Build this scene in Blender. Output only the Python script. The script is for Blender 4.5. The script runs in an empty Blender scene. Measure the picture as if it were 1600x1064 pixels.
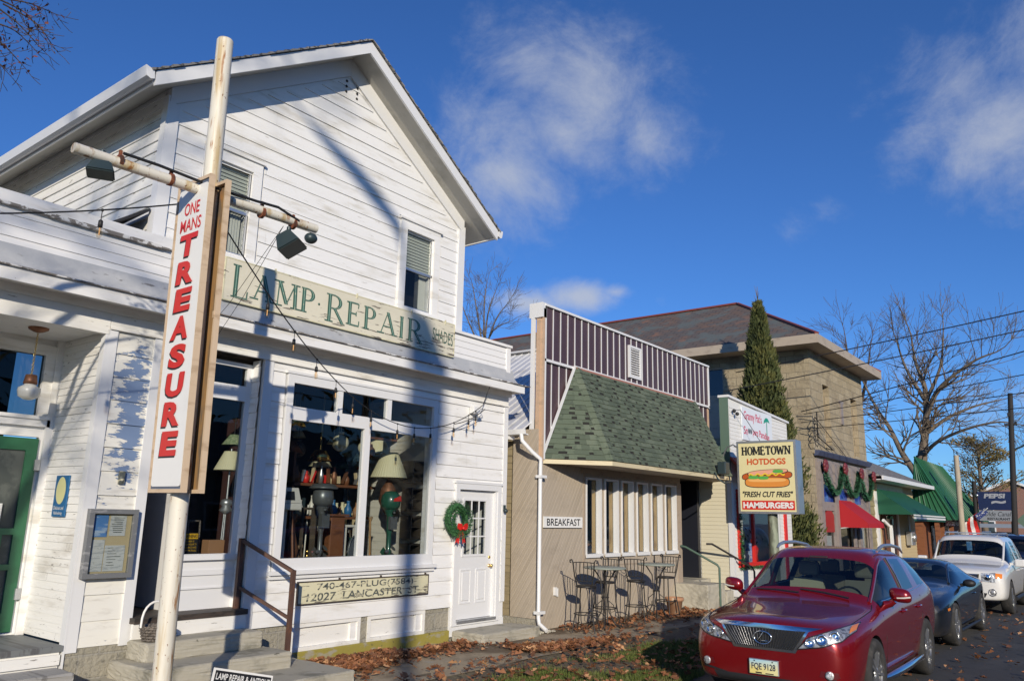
import bpy, bmesh, math, random
from math import radians as R, sin, cos, pi
from mathutils import Vector as V, Matrix
from mathutils.bvhtree import BVHTree
random.seed(11)
scene = bpy.context.scene
COL = scene.collection

# ------------------------------------------------------------------ camera
cam = bpy.data.cameras.new('camera'); camo = bpy.data.objects.new('camera', cam); COL.objects.link(camo)
yaw, pit, rol = R(52.05), R(12.56), R(1.29)
fw = V((sin(yaw)*cos(pit), cos(yaw)*cos(pit), sin(pit)))
rt0 = V((cos(yaw), -sin(yaw), 0)); up0 = rt0.cross(fw)
rt = cos(rol)*rt0 + sin(rol)*up0; up = -sin(rol)*rt0 + cos(rol)*up0
camo.matrix_world = Matrix(((rt.x, up.x, -fw.x, 0), (rt.y, up.y, -fw.y, 0), (rt.z, up.z, -fw.z, 2.0), (0, 0, 0, 1)))
cam.sensor_width = 36; cam.lens = 36*1234/1600; cam.clip_end = 3000; cam.clip_start = .05
scene.camera = camo

# ------------------------------------------------------------------ light
SUN = V((.96, 1.0, -.44)).normalized()          # the way the light travels
sl = bpy.data.lights.new('sun', 'SUN'); so = bpy.data.objects.new('sun', sl); COL.objects.link(so)
sl.energy = 4.3; sl.angle = R(.53); sl.color = (1, .90, .745)
so.rotation_euler = SUN.to_track_quat('-Z', 'Y').to_euler()
W = bpy.data.worlds.new('World'); scene.world = W; W.use_nodes = True
nt = W.node_tree; N = nt.nodes; N.clear()
def nn(t, **k):
    n = N.new(t)
    for a, b in k.items(): setattr(n, a, b)
    return n
sky = nn('ShaderNodeTexSky', sky_type='NISHITA', sun_disc=False)
sky.sun_elevation = math.asin(-SUN.z); sky.sun_rotation = math.atan2(-SUN.x, -SUN.y) % (2*pi)
sky.air_density = 1.0; sky.dust_density = .1; sky.ozone_density = 3.0; sky.altitude = 300
hs = nn('ShaderNodeHueSaturation'); hs.inputs['Saturation'].default_value = 1.0; hs.inputs['Value'].default_value = 1.0
nt.links.new(sky.outputs[0], hs.inputs['Color'])
tint = nn('ShaderNodeMix', data_type='RGBA', blend_type='MULTIPLY'); tint.inputs[0].default_value = 1; nt.links.new(hs.outputs[0], tint.inputs[6]); tint.inputs[7].default_value = (.475, .84, 1.40, 1)
tc = nn('ShaderNodeTexCoord')
def math_(op, a, b=None, c=None, clamp=False):
    n = nn('ShaderNodeMath', operation=op, use_clamp=clamp)
    for i, v in enumerate((a, b, c)):
        if v is None: continue
        if isinstance(v, (int, float)): n.inputs[i].default_value = v
        else: nt.links.new(v, n.inputs[i])
    return n.outputs[0]
def blob(c, r, wt=1.0, flat=1.0):
    a = nn('ShaderNodeVectorMath', operation='SUBTRACT'); nt.links.new(tc.outputs['Generated'], a.inputs[0]); a.inputs[1].default_value = c
    b = nn('ShaderNodeVectorMath', operation='MULTIPLY'); nt.links.new(a.outputs[0], b.inputs[0]); b.inputs[1].default_value = (1, 1, flat)
    s = nn('ShaderNodeVectorMath', operation='LENGTH'); nt.links.new(b.outputs[0], s.inputs[0])
    return math_('MULTIPLY', math_('SUBTRACT', 1.0, math_('DIVIDE', s.outputs['Value'], r), clamp=True), wt)
def pdir(x, y): return tuple((fw + rt*(x-800)/1234 + up*(532-y)/1234).normalized())
CL = [(830, 110, 150, .85), (800, 260, 200, 1.1), (920, 160, 200, 1.05), (880, 210, 170, 1.0), (1000, 200, 170, .8), (740, 230, 150, .7), (850, 290, 140, .9), (930, 240, 130, .85),
      (905, 464, 105, 1.3, 2.6), (830, 474, 100, 1.2, 2.6), (960, 456, 60, 1.0, 2.6),
      (1500, 130, 170, .85), (1570, 200, 180, 1.0), (1440, 220, 120, .7), (1600, 80, 160, .8), (1235, 365, 70, .62), (1290, 330, 60, .4),
      (1540, 640, 90, .6), (1420, 580, 60, .6), (1620, 620, 90, .7), (1030, 470, 40, .5)]
acc = None
for x, y, r_, w_, *fl in CL:
    b_ = blob(pdir(x, y), r_/1234, w_, *fl)
    acc = b_ if acc is None else math_('MAXIMUM', acc, b_)
mp = nn('ShaderNodeMapping'); nt.links.new(tc.outputs['Generated'], mp.inputs[0]); mp.inputs['Scale'].default_value = (1, 1, 1.35)
nz = nn('ShaderNodeTexNoise'); nt.links.new(mp.outputs[0], nz.inputs['Vector'])
nz.inputs['Scale'].default_value = 7.5; nz.inputs['Detail'].default_value = 12; nz.inputs['Roughness'].default_value = .68; nz.inputs['Distortion'].default_value = .35
dens = math_('ADD', math_('MULTIPLY', acc, .95), math_('MULTIPLY', math_('SUBTRACT', nz.outputs['Fac'], .5), 1.5))
mr = nn('ShaderNodeMapRange', interpolation_type='SMOOTHSTEP'); nt.links.new(dens, mr.inputs['Value'])
mr.inputs['From Min'].default_value = .24; mr.inputs['From Max'].default_value = 1.25; mr.inputs['To Max'].default_value = .82
has = math_('MULTIPLY', mr.outputs[0], math_('GREATER_THAN', acc, .001))
mx = nn('ShaderNodeMix', data_type='RGBA'); nt.links.new(has, mx.inputs['Factor']); nt.links.new(tint.outputs[2], mx.inputs[6])
mx.inputs[7].default_value = (5.5, 5.9, 6.8, 1)
bg = nn('ShaderNodeBackground'); nt.links.new(mx.outputs[2], bg.inputs['Color']); bg.inputs['Strength'].default_value = .092
wo = nn('ShaderNodeOutputWorld'); nt.links.new(bg.outputs[0], wo.inputs[0])
scene.view_settings.view_transform = 'Standard'; scene.view_settings.look = 'None'
scene.view_settings.exposure = 0; scene.view_settings.gamma = 1

# ------------------------------------------------------------------ mesh builder
class MB:
    def __init__(s): s.v = []; s.f = []; s.m = []; s.mi = 0; s.sm = []; s.smooth = False; s.k = 0
    def add(s, vs, fs):
        b = len(s.v); s.v += [tuple(p) for p in vs]
        for f in fs: s.f.append([b+i for i in f]); s.m.append(s.mi); s.sm.append(s.smooth)
    def quad(s, *p): s.add(p, [tuple(range(len(p)))])
    def box(s, x0, x1, y0, y1, z0, z1):
        if x0 > x1: x0, x1 = x1, x0
        if y0 > y1: y0, y1 = y1, y0
        if z0 > z1: z0, z1 = z1, z0
        s.add([(x0,y0,z0),(x1,y0,z0),(x1,y1,z0),(x0,y1,z0),(x0,y0,z1),(x1,y0,z1),(x1,y1,z1),(x0,y1,z1)],
              [(0,3,2,1),(4,5,6,7),(0,1,5,4),(1,2,6,5),(2,3,7,6),(3,0,4,7)])
        return s
    def bbox(s, x0, x1, y0, y1, z0, z1, b=.01):          # box with chamfered edges
        bm = bmesh.new(); bmesh.ops.create_cube(bm, size=1)
        for v in bm.verts: v.co = V(((x0+x1)/2+v.co.x*(x1-x0), (y0+y1)/2+v.co.y*(y1-y0), (z0+z1)/2+v.co.z*(z1-z0)))
        bmesh.ops.bevel(bm, geom=bm.edges[:], offset=b, segments=2, affect='EDGES', profile=.5)
        s.addbm(bm); return s
    def addbm(s, bm, M=None):
        bm.verts.index_update()
        s.add([(M @ v.co if M else v.co) for v in bm.verts], [[v.index for v in f.verts] for f in bm.faces]); bm.free()
    def prism(s, pts, d):                                # closed planar outline pts, extruded by vector d
        n = len(pts); d = V(d); a = [V(p) for p in pts]
        nor = V((0, 0, 0))
        for i in range(n): nor += a[i].cross(a[(i+1) % n])
        if nor.dot(d) > 0: a = a[::-1]
        s.add(a+[p+d for p in a], [tuple(range(n)), tuple(range(2*n-1, n-1, -1))]+[(i, n+i, n+(i+1) % n, (i+1) % n)[::-1] for i in range(n)][::1])
        return s
    def beam(s, a, b, w, h, up=(0, 0, 1)):               # bar of section w x h from a to b
        a, b = V(a), V(b); d = (b-a).normalized(); u = V(up)
        if abs(d.dot(u)) > .98: u = V((0, 1, 0))
        r = d.cross(u).normalized(); u = r.cross(d)
        p = [a+r*i*w/2+u*j*h/2 for i, j in ((-1,-1),(1,-1),(1,1),(-1,1))]; q = [x+(b-a) for x in p]
        s.add(p+q, [(0,1,2,3),(7,6,5,4),(0,4,5,1),(1,5,6,2),(2,6,7,3),(3,7,4,0)]); return s
    def tube(s, path, r, n=8, cap=True):
        path = [V(p) for p in path]; L = len(path); rs = r if isinstance(r, (list, tuple)) else [r]*L
        sm = s.smooth; s.smooth = True; vs = []; prev = None
        for i, p in enumerate(path):
            d = (path[min(i+1, L-1)]-path[max(i-1, 0)]).normalized()
            if prev is None:
                u = V((0, 0, 1)) if abs(d.z) < .9 else V((1, 0, 0)); u = (u-d*u.dot(d)).normalized()
            else:
                u = prev-d*prev.dot(d); u = u.normalized() if u.length > 1e-6 else d.orthogonal().normalized()
            prev = u; w = d.cross(u)
            vs += [p+(u*cos(2*pi*k/n)+w*sin(2*pi*k/n))*rs[i] for k in range(n)]
        fs = [(i*n+k, i*n+(k+1) % n, (i+1)*n+(k+1) % n, (i+1)*n+k) for i in range(L-1) for k in range(n)]
        s.add(vs, fs); s.smooth = sm
        if cap: s.add(vs[:n], [tuple(range(n))[::-1]]); s.add(vs[-n:], [tuple(range(n))])
        return s
    def lathe(s, prof, o, ax=(0, 0, 1), n=20, sm=True):  # prof: (radius, height) pairs
        ax = V(ax).normalized(); u = ax.orthogonal().normalized(); w = ax.cross(u); o = V(o); k0 = s.smooth; s.smooth = sm
        vs = [o+ax*h+(u*cos(2*pi*k/n)+w*sin(2*pi*k/n))*max(r, 1e-4) for r, h in prof for k in range(n)]
        s.add(vs, [(i*n+k, i*n+(k+1) % n, (i+1)*n+(k+1) % n, (i+1)*n+k) for i in range(len(prof)-1) for k in range(n)])
        s.smooth = k0; return s
    def ball(s, c, r, n=12, m=8, sc=(1, 1, 1)):
        c = V(c); k0 = s.smooth; s.smooth = True
        vs = [c+V((sc[0]*r*sin(pi*i/m)*cos(2*pi*k/n), sc[1]*r*sin(pi*i/m)*sin(2*pi*k/n), sc[2]*r*cos(pi*i/m))) for i in range(m+1) for k in range(n)]
        s.add(vs, [(i*n+k, (i+1)*n+k, (i+1)*n+(k+1) % n, i*n+(k+1) % n) for i in range(m) for k in range(n)]); s.smooth = k0; return s
    def disc(s, c, ax, r, n=20, ry=None, u=None):
        ax = V(ax).normalized(); u = V(u) if u else ax.orthogonal().normalized(); w = ax.cross(u); ry = ry or r
        s.add([V(c)+u*r*cos(2*pi*k/n)+w*ry*sin(2*pi*k/n) for k in range(n)], [tuple(range(n))]); return s
    def mesh(s, name, mats, org=V((0, 0, 0))):
        me = bpy.data.meshes.new(name); me.from_pydata([(p[0]-org.x, p[1]-org.y, p[2]-org.z) for p in s.v], [], s.f)
        mats = mats if isinstance(mats, (list, tuple)) else [mats]
        for m in mats: me.materials.append(m)
        me.polygons.foreach_set('material_index', s.m); me.polygons.foreach_set('use_smooth', s.sm)
        uv = me.uv_layers.new(name='UVMap'); d = uv.data
        for p in me.polygons:
            n = p.normal; t = V((-n.y, n.x, 0))
            t = t.normalized() if t.length > .15 else V((1, 0, 0))
            b = n.cross(t)
            for li in p.loop_indices:
                c = V(s.v[me.loops[li].vertex_index]); d[li].uv = (c.dot(t), c.dot(b))
        return me
ORG = {}
def part(name, mb, mats, parent=None, label=None):
    org = V((0, 0, 0))
    if parent is not None: org = ORG.get(parent.name, V((0, 0, 0)))
    o = bpy.data.objects.new(name, mb.mesh(name, mats, org)); COL.objects.link(o)
    if parent is not None: o.parent = parent
    ORG[o.name] = org
    if label: o['label'] = label
    return o
def thing(name, label, cat, loc=(0, 0, 0), group=None):
    o = bpy.data.objects.new(name, None); COL.objects.link(o); o.location = loc; o.empty_display_size = .2
    o['label'] = label; o['category'] = cat
    if group: o['group'] = group
    ORG[o.name] = V(loc); return o
def single(name, mb, mats, label, cat, group=None, loc=None):
    loc = V(loc) if loc else V(mb.v[0]); o = bpy.data.objects.new(name, mb.mesh(name, mats, loc)); COL.objects.link(o); o.location = loc
    o['label'] = label; o['category'] = cat
    if group: o['group'] = group
    ORG[o.name] = loc; return o
def setting(name, mb, mats, kind='structure'):
    o = bpy.data.objects.new(name, mb.mesh(name, mats)); COL.objects.link(o); o['kind'] = kind; return o
def dup(root, loc, rz=0, label=None, sc=None):
    r = root.copy(); COL.objects.link(r); r.location = loc; r.rotation_euler = (0, 0, rz)
    if sc: r.scale = (sc, sc, sc)
    if label: r['label'] = label
    for ch in list(root.children):
        c = ch.copy(); COL.objects.link(c); c.parent = r
        for g in list(ch.children):
            d = g.copy(); COL.objects.link(d); d.parent = c
    return r

# lettering -----------------------------------------------------------------
def text(mb, s, c, r, u, w=None, h=None, bold=0., shear=0., off=0.003, spacing=1.0):
    """text s centred at c on the plane (r, u), fitted to width w and / or height h"""
    cu = bpy.data.curves.new('lettering', 'FONT'); cu.body = s; cu.size = 1; cu.offset = bold; cu.shear = shear; cu.space_character = spacing
    cu.resolution_u = 3; cu.align_x = 'CENTER'; cu.space_line = .95
    ob = bpy.data.objects.new('lettering', cu); COL.objects.link(ob); dg = bpy.context.evaluated_depsgraph_get(); dg.update()
    me = bpy.data.meshes.new_from_object(ob.evaluated_get(dg)); bpy.data.objects.remove(ob); bpy.data.curves.remove(cu)
    xs = [v.co.x for v in me.vertices]; ys = [v.co.y for v in me.vertices]
    x0, x1, y0, y1 = min(xs), max(xs), min(ys), max(ys)
    if w and h: sx, sy = w/(x1-x0), h/(y1-y0)
    elif h: sx = sy = h/(y1-y0)
    else: sx = sy = w/(x1-x0)
    r, u, c = V(r), V(u), V(c); n = r.cross(u)
    mb.add([c+r*(v.co.x-(x0+x1)/2)*sx+u*(v.co.y-(y0+y1)/2)*sy+n*off for v in me.vertices], [list(p.vertices) for p in me.polygons])
    bpy.data.meshes.remove(me)
def stroke(mb, fr, p, q, t, off):
    """one brush stroke on a letter frame fr=(origin, r, u, width, height)"""
    o, r, u, w, h = fr; n = r.cross(u); mb.k += 1; off = off+.00025*(mb.k % 9)
    dx, dy = (q[0]-p[0])*w, (q[1]-p[1])*h
    P = lambda a, b: o+r*a+u*b+n*off
    a, b, c, d = p[0]*w, p[1]*h, q[0]*w, q[1]*h
    if abs(dy) > abs(dx)*.5: pts = [P(a-t/2, b), P(a+t/2, b), P(c+t/2, d), P(c-t/2, d)]
    else: pts = [P(a, b-t/2), P(c, d-t/2), P(c, d+t/2), P(a, b+t/2)]
    e = (pts[1]-pts[0]).cross(pts[2]-pts[0])
    if e.dot(n) < 0: pts = pts[::-1]
    mb.add(pts, [(0, 1, 2, 3)])
def bowl(mb, fr, cx, cy, rx, ry, a0, a1, t, tn, off, k=12):
    """curved stroke, t thick at its sides and tn at top and bottom"""
    o, r, u, w, h = fr; n = r.cross(u); mb.k += 1; off = off+.00025*(mb.k % 9); vs = []
    for i in range(k+1):
        a = a0+(a1-a0)*i/k; c_, s_ = cos(a), sin(a)
        x, y = cx*w+rx*w*c_, cy*h+ry*h*s_
        vs.append(o+r*(x+t/2*c_)+u*(y+tn/2*s_)+n*off); vs.append(o+r*(x-t/2*c_)+u*(y-tn/2*s_)+n*off)
    fs = []
    for i in range(k):
        f = (2*i, 2*i+2, 2*i+3, 2*i+1)
        e = (vs[f[1]]-vs[f[0]]).cross(vs[f[2]]-vs[f[0]])
        fs.append(f if e.dot(n) > 0 else f[::-1])
    mb.add(vs, fs)
def serif(mb, fr, ch, T, t, off, ser=.16, slab=None):
    S = lambda p, q, th: stroke(mb, fr, p, q, th, off)
    st = slab or t
    def foot(x, y): 
        dy = st/2/fr[4]
        S((x-ser-T/2/fr[3]*.6, y+(dy if y < .5 else -dy)), (x+ser+T/2/fr[3]*.6, y+(dy if y < .5 else -dy)), st)
    if ch == 'L': S((.2,0),(.2,1),T); foot(.2,1); foot(.2,0); S((.2,.02),(.85,.02),t*1.3); S((.85,0),(.88,.25),t)
    elif ch == 'A': S((.08,0),(.48,1),t); S((.48,1),(.88,0),T); S((.22,.35),(.72,.35),t); foot(.08,0); foot(.88,0)
    elif ch == 'M':
        S((.1,0),(.14,1),t if not slab else T); S((.14,1),(.5,.12),T); S((.5,.12),(.86,1),t); S((.86,1),(.9,0),T); foot(.1,0); foot(.9,0); foot(.12,1); foot(.88,1)
    elif ch in 'PR':
        S((.2,0),(.2,1),T); foot(.2,0); foot(.2,1) if slab else S((.02,.98),(.5,.98),t); bowl(mb, fr, .48,.74,.3,.23,-pi/2,pi/2,T,t,off); S((.2,.98),(.5,.98),t); S((.2,.5),(.5,.5),t)
        if ch == 'R': S((.48,.5),(.95,0),T); S((.9,.01),(1.06,.01),t)
    elif ch == 'E':
        S((.2,0),(.2,1),T); foot(.2,0); foot(.2,1); S((.2,.98),(.8,.98),t*1.2); S((.2,.52),(.65,.52),t*1.2); S((.2,.02),(.85,.02),t*1.2); S((.82,.98),(.8,.78),t); S((.86,0),(.88,.24),t); S((.66,.43),(.66,.62),t)
    elif ch == 'I': S((.5,0),(.5,1),T); foot(.5,0); foot(.5,1)
    elif ch == 'H': S((.2,0),(.2,1),T); S((.8,0),(.8,1),T); S((.2,.5),(.8,.5),t*1.3); [foot(x, y) for x in (.2,.8) for y in (0,1)]
    elif ch == 'O': bowl(mb, fr, .5,.5,.4,.47,0,2*pi,T,t,off,24)
    elif ch == 'T': S((.5,0),(.5,1),T); foot(.5,0); S((.06,.95),(.94,.95),t*1.4); S((.1,.75),(.1,1),t*1.2); S((.9,.75),(.9,1),t*1.2)
    elif ch == 'W': S((.06,1),(.28,0),T); S((.28,0),(.5,.9),t*1.2); S((.5,.9),(.72,0),T); S((.72,0),(.94,1),t*1.2); foot(.06,1); foot(.94,1)
    elif ch == 'N': S((.15,0),(.15,1),t*1.4); S((.15,1),(.85,0),T); S((.85,0),(.85,1),t*1.4); foot(.15,0); foot(.15,1); foot(.85,1)

# clapboards and walls --------------------------------------------------------
def cut(iv, a, b):
    out = []
    for x0, x1 in iv:
        if b <= x0 or a >= x1: out.append((x0, x1)); continue
        if a > x0: out.append((x0, a))
        if b < x1: out.append((b, x1))
    return out
def clap(mb, o, r, n, xl, xr, z0, z1, pitch, holes=(), lip=.013, joints=.25, jit=.003, rnd=None):
    """lapped boards on a plane through o with horizontal axis r and outward normal n; xl, xr are numbers or functions of z"""
    rnd = rnd or random.Random(5); o, r, n = V(o), V(r), V(n); f0 = xl if callable(xl) else (lambda z: xl); f1 = xr if callable(xr) else (lambda z: xr)
    flip = r.cross(V((0, 0, 1))).dot(n) < 0
    def face(p):
        p = [o+r*a+V((0, 0, b))+n*c for a, b, c in p]; mb.add(p[::-1] if flip else p, [tuple(range(len(p)))])
    z = z0
    while z < z1-.004:
        top = min(z+pitch, z1); lp = lip*(1+rnd.uniform(-.25, .25)); zb = z+rnd.uniform(-jit, jit) if z > z0 else z
        off = lambda q: lp*(1-(q-z)/pitch)+.002
        cuts = sorted({z, top}|{h[i] for h in holes for i in (2, 3) if z < h[i] < top})
        jx = [rnd.uniform(f0(z), f1(z)) for _ in range(3) if rnd.random() < joints]
        for s, t in zip(cuts, cuts[1:]):
            m = (s+t)/2; iv = [(f0(m), f1(m))]
            if iv[0][1]-iv[0][0] < .02: continue
            base = iv[0]
            for h in holes:
                if h[2] < m < h[3]: iv = cut(iv, h[0], h[1])
            for j in jx: iv = cut(iv, j-.0015, j+.0015)
            for a, b in iv:
                a0 = f0(s) if a == base[0] else a; a1 = f0(t) if a == base[0] else a
                b0 = f1(s) if b == base[1] else b; b1 = f1(t) if b == base[1] else b
                sb = zb if s == z else s
                face([(a0, sb, off(s)), (b0, sb, off(s)), (b1, t, off(t)), (a1, t, off(t))])
                if s == z: face([(a0, sb, -.004), (b0, sb, -.004), (b0, sb, off(s)), (a0, sb, off(s))])
        z = top
def wall_x(mb, x0, x1, z0, z1, y0, y1, holes=()):
    xs = sorted({x0, x1}|{c for h in holes for c in h[:2] if x0 < c < x1}); zs = sorted({z0, z1}|{c for h in holes for c in h[2:] if z0 < c < z1})
    for a, b in zip(xs, xs[1:]):
        for c, d in zip(zs, zs[1:]):
            if not any(h[0] < (a+b)/2 < h[1] and h[2] < (c+d)/2 < h[3] for h in holes): mb.box(a, b, y0, y1, c, d)
def frame_x(mb, x0, x1, z0, z1, y0, y1, w, wb=None, wt=None):   # rectangular frame lying in an x-z plane
    wb = wb or w; wt = wt or w
    mb.box(x0, x0+w, y0, y1, z0, z1); mb.box(x1-w, x1, y0, y1, z0, z1); mb.box(x0+w, x1-w, y0, y1, z0, z0+wb); mb.box(x0+w, x1-w, y0, y1, z1-wt, z1)
# ------------------------------------------------------------------ materials
def newmat(name):
    m = bpy.data.materials.new(name); m.use_nodes = True; t = m.node_tree; t.nodes.clear()
    o = t.nodes.new('ShaderNodeOutputMaterial'); return m, t, o
class T:
    """small helper round a node tree"""
    def __init__(s, t): s.t = t
    def n(s, ty, ins=None, **k):
        x = s.t.nodes.new(ty)
        for a, b in k.items(): setattr(x, a, b)
        for a, b in (ins or {}).items():
            if hasattr(b, 'is_output'): s.t.links.new(b, x.inputs[a])
            else: x.inputs[a].default_value = b
        return x
    def co(s, sc=(1, 1, 1), rot=(0, 0, 0), uv=False, loc=(0, 0, 0)):
        c = s.n('ShaderNodeTexCoord')
        return s.n('ShaderNodeMapping', {'Vector': c.outputs['UV' if uv else 'Object'], 'Scale': sc, 'Rotation': rot, 'Location': loc}).outputs[0]
    def noise(s, sc, detail=4, rough=.55, dist=0., size=1., uv=False, loc=(0, 0, 0)):
        sc = sc if isinstance(sc, tuple) else (sc,)*3
        return s.n('ShaderNodeTexNoise', {'Vector': s.co(sc, uv=uv, loc=loc), 'Scale': size, 'Detail': detail, 'Roughness': rough, 'Distortion': dist}).outputs['Fac']
    def ramp(s, f, lo, hi): return s.n('ShaderNodeMapRange', {'Value': f, 'From Min': lo, 'From Max': hi}, interpolation_type='SMOOTHSTEP').outputs[0]
    def mix(s, f, a, b, mode='MIX'):
        x = s.t.nodes.new('ShaderNodeMix'); x.data_type = 'RGBA'; x.blend_type = mode
        for i, v in ((0, f), (6, a), (7, b)):
            if hasattr(v, 'is_output'): s.t.links.new(v, x.inputs[i])
            else: x.inputs[i].default_value = v if i == 0 else tuple(v)+(1,)
        return x.outputs[2]
    def m(s, op, a, b=0., clamp=False):
        x = s.n('ShaderNodeMath', {0: a, 1: b}, operation=op, use_clamp=clamp); return x.outputs[0]
def mat(name, col, rough=.6, var=(), bump=None, metal=0., coat=0., spec=.5, sheen=0., trans=0., emit=None):
    """var: list of (colour, noise scale, lo, hi) patches laid over the base colour; bump: (noise scale, strength, distance)"""
    m, t, o = newmat(name); h = T(t); c = tuple(col)
    for i, (c2, sc, lo, hi) in enumerate(var): c = h.mix(h.ramp(h.noise(sc, 5, .6, loc=(i*7.3, i*3.1, 1.7)), lo, hi), c, c2)
    ins = {'Roughness': rough, 'Metallic': metal, 'Coat Weight': coat, 'Coat Roughness': .03, 'Specular IOR Level': spec}
    if trans: ins['Transmission Weight'] = trans
    if emit: ins['Emission Color'] = tuple(emit[0])+(1,); ins['Emission Strength'] = emit[1]
    b = h.n('ShaderNodeBsdfPrincipled', ins)
    if hasattr(c, 'is_output'): t.links.new(c, b.inputs['Base Color'])
    else: b.inputs['Base Color'].default_value = c+(1,)
    if bump:
        bp = h.n('ShaderNodeBump', {'Height': h.noise(bump[0], 6, .6), 'Strength': bump[1], 'Distance': bump[2] if len(bump) > 2 else .01}); t.links.new(bp.outputs[0], b.inputs['Normal'])
    t.links.new(b.outputs[0], o.inputs[0]); return m
def glass(name, tint=(.9, .94, .95), ior=1.45, rough=0.0, boost=1.):
    m, t, o = newmat(name); h = T(t)
    tr = h.n('ShaderNodeBsdfTransparent', {'Color': tint+(1,)}); g = h.n('ShaderNodeBsdfGlossy', {'Color': (1, 1, 1, 1), 'Roughness': rough})
    bp = h.n('ShaderNodeBump', {'Height': h.noise(1.4, 2), 'Strength': .10, 'Distance': .01}); t.links.new(bp.outputs[0], g.inputs['Normal'])
    f = h.n('ShaderNodeFresnel', {'IOR': ior}).outputs[0]
    g_ = h.n('ShaderNodeNewGeometry').outputs['Backfacing']; f = h.m('MULTIPLY', f, h.m('SUBTRACT', 1., g_)); f = h.m('MULTIPLY', f, boost, True)
    x = h.n('ShaderNodeMixShader', {0: f, 1: tr.outputs[0], 2: g.outputs[0]}); t.links.new(x.outputs[0], o.inputs[0]); return m
def brickmat(name, c1, c2, mortar, bw, bh, ms=.01, rough=.8, extra=(), bump=.5, offs=.5, squash=1., noise_bump=(14, .3)):
    """masonry, slates or shingles laid on the surface's own metres"""
    m, t, o = newmat(name); h = T(t)
    b = h.n('ShaderNodeTexBrick', {'Vector': h.co(uv=True), 'Color1': c1+(1,), 'Color2': c2+(1,), 'Mortar': mortar+(1,), 'Scale': 1., 'Mortar Size': ms, 'Mortar Smooth': .2, 'Brick Width': bw, 'Row Height': bh}, offset=offs)
    c = b.outputs['Color']
    for i, (cc, sc, lo, hi) in enumerate(extra): c = h.mix(h.ramp(h.noise(sc, 5, .6, uv=True, loc=(i*3.3, i, 0)), lo, hi), c, cc)
    p = h.n('ShaderNodeBsdfPrincipled', {'Base Color': c, 'Roughness': rough})
    hh = h.m('ADD', h.m('MULTIPLY', b.outputs['Fac'], -1.), h.m('MULTIPLY', h.noise(noise_bump[0], 6, .65, uv=True), noise_bump[1]))
    bp = h.n('ShaderNodeBump', {'Height': hh, 'Strength': bump, 'Distance': .02}); t.links.new(bp.outputs[0], p.inputs['Normal'])
    t.links.new(p.outputs[0], o.inputs[0]); return m
K = {}
K['white'] = mat('white_paint', (.81, .80, .775), .55, [((.62, .59, .52), (1.3, 1.3, 7), .48, .75), ((.52, .50, .46), (3.5, 3.5, 26), .65, .74), ((.30, .27, .22), (26, 26, 26), .72, .76)], ((6, 6, 60), .25, .006))
K['white_old'] = mat('weathered_white_paint', (.78, .765, .72), .6, [((.55, .52, .46), (1.2, 1.2, 5), .52, .75), ((.30, .28, .25), (6, 6, 34), .64, .70)], ((5, 5, 40), .35, .006))
K['white_clean'] = mat('fresh_white_paint', (.72, .72, .715), .4, [((.68, .67, .64), (2, 2, 3), .6, .85)], ((8, 8, 8), .06, .004))
K['parapet'] = mat('parapet_paint', (.79, .78, .76), .55, [((.50, .50, .52), (1.1, 1.1, 2.2), .58, .85), ((.38, .35, .31), (5, 5, 40), .68, .75)], ((6, 6, 50), .3, .006))
K['grey_ledge'] = mat('grey_metal_flashing', (.40, .41, .42), .5, [((.52, .52, .51), (2, 2, 2), .45, .7), ((.16, .15, .14), (4, 4, 12), .62, .72)], ((4, 4, 4), .5, .02))
K['rot'] = mat('rotten_trim', (.20, .18, .16), .8, [((.7, .69, .66), (9, 9, 14), .5, .56)], ((14, 14, 14), .6, .01))
def peel(name, base, under, cx, w):
    m, t, o = newmat(name); h = T(t)
    sep = h.n('ShaderNodeSeparateXYZ', {0: h.co()}); x, z = sep.outputs[0], sep.outputs[2]
    mx_ = h.m('SUBTRACT', 1., h.m('DIVIDE', h.m('ABSOLUTE', h.m('SUBTRACT', x, cx)), w), True)
    mz = h.m('MULTIPLY', h.ramp(z, 1.75, 2.9), h.ramp(z, 4.05, 3.5))
    f = h.m('ADD', h.m('MULTIPLY', h.m('MULTIPLY', mx_, mz), .265), h.m('MULTIPLY', h.noise((4.2, 4, 13), 8, .66), 1.05))
    msk = h.ramp(f, .685, .70); edge = h.ramp(f, .67, .687)
    c = h.mix(h.ramp(h.noise((3, 3, 14)), .5, .75), base, (.6, .57, .5))
    c = h.mix(edge, c, (.62, .60, .55)); c = h.mix(msk, c, under)
    p = h.n('ShaderNodeBsdfPrincipled', {'Base Color': c, 'Roughness': .6})
    bp = h.n('ShaderNodeBump', {'Height': h.m('SUBTRACT', 1., edge), 'Strength': .6, 'Distance': .004}); t.links.new(bp.outputs[0], p.inputs['Normal'])
    t.links.new(p.outputs[0], o.inputs[0]); return m
K['peel'] = peel('peeling_white_over_blue', (.77, .75, .68), (.17, .24, .38), -1.57, .40)
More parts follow.
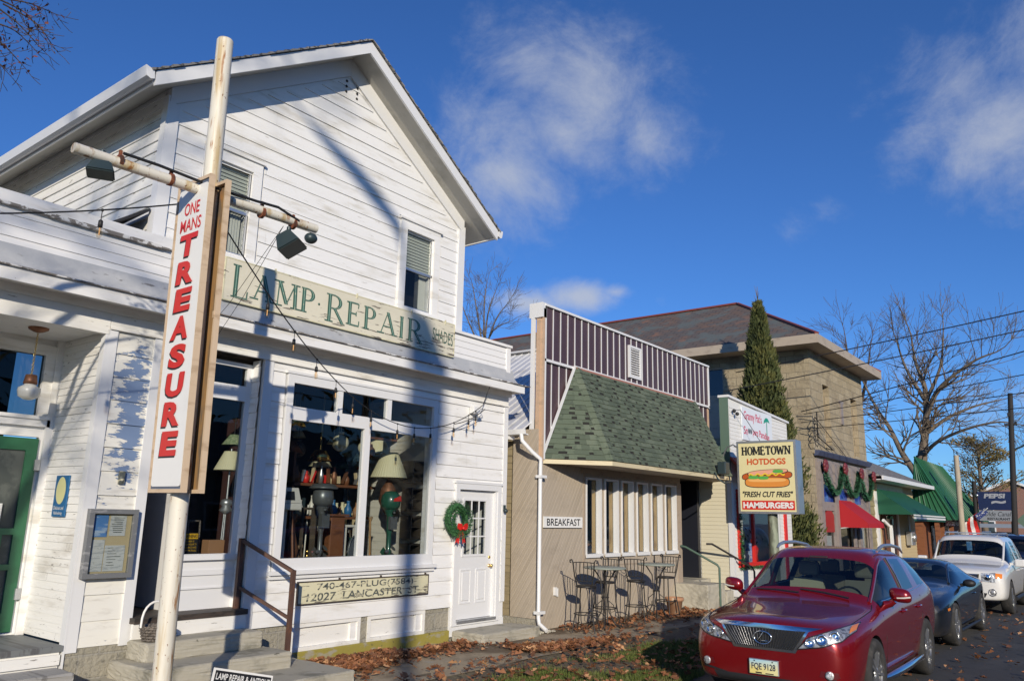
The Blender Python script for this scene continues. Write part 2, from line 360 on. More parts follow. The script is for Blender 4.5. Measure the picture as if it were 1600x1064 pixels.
def flake(name, base, wood, zc, lo=.60):
    m, t, o = newmat(name); h = T(t)
    sep = h.n('ShaderNodeSeparateXYZ', {0: h.co()}); 
    f = h.m('ADD', h.noise((3.0, 3, 26), 7, .62, .4), h.m('MULTIPLY', h.ramp(sep.outputs[0], -1.5, 4.6), .10))
    f = h.m('ADD', f, h.m('MULTIPLY', h.ramp(sep.outputs[2], zc+.1, zc-.3), .06))
    c = h.mix(h.ramp(h.noise((1, 1, 2)), .4, .75), base, tuple(.86*x for x in base)); c = h.mix(h.ramp(f, lo+.06, lo+.085), c, wood)
    p = h.n('ShaderNodeBsdfPrincipled', {'Base Color': c, 'Roughness': .65})
    bp = h.n('ShaderNodeBump', {'Height': h.m('SUBTRACT', 1., h.ramp(f, lo+.05, lo+.085)), 'Strength': .6, 'Distance': .004}); t.links.new(bp.outputs[0], p.inputs['Normal'])
    t.links.new(p.outputs[0], o.inputs[0]); return m
K['cream_sign'] = flake('flaking_cream_paint', (.70, .655, .51), (.17, .145, .11), .27, .585)
K['cream_sign2'] = flake('flaking_cream_board', (.66, .62, .42), (.16, .14, .11), .1, .555)
K['lampgreen'] = flake('flaking_green_lettering', (.045, .115, .085), (.32, .30, .22), .27, .62)
K['lampgreen2'] = mat('pale_green_inline', (.22, .36, .28), .6, [((.55, .53, .38), (4, 4, 20), .58, .64)])
K['letterdark'] = mat('worn_dark_lettering', (.09, .10, .09), .6, [((.45, .42, .30), (7, 7, 26), .52, .60)])
K['stonefound'] = brickmat('rockface_foundation_block', (.30, .28, .22), (.36, .33, .26), (.34, .32, .27), .42, .24, .012, .9, [((.18, .17, .14), 9, .55, .7)], .8, noise_bump=(16, 2.2))
K['moss'] = mat('moss_yellow_concrete', (.30, .25, .05), .9, [((.33, .30, .22), (3, 3, 7), .5, .62), ((.10, .09, .04), 12, .6, .72)], (25, .5, .01))
K['concrete'] = mat('old_concrete', (.40, .37, .295), .85, [((.20, .19, .15), 2.2, .5, .7), ((.44, .42, .36), 5, .6, .7), ((.12, .115, .09), (9, 9, 9), .66, .74)], (22, .45, .012))
K['concrete_pale'] = mat('pale_concrete', (.44, .41, .33), .85, [((.28, .26, .21), 2.5, .5, .7), ((.2, .19, .15), 9, .64, .74)], (18, .4, .01))
K['walk'] = mat('worn_pavement', (.36, .29, .195), .9, [((.14, .10, .06), .8, .44, .60), ((.36, .34, .29), 3, .6, .75), ((.07, .06, .045), 14, .62, .7)], (30, .5, .008))
K['soil'] = mat('bare_soil', (.13, .10, .065), .95, [((.17, .14, .08), 2.5, .5, .7), ((.04, .032, .022), 8, .55, .7)], (9, .8, .03))
K['asphalt'] = mat('asphalt', (.050, .049, .047), .85, [((.075, .072, .066), .7, .45, .65), ((.03, .03, .03), 6, .55, .7), ((.11, .105, .095), 90, .68, .75)], (120, .5, .004))
K['farland'] = mat('dry_turf', (.10, .10, .045), .95, [((.13, .10, .055), .4, .4, .65), ((.06, .065, .03), 2, .5, .7)], (6, .6, .03))
K['shingle_grey'] = brickmat('grey_roof_shingle', (.20, .19, .18), (.27, .26, .25), (.06, .06, .06), .3, .14, .012, .9, [((.12, .12, .11), 2, .5, .7)], .6)
K['darkwood'] = mat('dark_timber', (.06, .045, .035), .6, [((.03, .025, .02), (4, 4, 20), .5, .6)])
K['black'] = mat('black_void_paint', (.012, .012, .013), .6)
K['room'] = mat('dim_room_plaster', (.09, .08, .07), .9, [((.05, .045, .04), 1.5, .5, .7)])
K['room_white'] = mat('whitewashed_boards', (.62, .59, .52), .7, [((.4, .38, .33), (1, 2, 8), .55, .7)], ((1, 2, 20), .3, .01))
K['glass'] = glass('window_glass', (.86, .88, .88), 1.5)
K['glass_dark'] = glass('tinted_window_glass', (.45, .5, .52), 1.5, boost=.6)
K['screen'] = mat('dark_insect_screen', (.055, .065, .06), .7, [((.09, .10, .09), (3, 3, 3), .5, .6)])
K['green_door'] = mat('green_gloss_paint', (.026, .125, .058), .42, [((.02, .10, .045), (3, 3, 6), .5, .7)], ((10, 10, 30), .15, .004))
K['blind'] = mat('pale_blind', (.60, .60, .50), .6)
K['curtain'] = mat('pale_curtain', (.55, .54, .48), .8)
K['poleW'] = mat('rust_stained_white_pole', (.70, .66, .56), .5, [((.52, .40, .22), (9, 9, .7), .50, .66), ((.33, .15, .05), (16, 16, 2.0), .59, .68), ((.20, .08, .03), (40, 40, 25), .64, .70)], (30, .35, .004))
K['rust'] = mat('rust', (.19, .055, .022), .8, [((.07, .03, .018), 14, .5, .65), ((.30, .12, .05), 20, .6, .7)], (40, .6, .004))
K['railrust'] = mat('rusty_brown_rail', (.085, .045, .032), .6, [((.16, .07, .035), (9, 9, 5), .5, .7)], (40, .3, .003))
K['signwood'] = mat('pale_timber_edge', (.62, .47, .32), .6, [((.45, .32, .2), (3, 3, 12), .5, .7)], ((30, 30, 4), .2, .004))
K['signwood2'] = mat('weathered_orange_timber', (.33, .19, .075), .7, [((.16, .12, .085), (9, 9, 2.2), .42, .62), ((.48, .20, .04), (6, 6, 1.4), .55, .7)], ((40, 40, 3), .4, .004))
K['signgrey'] = mat('slate_grey_paint', (.11, .135, .19), .5)
K['signwhite'] = mat('white_sign_enamel', (.80, .79, .76), .35, [((.62, .62, .6), 1.1, .5, .8)])
K['red'] = mat('red_sign_paint', (.62, .025, .018), .4, [((.5, .03, .02), 6, .5, .8)])
K['blackpaint'] = mat('black_sign_paint', (.018, .018, .02), .45)
K['blackmetal'] = mat('black_wrought_iron', (.02, .018, .017), .5, [((.06, .035, .025), 20, .6, .7)])
K['bluegreymetal'] = mat('dark_lamp_housing', (.035, .055, .06), .4, metal=.2)
K['cable'] = mat('black_cable', (.015, .015, .016), .55)
K['bulbglass'] = glass('bulb_glass', (.95, .9, .82), 1.35)
K['filament'] = mat('amber_filament', (.75, .45, .2), .4)
K['globe'] = mat('milk_glass', (.72, .70, .62), .25, spec=.6)
K['copper'] = mat('tarnished_copper', (.24, .11, .06), .5, metal=.6)
K['brass'] = mat('brass', (.75, .52, .18), .25, metal=1)
K['chrome'] = mat('chrome', (.75, .76, .78), .12, metal=1)
K['alu'] = mat('brushed_aluminium', (.55, .56, .57), .35, metal=.8, var=[((.4, .41, .42), 3, .5, .7)])
K['greyframe'] = mat('grey_painted_frame', (.16, .165, .17), .5, [((.28, .28, .28), (6, 6, 20), .55, .65)])
K['paper'] = mat('pale_paper', (.62, .62, .60), .7, [((.45, .46, .46), (12, 12, 60), .52, .58)])
K['paper_tan'] = mat('yellowed_paper', (.55, .44, .26), .8)
K['paper_blue'] = mat('blue_picture', (.10, .25, .55), .6, [((.45, .55, .68), (3, 3, 14), .5, .62), ((.04, .10, .30), (4, 4, 9), .6, .7)])
K['signblue'] = mat('blue_enamel', (.02, .12, .28), .4)
K['signyellow'] = mat('pale_yellow_enamel', (.62, .60, .30), .45)
K['warnyellow'] = mat('warning_yellow', (.72, .42, .02), .45)
K['cardboard'] = mat('cardboard', (.33, .17, .08), .8)
K['shade'] = mat('cream_lampshade', (.62, .58, .38), .8)
K['shadegreen'] = mat('green_fringed_shade', (.16, .22, .12), .8, [((.3, .34, .2), 40, .5, .55)])
K['motor_green'] = mat('green_motor_paint', (.018, .085, .055), .3, coat=.4)
K['motor_grey'] = mat('grey_motor_paint', (.13, .14, .145), .35, metal=.4)
K['motor_white'] = mat('white_motor_paint', (.62, .60, .54), .4)
K['leather'] = mat('brown_wood', (.18, .07, .03), .5, [((.10, .04, .02), (3, 3, 12), .5, .7)])
K['crate'] = mat('dark_wooden_crate', (.07, .055, .04), .7, [((.12, .09, .06), (2, 2, 14), .5, .65)])
K['wicker'] = mat('grey_wicker', (.20, .17, .14), .8, [((.07, .06, .05), (60, 60, 60), .45, .55)], (70, .9, .01))
K['wreath'] = mat('spruce_needles', (.025, .10, .03), .7, [((.05, .16, .05), 30, .5, .6)])
K['bow'] = mat('red_satin', (.62, .02, .015), .45, sheen=.3)
K['leafb'] = mat('brown_dead_leaf', (.25, .10, .04), .75, [((.18, .07, .03), 3, .45, .6), ((.42, .20, .08), 5, .6, .7)])
K['leafd'] = mat('dark_dead_leaf', (.13, .055, .025), .8, [((.07, .035, .02), 5, .5, .6)])
K['leafp'] = mat('pale_dead_leaf', (.46, .25, .12), .75)
K['grass'] = mat('winter_grass', (.095, .125, .02), .7, [((.17, .16, .05), 1.4, .5, .65)])
K['bark'] = mat('grey_brown_bark', (.16, .125, .09), .9, [((.08, .06, .045), (5, 5, 1.5), .5, .65)], ((14, 14, 4), .6, .02))
K['twig'] = mat('dark_twig', (.10, .07, .05), .9)
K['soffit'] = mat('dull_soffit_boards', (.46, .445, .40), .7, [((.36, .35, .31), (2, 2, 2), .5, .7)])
K['cedar'] = mat('cedar_foliage', (.050, .064, .015), .8, [((.115, .115, .028), 2.2, .46, .60), ((.02, .032, .010), 5, .55, .68)])
K['pine'] = mat('yellowing_conifer', (.20, .145, .045), .8, [((.12, .105, .03), 1.5, .45, .6)])
# ------------------------------------------------------------------ ground, road, pavement
g = MB(); g.quad((-400, -400, 0), (900, -400, 0), (900, 500, 0), (-400, 500, 0)); setting('ground', g, K['farland'])
g = MB(); g.quad((-200, -9, .012), (600, -9, .012), (600, 4.62, .012), (-200, 4.62, .012)); setting('road', g, K['asphalt'])
def sheet(name, x0, x1, y0, y1, z, mt, nx=60, ny=12, amp=.008, sc=1.):
    g = MB(); g.smooth = True; rr = random.Random(hash(name) % 97 if False else len(name)); ph = [rr.uniform(0, 6) for _ in range(6)]
    vs = [(x0+(x1-x0)*i/nx, y0+(y1-y0)*j/ny, z+amp*(sin(i*.9+ph[0])*cos(j*1.3+ph[1])+.5*sin(i*2.3+j*1.7+ph[2]))) for j in range(ny+1) for i in range(nx+1)]
    g.add(vs, [(j*(nx+1)+i, j*(nx+1)+i+1, (j+1)*(nx+1)+i+1, (j+1)*(nx+1)+i) for j in range(ny) for i in range(nx)])
    return setting(name, g, mt)
sheet('lawn_soil', -8, 60, 4.45, 7.35, .03, K['soil'], 160, 10, .012)
sheet('pavement', -8, 60, 7.05, 8.95, .040, K['walk'], 160, 8, .007)
# ------------------------------------------------------------------ white clapboard shop
Yf = 8.94
shop = thing('clapboard_shop', 'white clapboard shop with steep front gable above a flat cornice', 'building', (6, Yf, 0))
S = shop
# core walls (rooms inside stay hollow)
w = MB()
WIN = (6.52, 9.45, 1.26, 3.80); DOOR = (10.1, 11.1, .3, 2.44)
wall_x(w, 6.2, 11.33, .55, 4.2, Yf+.03, Yf+.2, [WIN, DOOR])
w.box(11.13, 11.33, Yf+.21, 20, .1, 4.9)
w.box(1.0, 4.06, 10.45, 10.6, .1, 4.2) if 0 else None
w.box(4.09, 4.65, Yf+.03, Yf+.2, .3, 4.2)
w.box(1.0, 6.2, Yf+.03, Yf+.2, 4.0, 4.2)
wall_x(w, 4.50, 10.12, 4.3, 7.05, 9.09, 9.25, [(5.22, 5.76, 5.32, 6.5), (8.72, 9.36, 5.32, 6.62)])
w.prism([(4.50, 9.09, 7.05), (10.12, 9.09, 7.05), (10.12, 9.09, 7.23), (7.31, 9.09, 9.06), (4.50, 9.09, 7.23)], (0, .16, 0))
w.box(4.52, 4.68, 9.26, 19, 4.3, 7.2); w.box(9.96, 10.12, 9.26, 19, 4.3, 7.2)
part('wall', w, K['white'], S)
# siding
c = MB(); rnd = random.Random(3)
clap(c, (0, Yf, 0), (1, 0, 0), (0, -1, 0), 6.26, 11.26, .56, 3.97, .205, [(6.48, 9.52, 1.2, 3.88), (10.0, 11.2, .2, 2.53)], .016, .3, rnd=rnd)
clap(c, (6.10, Yf, 0), (0, -1, 0), (-1, 0, 0), -.20, -.02, .80, 3.95, .205, (), .014, 0, rnd=rnd)
part('siding', c, K['white'], S)
c = MB(); clap(c, (0, Yf, 0), (1, 0, 0), (0, -1, 0), 4.16, 4.60, .56, 3.97, .262, (), .016, 0, rnd=rnd)
part('siding', c, K['peel'], S, 'old siding with flaking white paint over blue')
c = MB(); clap(c, (4.05, Yf, 0), (0, 1, 0), (-1, 0, 0), .07, 1.4, .62, 3.95, .083, (), .010, .1, rnd=rnd)
part('siding', c, K['white_old'], S, 'narrow weathered boards of the porch side')
gl = lambda z: 4.62+max(0, (z-7.0)/.655+.08); gr = lambda z: 10.0-max(0, (z-7.0)/.655+.08)
c = MB(); clap(c, (0, 9.09, 0), (1, 0, 0), (0, -1, 0), gl, gr, 5.0, 8.85, .198, [(5.02, 5.94, 5.18, 6.76), (8.54, 9.56, 5.18, 6.84)], .014, .5, rnd=rnd)
part('siding', c, K['white'], S)
c = MB(); clap(c, (4.50, 9.09, 0), (0, 1, 0), (-1, 0, 0), .10, 10.0, 4.6, 7.25, .15, [(3.3, 4.5, 4.6, 6.2)], .016, .15, rnd=rnd)
part('siding', c, K['white_old'], S); c = MB()
clap(c, (10.12, 9.09, 0), (0, 1, 0), (1, 0, 0), .1, 10, 4.8, 7.2, .15, (), .014, .1, rnd=rnd)
part('siding', c, K['white_old'], S)
# corner boards and rakes
c = MB()
for a, b in ((11.26, 11.37), (6.12, 6.26)): c.box(a, b, Yf-.028, Yf+.03, .56 if a > 7 else .5, 3.97)
c.box(4.045, 4.16, Yf-.028, Yf+.03, .52, 3.97); c.box(4.60, 4.69, Yf-.03, Yf+.03, .54, 3.97); c.box(4.69, 4.72, Yf-.03, Yf+.22, .54, 3.95)
c.box(4.022, 4.045, Yf-.03, Yf+.07, .3, 3.9)
c.box(4.48, 4.62, 9.05, 9.09, 4.9, 7.02); c.box(10.0, 10.14, 9.05, 9.09, 4.9, 7.02); c.box(4.46, 4.48, 9.05, 9.19, 4.9, 7.1); c.box(10.14, 10.16, 9.05, 9.2, 4.9, 7.1)
c.prism([(4.49, 9.055, 7.22), (4.49, 9.055, 6.98), (7.31, 9.055, 8.76), (7.31, 9.055, 9.06)], (0, .033, 0))
c.prism([(10.13, 9.055, 7.22), (7.312, 9.055, 9.06), (7.312, 9.055, 8.76), (10.13, 9.055, 6.98)], (0, .033, 0))
part('corner_board', c, K['white_clean'], S)
# gable roof: shingles, rake boards, soffit, gutter
yr0, yr1 = 8.62, 19.4; px_, pz_ = 7.31, 9.22
def roofside(x_e, z_e):
    r = MB(); d = V((x_e-px_, 0, z_e-pz_)); nrm = V((-d.z, 0, d.x)).normalized(); nrm = nrm if nrm.z > 0 else -nrm
    L = d.length; d.normalize(); nrow = int(L/.14); rr = random.Random(4)
    for i in range(nrow):
        a = V((px_, 0, pz_))+d*(i*L/nrow); b = V((px_, 0, pz_))+d*((i+1.12)*L/nrow)
        y0 = yr0-.03+rr.uniform(-.012, .012); o1, o2 = nrm*(.012), nrm*(.030)
        r.add([(a.x+o1.x, y0, a.z+o1.z), (b.x+o2.x, y0, b.z+o2.z), (b.x+o2.x, yr1, b.z+o2.z), (a.x+o1.x, yr1, a.z+o1.z),
               (a.x, y0, a.z), (b.x, y0, b.z), (b.x, yr1, b.z), (a.x, yr1, a.z)], [(0,1,2,3),(3,2,1,0),(0,4,5,1),(1,5,6,2),(4,7,6,5)][1:])
        r.quad((a.x+o1.x, y0, a.z+o1.z), (a.x+o1.x, yr1, a.z+o1.z), (b.x+o2.x, yr1, b.z+o2.z), (b.x+o2.x, y0, b.z+o2.z)) if x_e < px_ else None
    return r
roof = part('roof', roofside(4.02, 7.07), K['shingle_grey'], S)
part('roof', roofside(10.60, 7.07), K['shingle_grey'], S)
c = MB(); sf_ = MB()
for xe, s in ((4.06, -1), (10.56, 1)):
    a, b = V((px_, yr0, pz_-.015)), V((xe, yr0, 7.085)); dn = V((0, 0, -.2))
    c.prism([a, b, b+dn*.95, a+dn], (0, .035, 0))
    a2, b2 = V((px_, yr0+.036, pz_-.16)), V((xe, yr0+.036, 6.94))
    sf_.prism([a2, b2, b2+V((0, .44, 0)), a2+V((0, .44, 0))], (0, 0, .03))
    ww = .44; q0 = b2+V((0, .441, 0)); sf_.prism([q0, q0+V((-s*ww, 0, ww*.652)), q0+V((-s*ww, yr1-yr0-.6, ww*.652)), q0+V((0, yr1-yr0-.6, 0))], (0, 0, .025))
    c.box(xe-.012, xe+.012, yr0+.04, yr1, 6.93, 7.08)
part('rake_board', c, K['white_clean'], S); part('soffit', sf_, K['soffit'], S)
prof = [(0, 0), (-.01, .10), (-.12, .13), (-.125, .115), (-.10, .0), (-.05, -.02)]
for (x, s) in ((4.045, 1), (10.575, -1)):
    c = MB(); c.prism([(x+s*a, yr0-.01, 6.97+b) for a, b in prof], (0, yr1-yr0, 0)); part('gutter', c, K['white_clean'], roof)
# attic vent board with drilled holes
c = MB(); c.box(7.18, 7.62, 9.050, 9.088, 8.48, 8.62)
c2 = MB()
for x, z in ((7.25, 8.69), (7.25, 8.6), (7.25, 8.51), (7.47, 8.66), (7.47, 8.57), (7.47, 8.48)): c2.lathe([(.022, 0), (.022, .004), (0, .004)], (x, 9.075, z-.04), (0, -1, 0), 10)
part('vent_hole', c2, K['black'], S)
# parapet
c = MB(); clap(c, (0, Yf-.03, 0), (1, 0, 0), (0, -1, 0), 1.0, 11.25, 4.60, 5.05, .118, (), .010, .5, rnd=rnd); c.box(1, 11.25, Yf-.027, Yf+.1, 4.3, 5.05)
c.box(11.25, 11.36, Yf-.058, Yf+.1, 4.44, 5.06)
clap(c, (11.34, Yf, 0), (0, 1, 0), (1, 0, 0), .1, 9, 4.2, 5.05, .118, (), .010, 0, rnd=rnd)
part('parapet', c, K['parapet'], S)
c = MB(); c.box(.98, 5.0, Yf-.09, Yf+.13, 5.055, 5.185); c.box(5.0, 11.38, Yf-.085, Yf+.13, 5.06, 5.105)
part('parapet_cap', c, K['white'], S)
c = MB(); rr = random.Random(9); x = 1.0
while x < 4.5:
    L = rr.uniform(.15, .5); c.box(x, x+L, Yf-.094, Yf-.07, 5.04-rr.uniform(0, .012), 5.058+rr.uniform(.0, .006)); x += L*1.02
c.box(3.3, 4.5, Yf-.098, Yf-.06, 5.03, 5.07)
part('rotten_edge', c, K['rot'], S)
# flared flashing under the parapet
c = MB(); c.smooth = True; nx = 60; rr = random.Random(2); P = [(0, .31), (.05, .15), (.14, .06), (.26, .015), (.34, 0)]
ex = [rr.uniform(-.014, .014) for _ in range(nx+1)]
c.add([(1+10.45*i/nx, Yf-.042-a+ex[i]*(a > .1), 4.335+b+ex[i]*.5*(a > .1)) for i in range(nx+1) for a, b in P], [(i*5+k, i*5+k+1, (i+1)*5+k+1, (i+1)*5+k)[::-1] for i in range(nx) for k in range(4)])
part('flashing', c, K['grey_ledge'], S)
# cornice
c = MB(); c.box(1, 11.42, 8.585, 8.62, 4.19, 4.325); c.box(1, 11.42, 8.62, Yf-.02, 4.235, 4.27); c.box(11.39, 11.43, 8.62, Yf+.3, 4.2, 4.32); c.box(1, 11.42, Yf-.06, Yf+.02, 4.14, 4.235)
part('cornice', c, K['white'], S)
c = MB(); x = 1.0
while x < 11.5:
    L = rr.uniform(.3, .9); c.box(x, min(x+L, 11.56), 8.56-rr.uniform(0, .015), 8.70, 4.326, 4.336+rr.uniform(0, .008)); x += L+.004
part('drip_shingle', c, K['rot'], S)
c = MB(); c.box(1, 4.055, Yf-.035, Yf+.03, 3.9, 4.14); c.box(4.06, 11.36, Yf-.033, Yf+.03, 3.975, 4.14); c.box(4.06, 11.36, Yf-.05, Yf-.033, 3.96, 3.985)
part('frieze_board', c, K['white_old'], S)
# foundation
c = MB(); wall_x(c, 6.2, 9.98, .2, .56, Yf+.02, Yf+.3, [(6.9, 8.1, .2, .56), (8.24, 9.42, .2, .56)]); part('foundation', c, K['stonefound'], S); c = MB(); c.box(9.98, 11.33, Yf+.05, Yf+.3, 0, .3); part('foundation', c, K['stonefound'], S); c = MB(); c.box(4.05, 4.8, Yf-.01, Yf+.3, 0, .555)
part('foundation', c, K['stonefound'], S)
c = MB(); c.bbox(6.6, 9.98, Yf-.02, Yf+.3, -.05, .205, .015); part('foundation', c, K['moss'], S, 'concrete foundation strip yellow with moss')
for i, (a, b) in enumerate(((6.9, 8.1), (8.24, 9.42))):
    c = MB(); frame_x(c, a, b, .20, .56, Yf-.0, Yf+.12, .055); f = part('basement_window', c, K['white_old'], S)
    c = MB(); c.box(a+.05, b-.17, Yf+.05, Yf+.09, .25, .53); part('boarded_panel', c, K['white_old'], f)
    c = MB(); c.box(b-.17, b-.05, Yf+.02, Yf+.08, .25, .53); part('post', c, K['white'], f)
c = MB(); clap(c, (0, Yf+.0, 0), (1, 0, 0), (0, -1, 0), 9.98, 11.36, .1, .56, .46, [(10.1, 11.12, .3, .7)], .004, 0); c.box(9.98, 10.12, Yf-.02, Yf+.05, .1, .56); c.box(10.12, 11.36, Yf-.02, Yf+.05, .1, .3); part('base_panel', c, K['white_clean'], S)
# shop window
c = MB(); frame_x(c, 6.5, 9.48, 1.24, 3.84, Yf-.045, Yf+.05, .10, .16, .12)
fw_ = part('shop_window', c, K['white_clean'], S)
c = MB(); c.box(6.6, 9.38, Yf-.03, Yf+.05, 3.22, 3.40)
for x in (7.43, 8.40): c.box(x-.045, x+.045, Yf-.03, Yf+.05, 3.40, 3.72)
c.box(7.93, 8.04, Yf-.035, Yf+.05, 1.40, 3.22); c.box(6.44, 9.55, Yf-.09, Yf-.0, 1.195, 1.245); c.box(6.46, 9.53, Yf-.05, Yf, 1.14, 1.195); c.box(6.47, 9.51, Yf-.06, Yf, 3.84, 3.875)
part('mullion', c, K['white_clean'], fw_)
for a, b, z0, z1 in ((6.6, 7.93, 1.4, 3.22), (8.04, 9.38, 1.4, 3.22), (6.6, 7.385, 3.4, 3.72), (7.475, 8.355, 3.4, 3.72), (8.445, 9.38, 3.4, 3.72)):
    c = MB(); c.box(a, b, Yf+.005, Yf+.012, z0, z1); part('pane', c, K['glass'], fw_)
# side door
c = MB(); frame_x(c, 10.0, 11.2, .26, 2.53, Yf-.05, Yf+.06, .09, .04, .10); c.box(9.97, 11.23, Yf-.06, Yf, 2.53, 2.57); c.box(11.07, 11.11, Yf-.03, Yf+.05, .32, 2.42)
df = part('door_frame', c, K['white_clean'], S)
c = MB(); wall_x(c, 10.10, 11.07, .34, 2.42, Yf+.03, Yf+.07, [(10.29, 10.87, 1.36, 2.26)])
frame_x(c, 10.26, 10.90, 1.33, 2.29, Yf+.018, Yf+.03, .04)
for x in (10.483, 10.677): c.box(x-.011, x+.011, Yf+.02, Yf+.035, 1.37, 2.25)
for z in (1.66, 1.96): c.box(10.30, 10.86, Yf+.022, Yf+.034, z-.011, z+.011)
for a, b in ((10.24, 10.52), (10.64, 10.92)):
    frame_x(c, a, b, .58, 1.13, Yf+.020, Yf+.03, .022); c.bbox(a+.05, b-.05, Yf+.018, Yf+.032, .63, 1.08, .008)
dr = part('door', c, K['white_clean'], S)
c = MB(); c.box(10.29, 10.87, Yf+.045, Yf+.05, 1.36, 2.26); part('pane', c, K['glass'], dr)
c = MB(); c.lathe([(.03, 0), (.03, .008), (.012, .012), (.012, .035), (.028, .05), (.028, .07), (0, .078)], (10.99, Yf+.03, 1.17), (0, -1, 0), 14); c.lathe([(.026, 0), (.026, .014), (0, .016)], (10.99, Yf+.03, 1.31), (0, -1, 0), 14)
part('handle', c, K['brass'], dr)
c = MB(); c.box(10.1, 11.1, Yf-.07, Yf+.03, .29, .335); part('threshold', c, K['alu'], df)
# upstairs windows
def upwin(x0, x1, z0, z1, ml):
    c = MB(); frame_x(c, x0, x1, z0, z1, 9.05, 9.12, .14, .07, .15); c.box(x0-.03, x1+.03, 9.02, 9.09, z1, z1+.035); c.box(x0-.02, x1+.02, 9.015, 9.09, z0-.02, z0+.03)
    f = part('window', c, K['white'], S); a, b, d, e = x0+.14, x1-.14, z0+.07, z1-.15
    c = MB(); frame_x(c, a, b, d, e, 9.10, 9.13, .03); c.box(a, b, 9.09, 9.13, (d+e)/2-.02, (d+e)/2+.02); part('sash', c, K['alu'], f)
    c = MB(); c.box(a+.02, b-.02, 9.116, 9.12, d, e); part('pane', c, K['glass'], f)
    c = MB(); z = (d+e)/2+.03
    while z < e: c.box(a+.01, b-.01, 9.15, 9.165, z, z+.038); z += .052
    part('blind', c, K['blind'], f)
    c = MB(); c.add([(b-.04-.16*(1-k/8)-.012*(k % 2), 9.2+.02*(k % 2), zz) for k in range(9) for zz in (d, (d+e)/2)], [(2*k, 2*k+2, 2*k+3, 2*k+1) for k in range(8)]); part('curtain', c, K['curtain'], f)
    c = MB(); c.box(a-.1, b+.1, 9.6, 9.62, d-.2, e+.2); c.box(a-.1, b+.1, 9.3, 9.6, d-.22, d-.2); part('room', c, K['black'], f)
upwin(5.06, 5.90, 5.24, 6.68, 0); upwin(8.58, 9.52, 5.24, 6.78, 1)
c = MB(); frame_x(c, 0, 1, 0, 1, 0, 1, .1) if 0 else c.box(4.46, 4.50, 12.3, 13.7, 4.7, 6.1); f = part('window', c, K['white_old'], S)
c = MB(); c.box(4.445, 4.458, 12.45, 13.55, 4.85, 5.95); part('pane', c, K['glass_dark'], f)
c = MB(); c.prism([(4.44, 9.12, 5.55), (4.44, 10.3, 5.50), (3.55, 10.3, 4.92), (3.55, 9.25, 4.92)], (0, 0, .04)); c.box(3.55, 4.44, 9.16, 9.2, 4.9, 4.95); part('skylight', c, K['black'], S)
c = MB(); c.box(1, 4.5, Yf+.12, 19, 4.85, 4.9); c.box(10.1, 11.33, Yf+.12, 19, 4.85, 4.9); part('flat_roof', c, K['shingle_grey'], S)
# entrance recess
c = MB()
c.box(4.66, 4.70, Yf+.22, 10.4, .6, 3.95); c.box(4.66, 6.2, 10.3, 10.4, .6, 3.95); c.box(4.66, 6.25, Yf+.2, 10.4, 3.95, 4.0)
part('recess_wall', c, K['darkwood'], S)
dY = -.32
c = MB(); wall_x(c, 5.30, 6.10, .82, 3.90, 9.46+dY, 9.52+dY, [(5.38, 6.02, 1.47, 3.84)]); c.box(5.38, 6.02, 9.445+dY, 9.50+dY, 3.40, 3.60); c.box(5.28, 6.10, 9.40+dY, 9.46+dY, 1.40, 1.465); c.box(5.30, 6.10, 9.44+dY, 9.455+dY, 1.22, 1.28); c.box(5.30, 6.10, 9.44+dY, 9.455+dY, 1.06, 1.075)
c.box(5.28, 5.32, 9.47+dY, 10.3, .82, 3.9)
dw = part('display_window', c, K['white_clean'], S)
c = MB(); c.box(5.38, 6.02, 9.48+dY, 9.486+dY, 1.47, 3.40); c.box(5.38, 6.02, 9.48+dY, 9.486+dY, 3.60, 3.84); part('pane', c, K['glass'], dw)
c = MB(); c.box(4.74, 5.28, 10.22, 10.28, .82, 2.95); d2 = part('door', c, K['darkwood'], S, 'dark shop entrance door')
c = MB(); c.tube([(4.84, 10.2, 1.78), (4.84, 10.14, 1.78), (4.95, 10.14, 1.78)], .013); c.lathe([(.03, 0), (.03, .01), (0, .012)], (4.84, 10.22, 1.78), (0, -1, 0)); part('handle', c, K['chrome'], d2)
c = MB(); c.box(4.69, 6.12, 8.80, 10.3, .76, .82); part('threshold', c, K['darkwood'], S)
c = MB(); c.box(4.69, 6.11, 8.815, 8.86, .58, .76); part('riser', c, K['white_old'], S)
# shop interior
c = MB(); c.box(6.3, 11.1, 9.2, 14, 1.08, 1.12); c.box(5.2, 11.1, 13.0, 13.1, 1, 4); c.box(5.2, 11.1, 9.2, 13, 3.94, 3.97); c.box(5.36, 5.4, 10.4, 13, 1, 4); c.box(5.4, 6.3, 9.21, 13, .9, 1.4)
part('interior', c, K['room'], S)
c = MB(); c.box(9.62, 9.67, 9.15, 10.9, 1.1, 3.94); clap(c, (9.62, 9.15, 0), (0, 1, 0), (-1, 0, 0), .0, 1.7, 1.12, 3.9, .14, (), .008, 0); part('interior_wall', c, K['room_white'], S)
c = MB(); c.box(6.62, 6.64, 9.5, 10.6, 1.12, 3.3); part('pegboard', c, mat('maroon_board', (.06, .025, .022), .7), S)
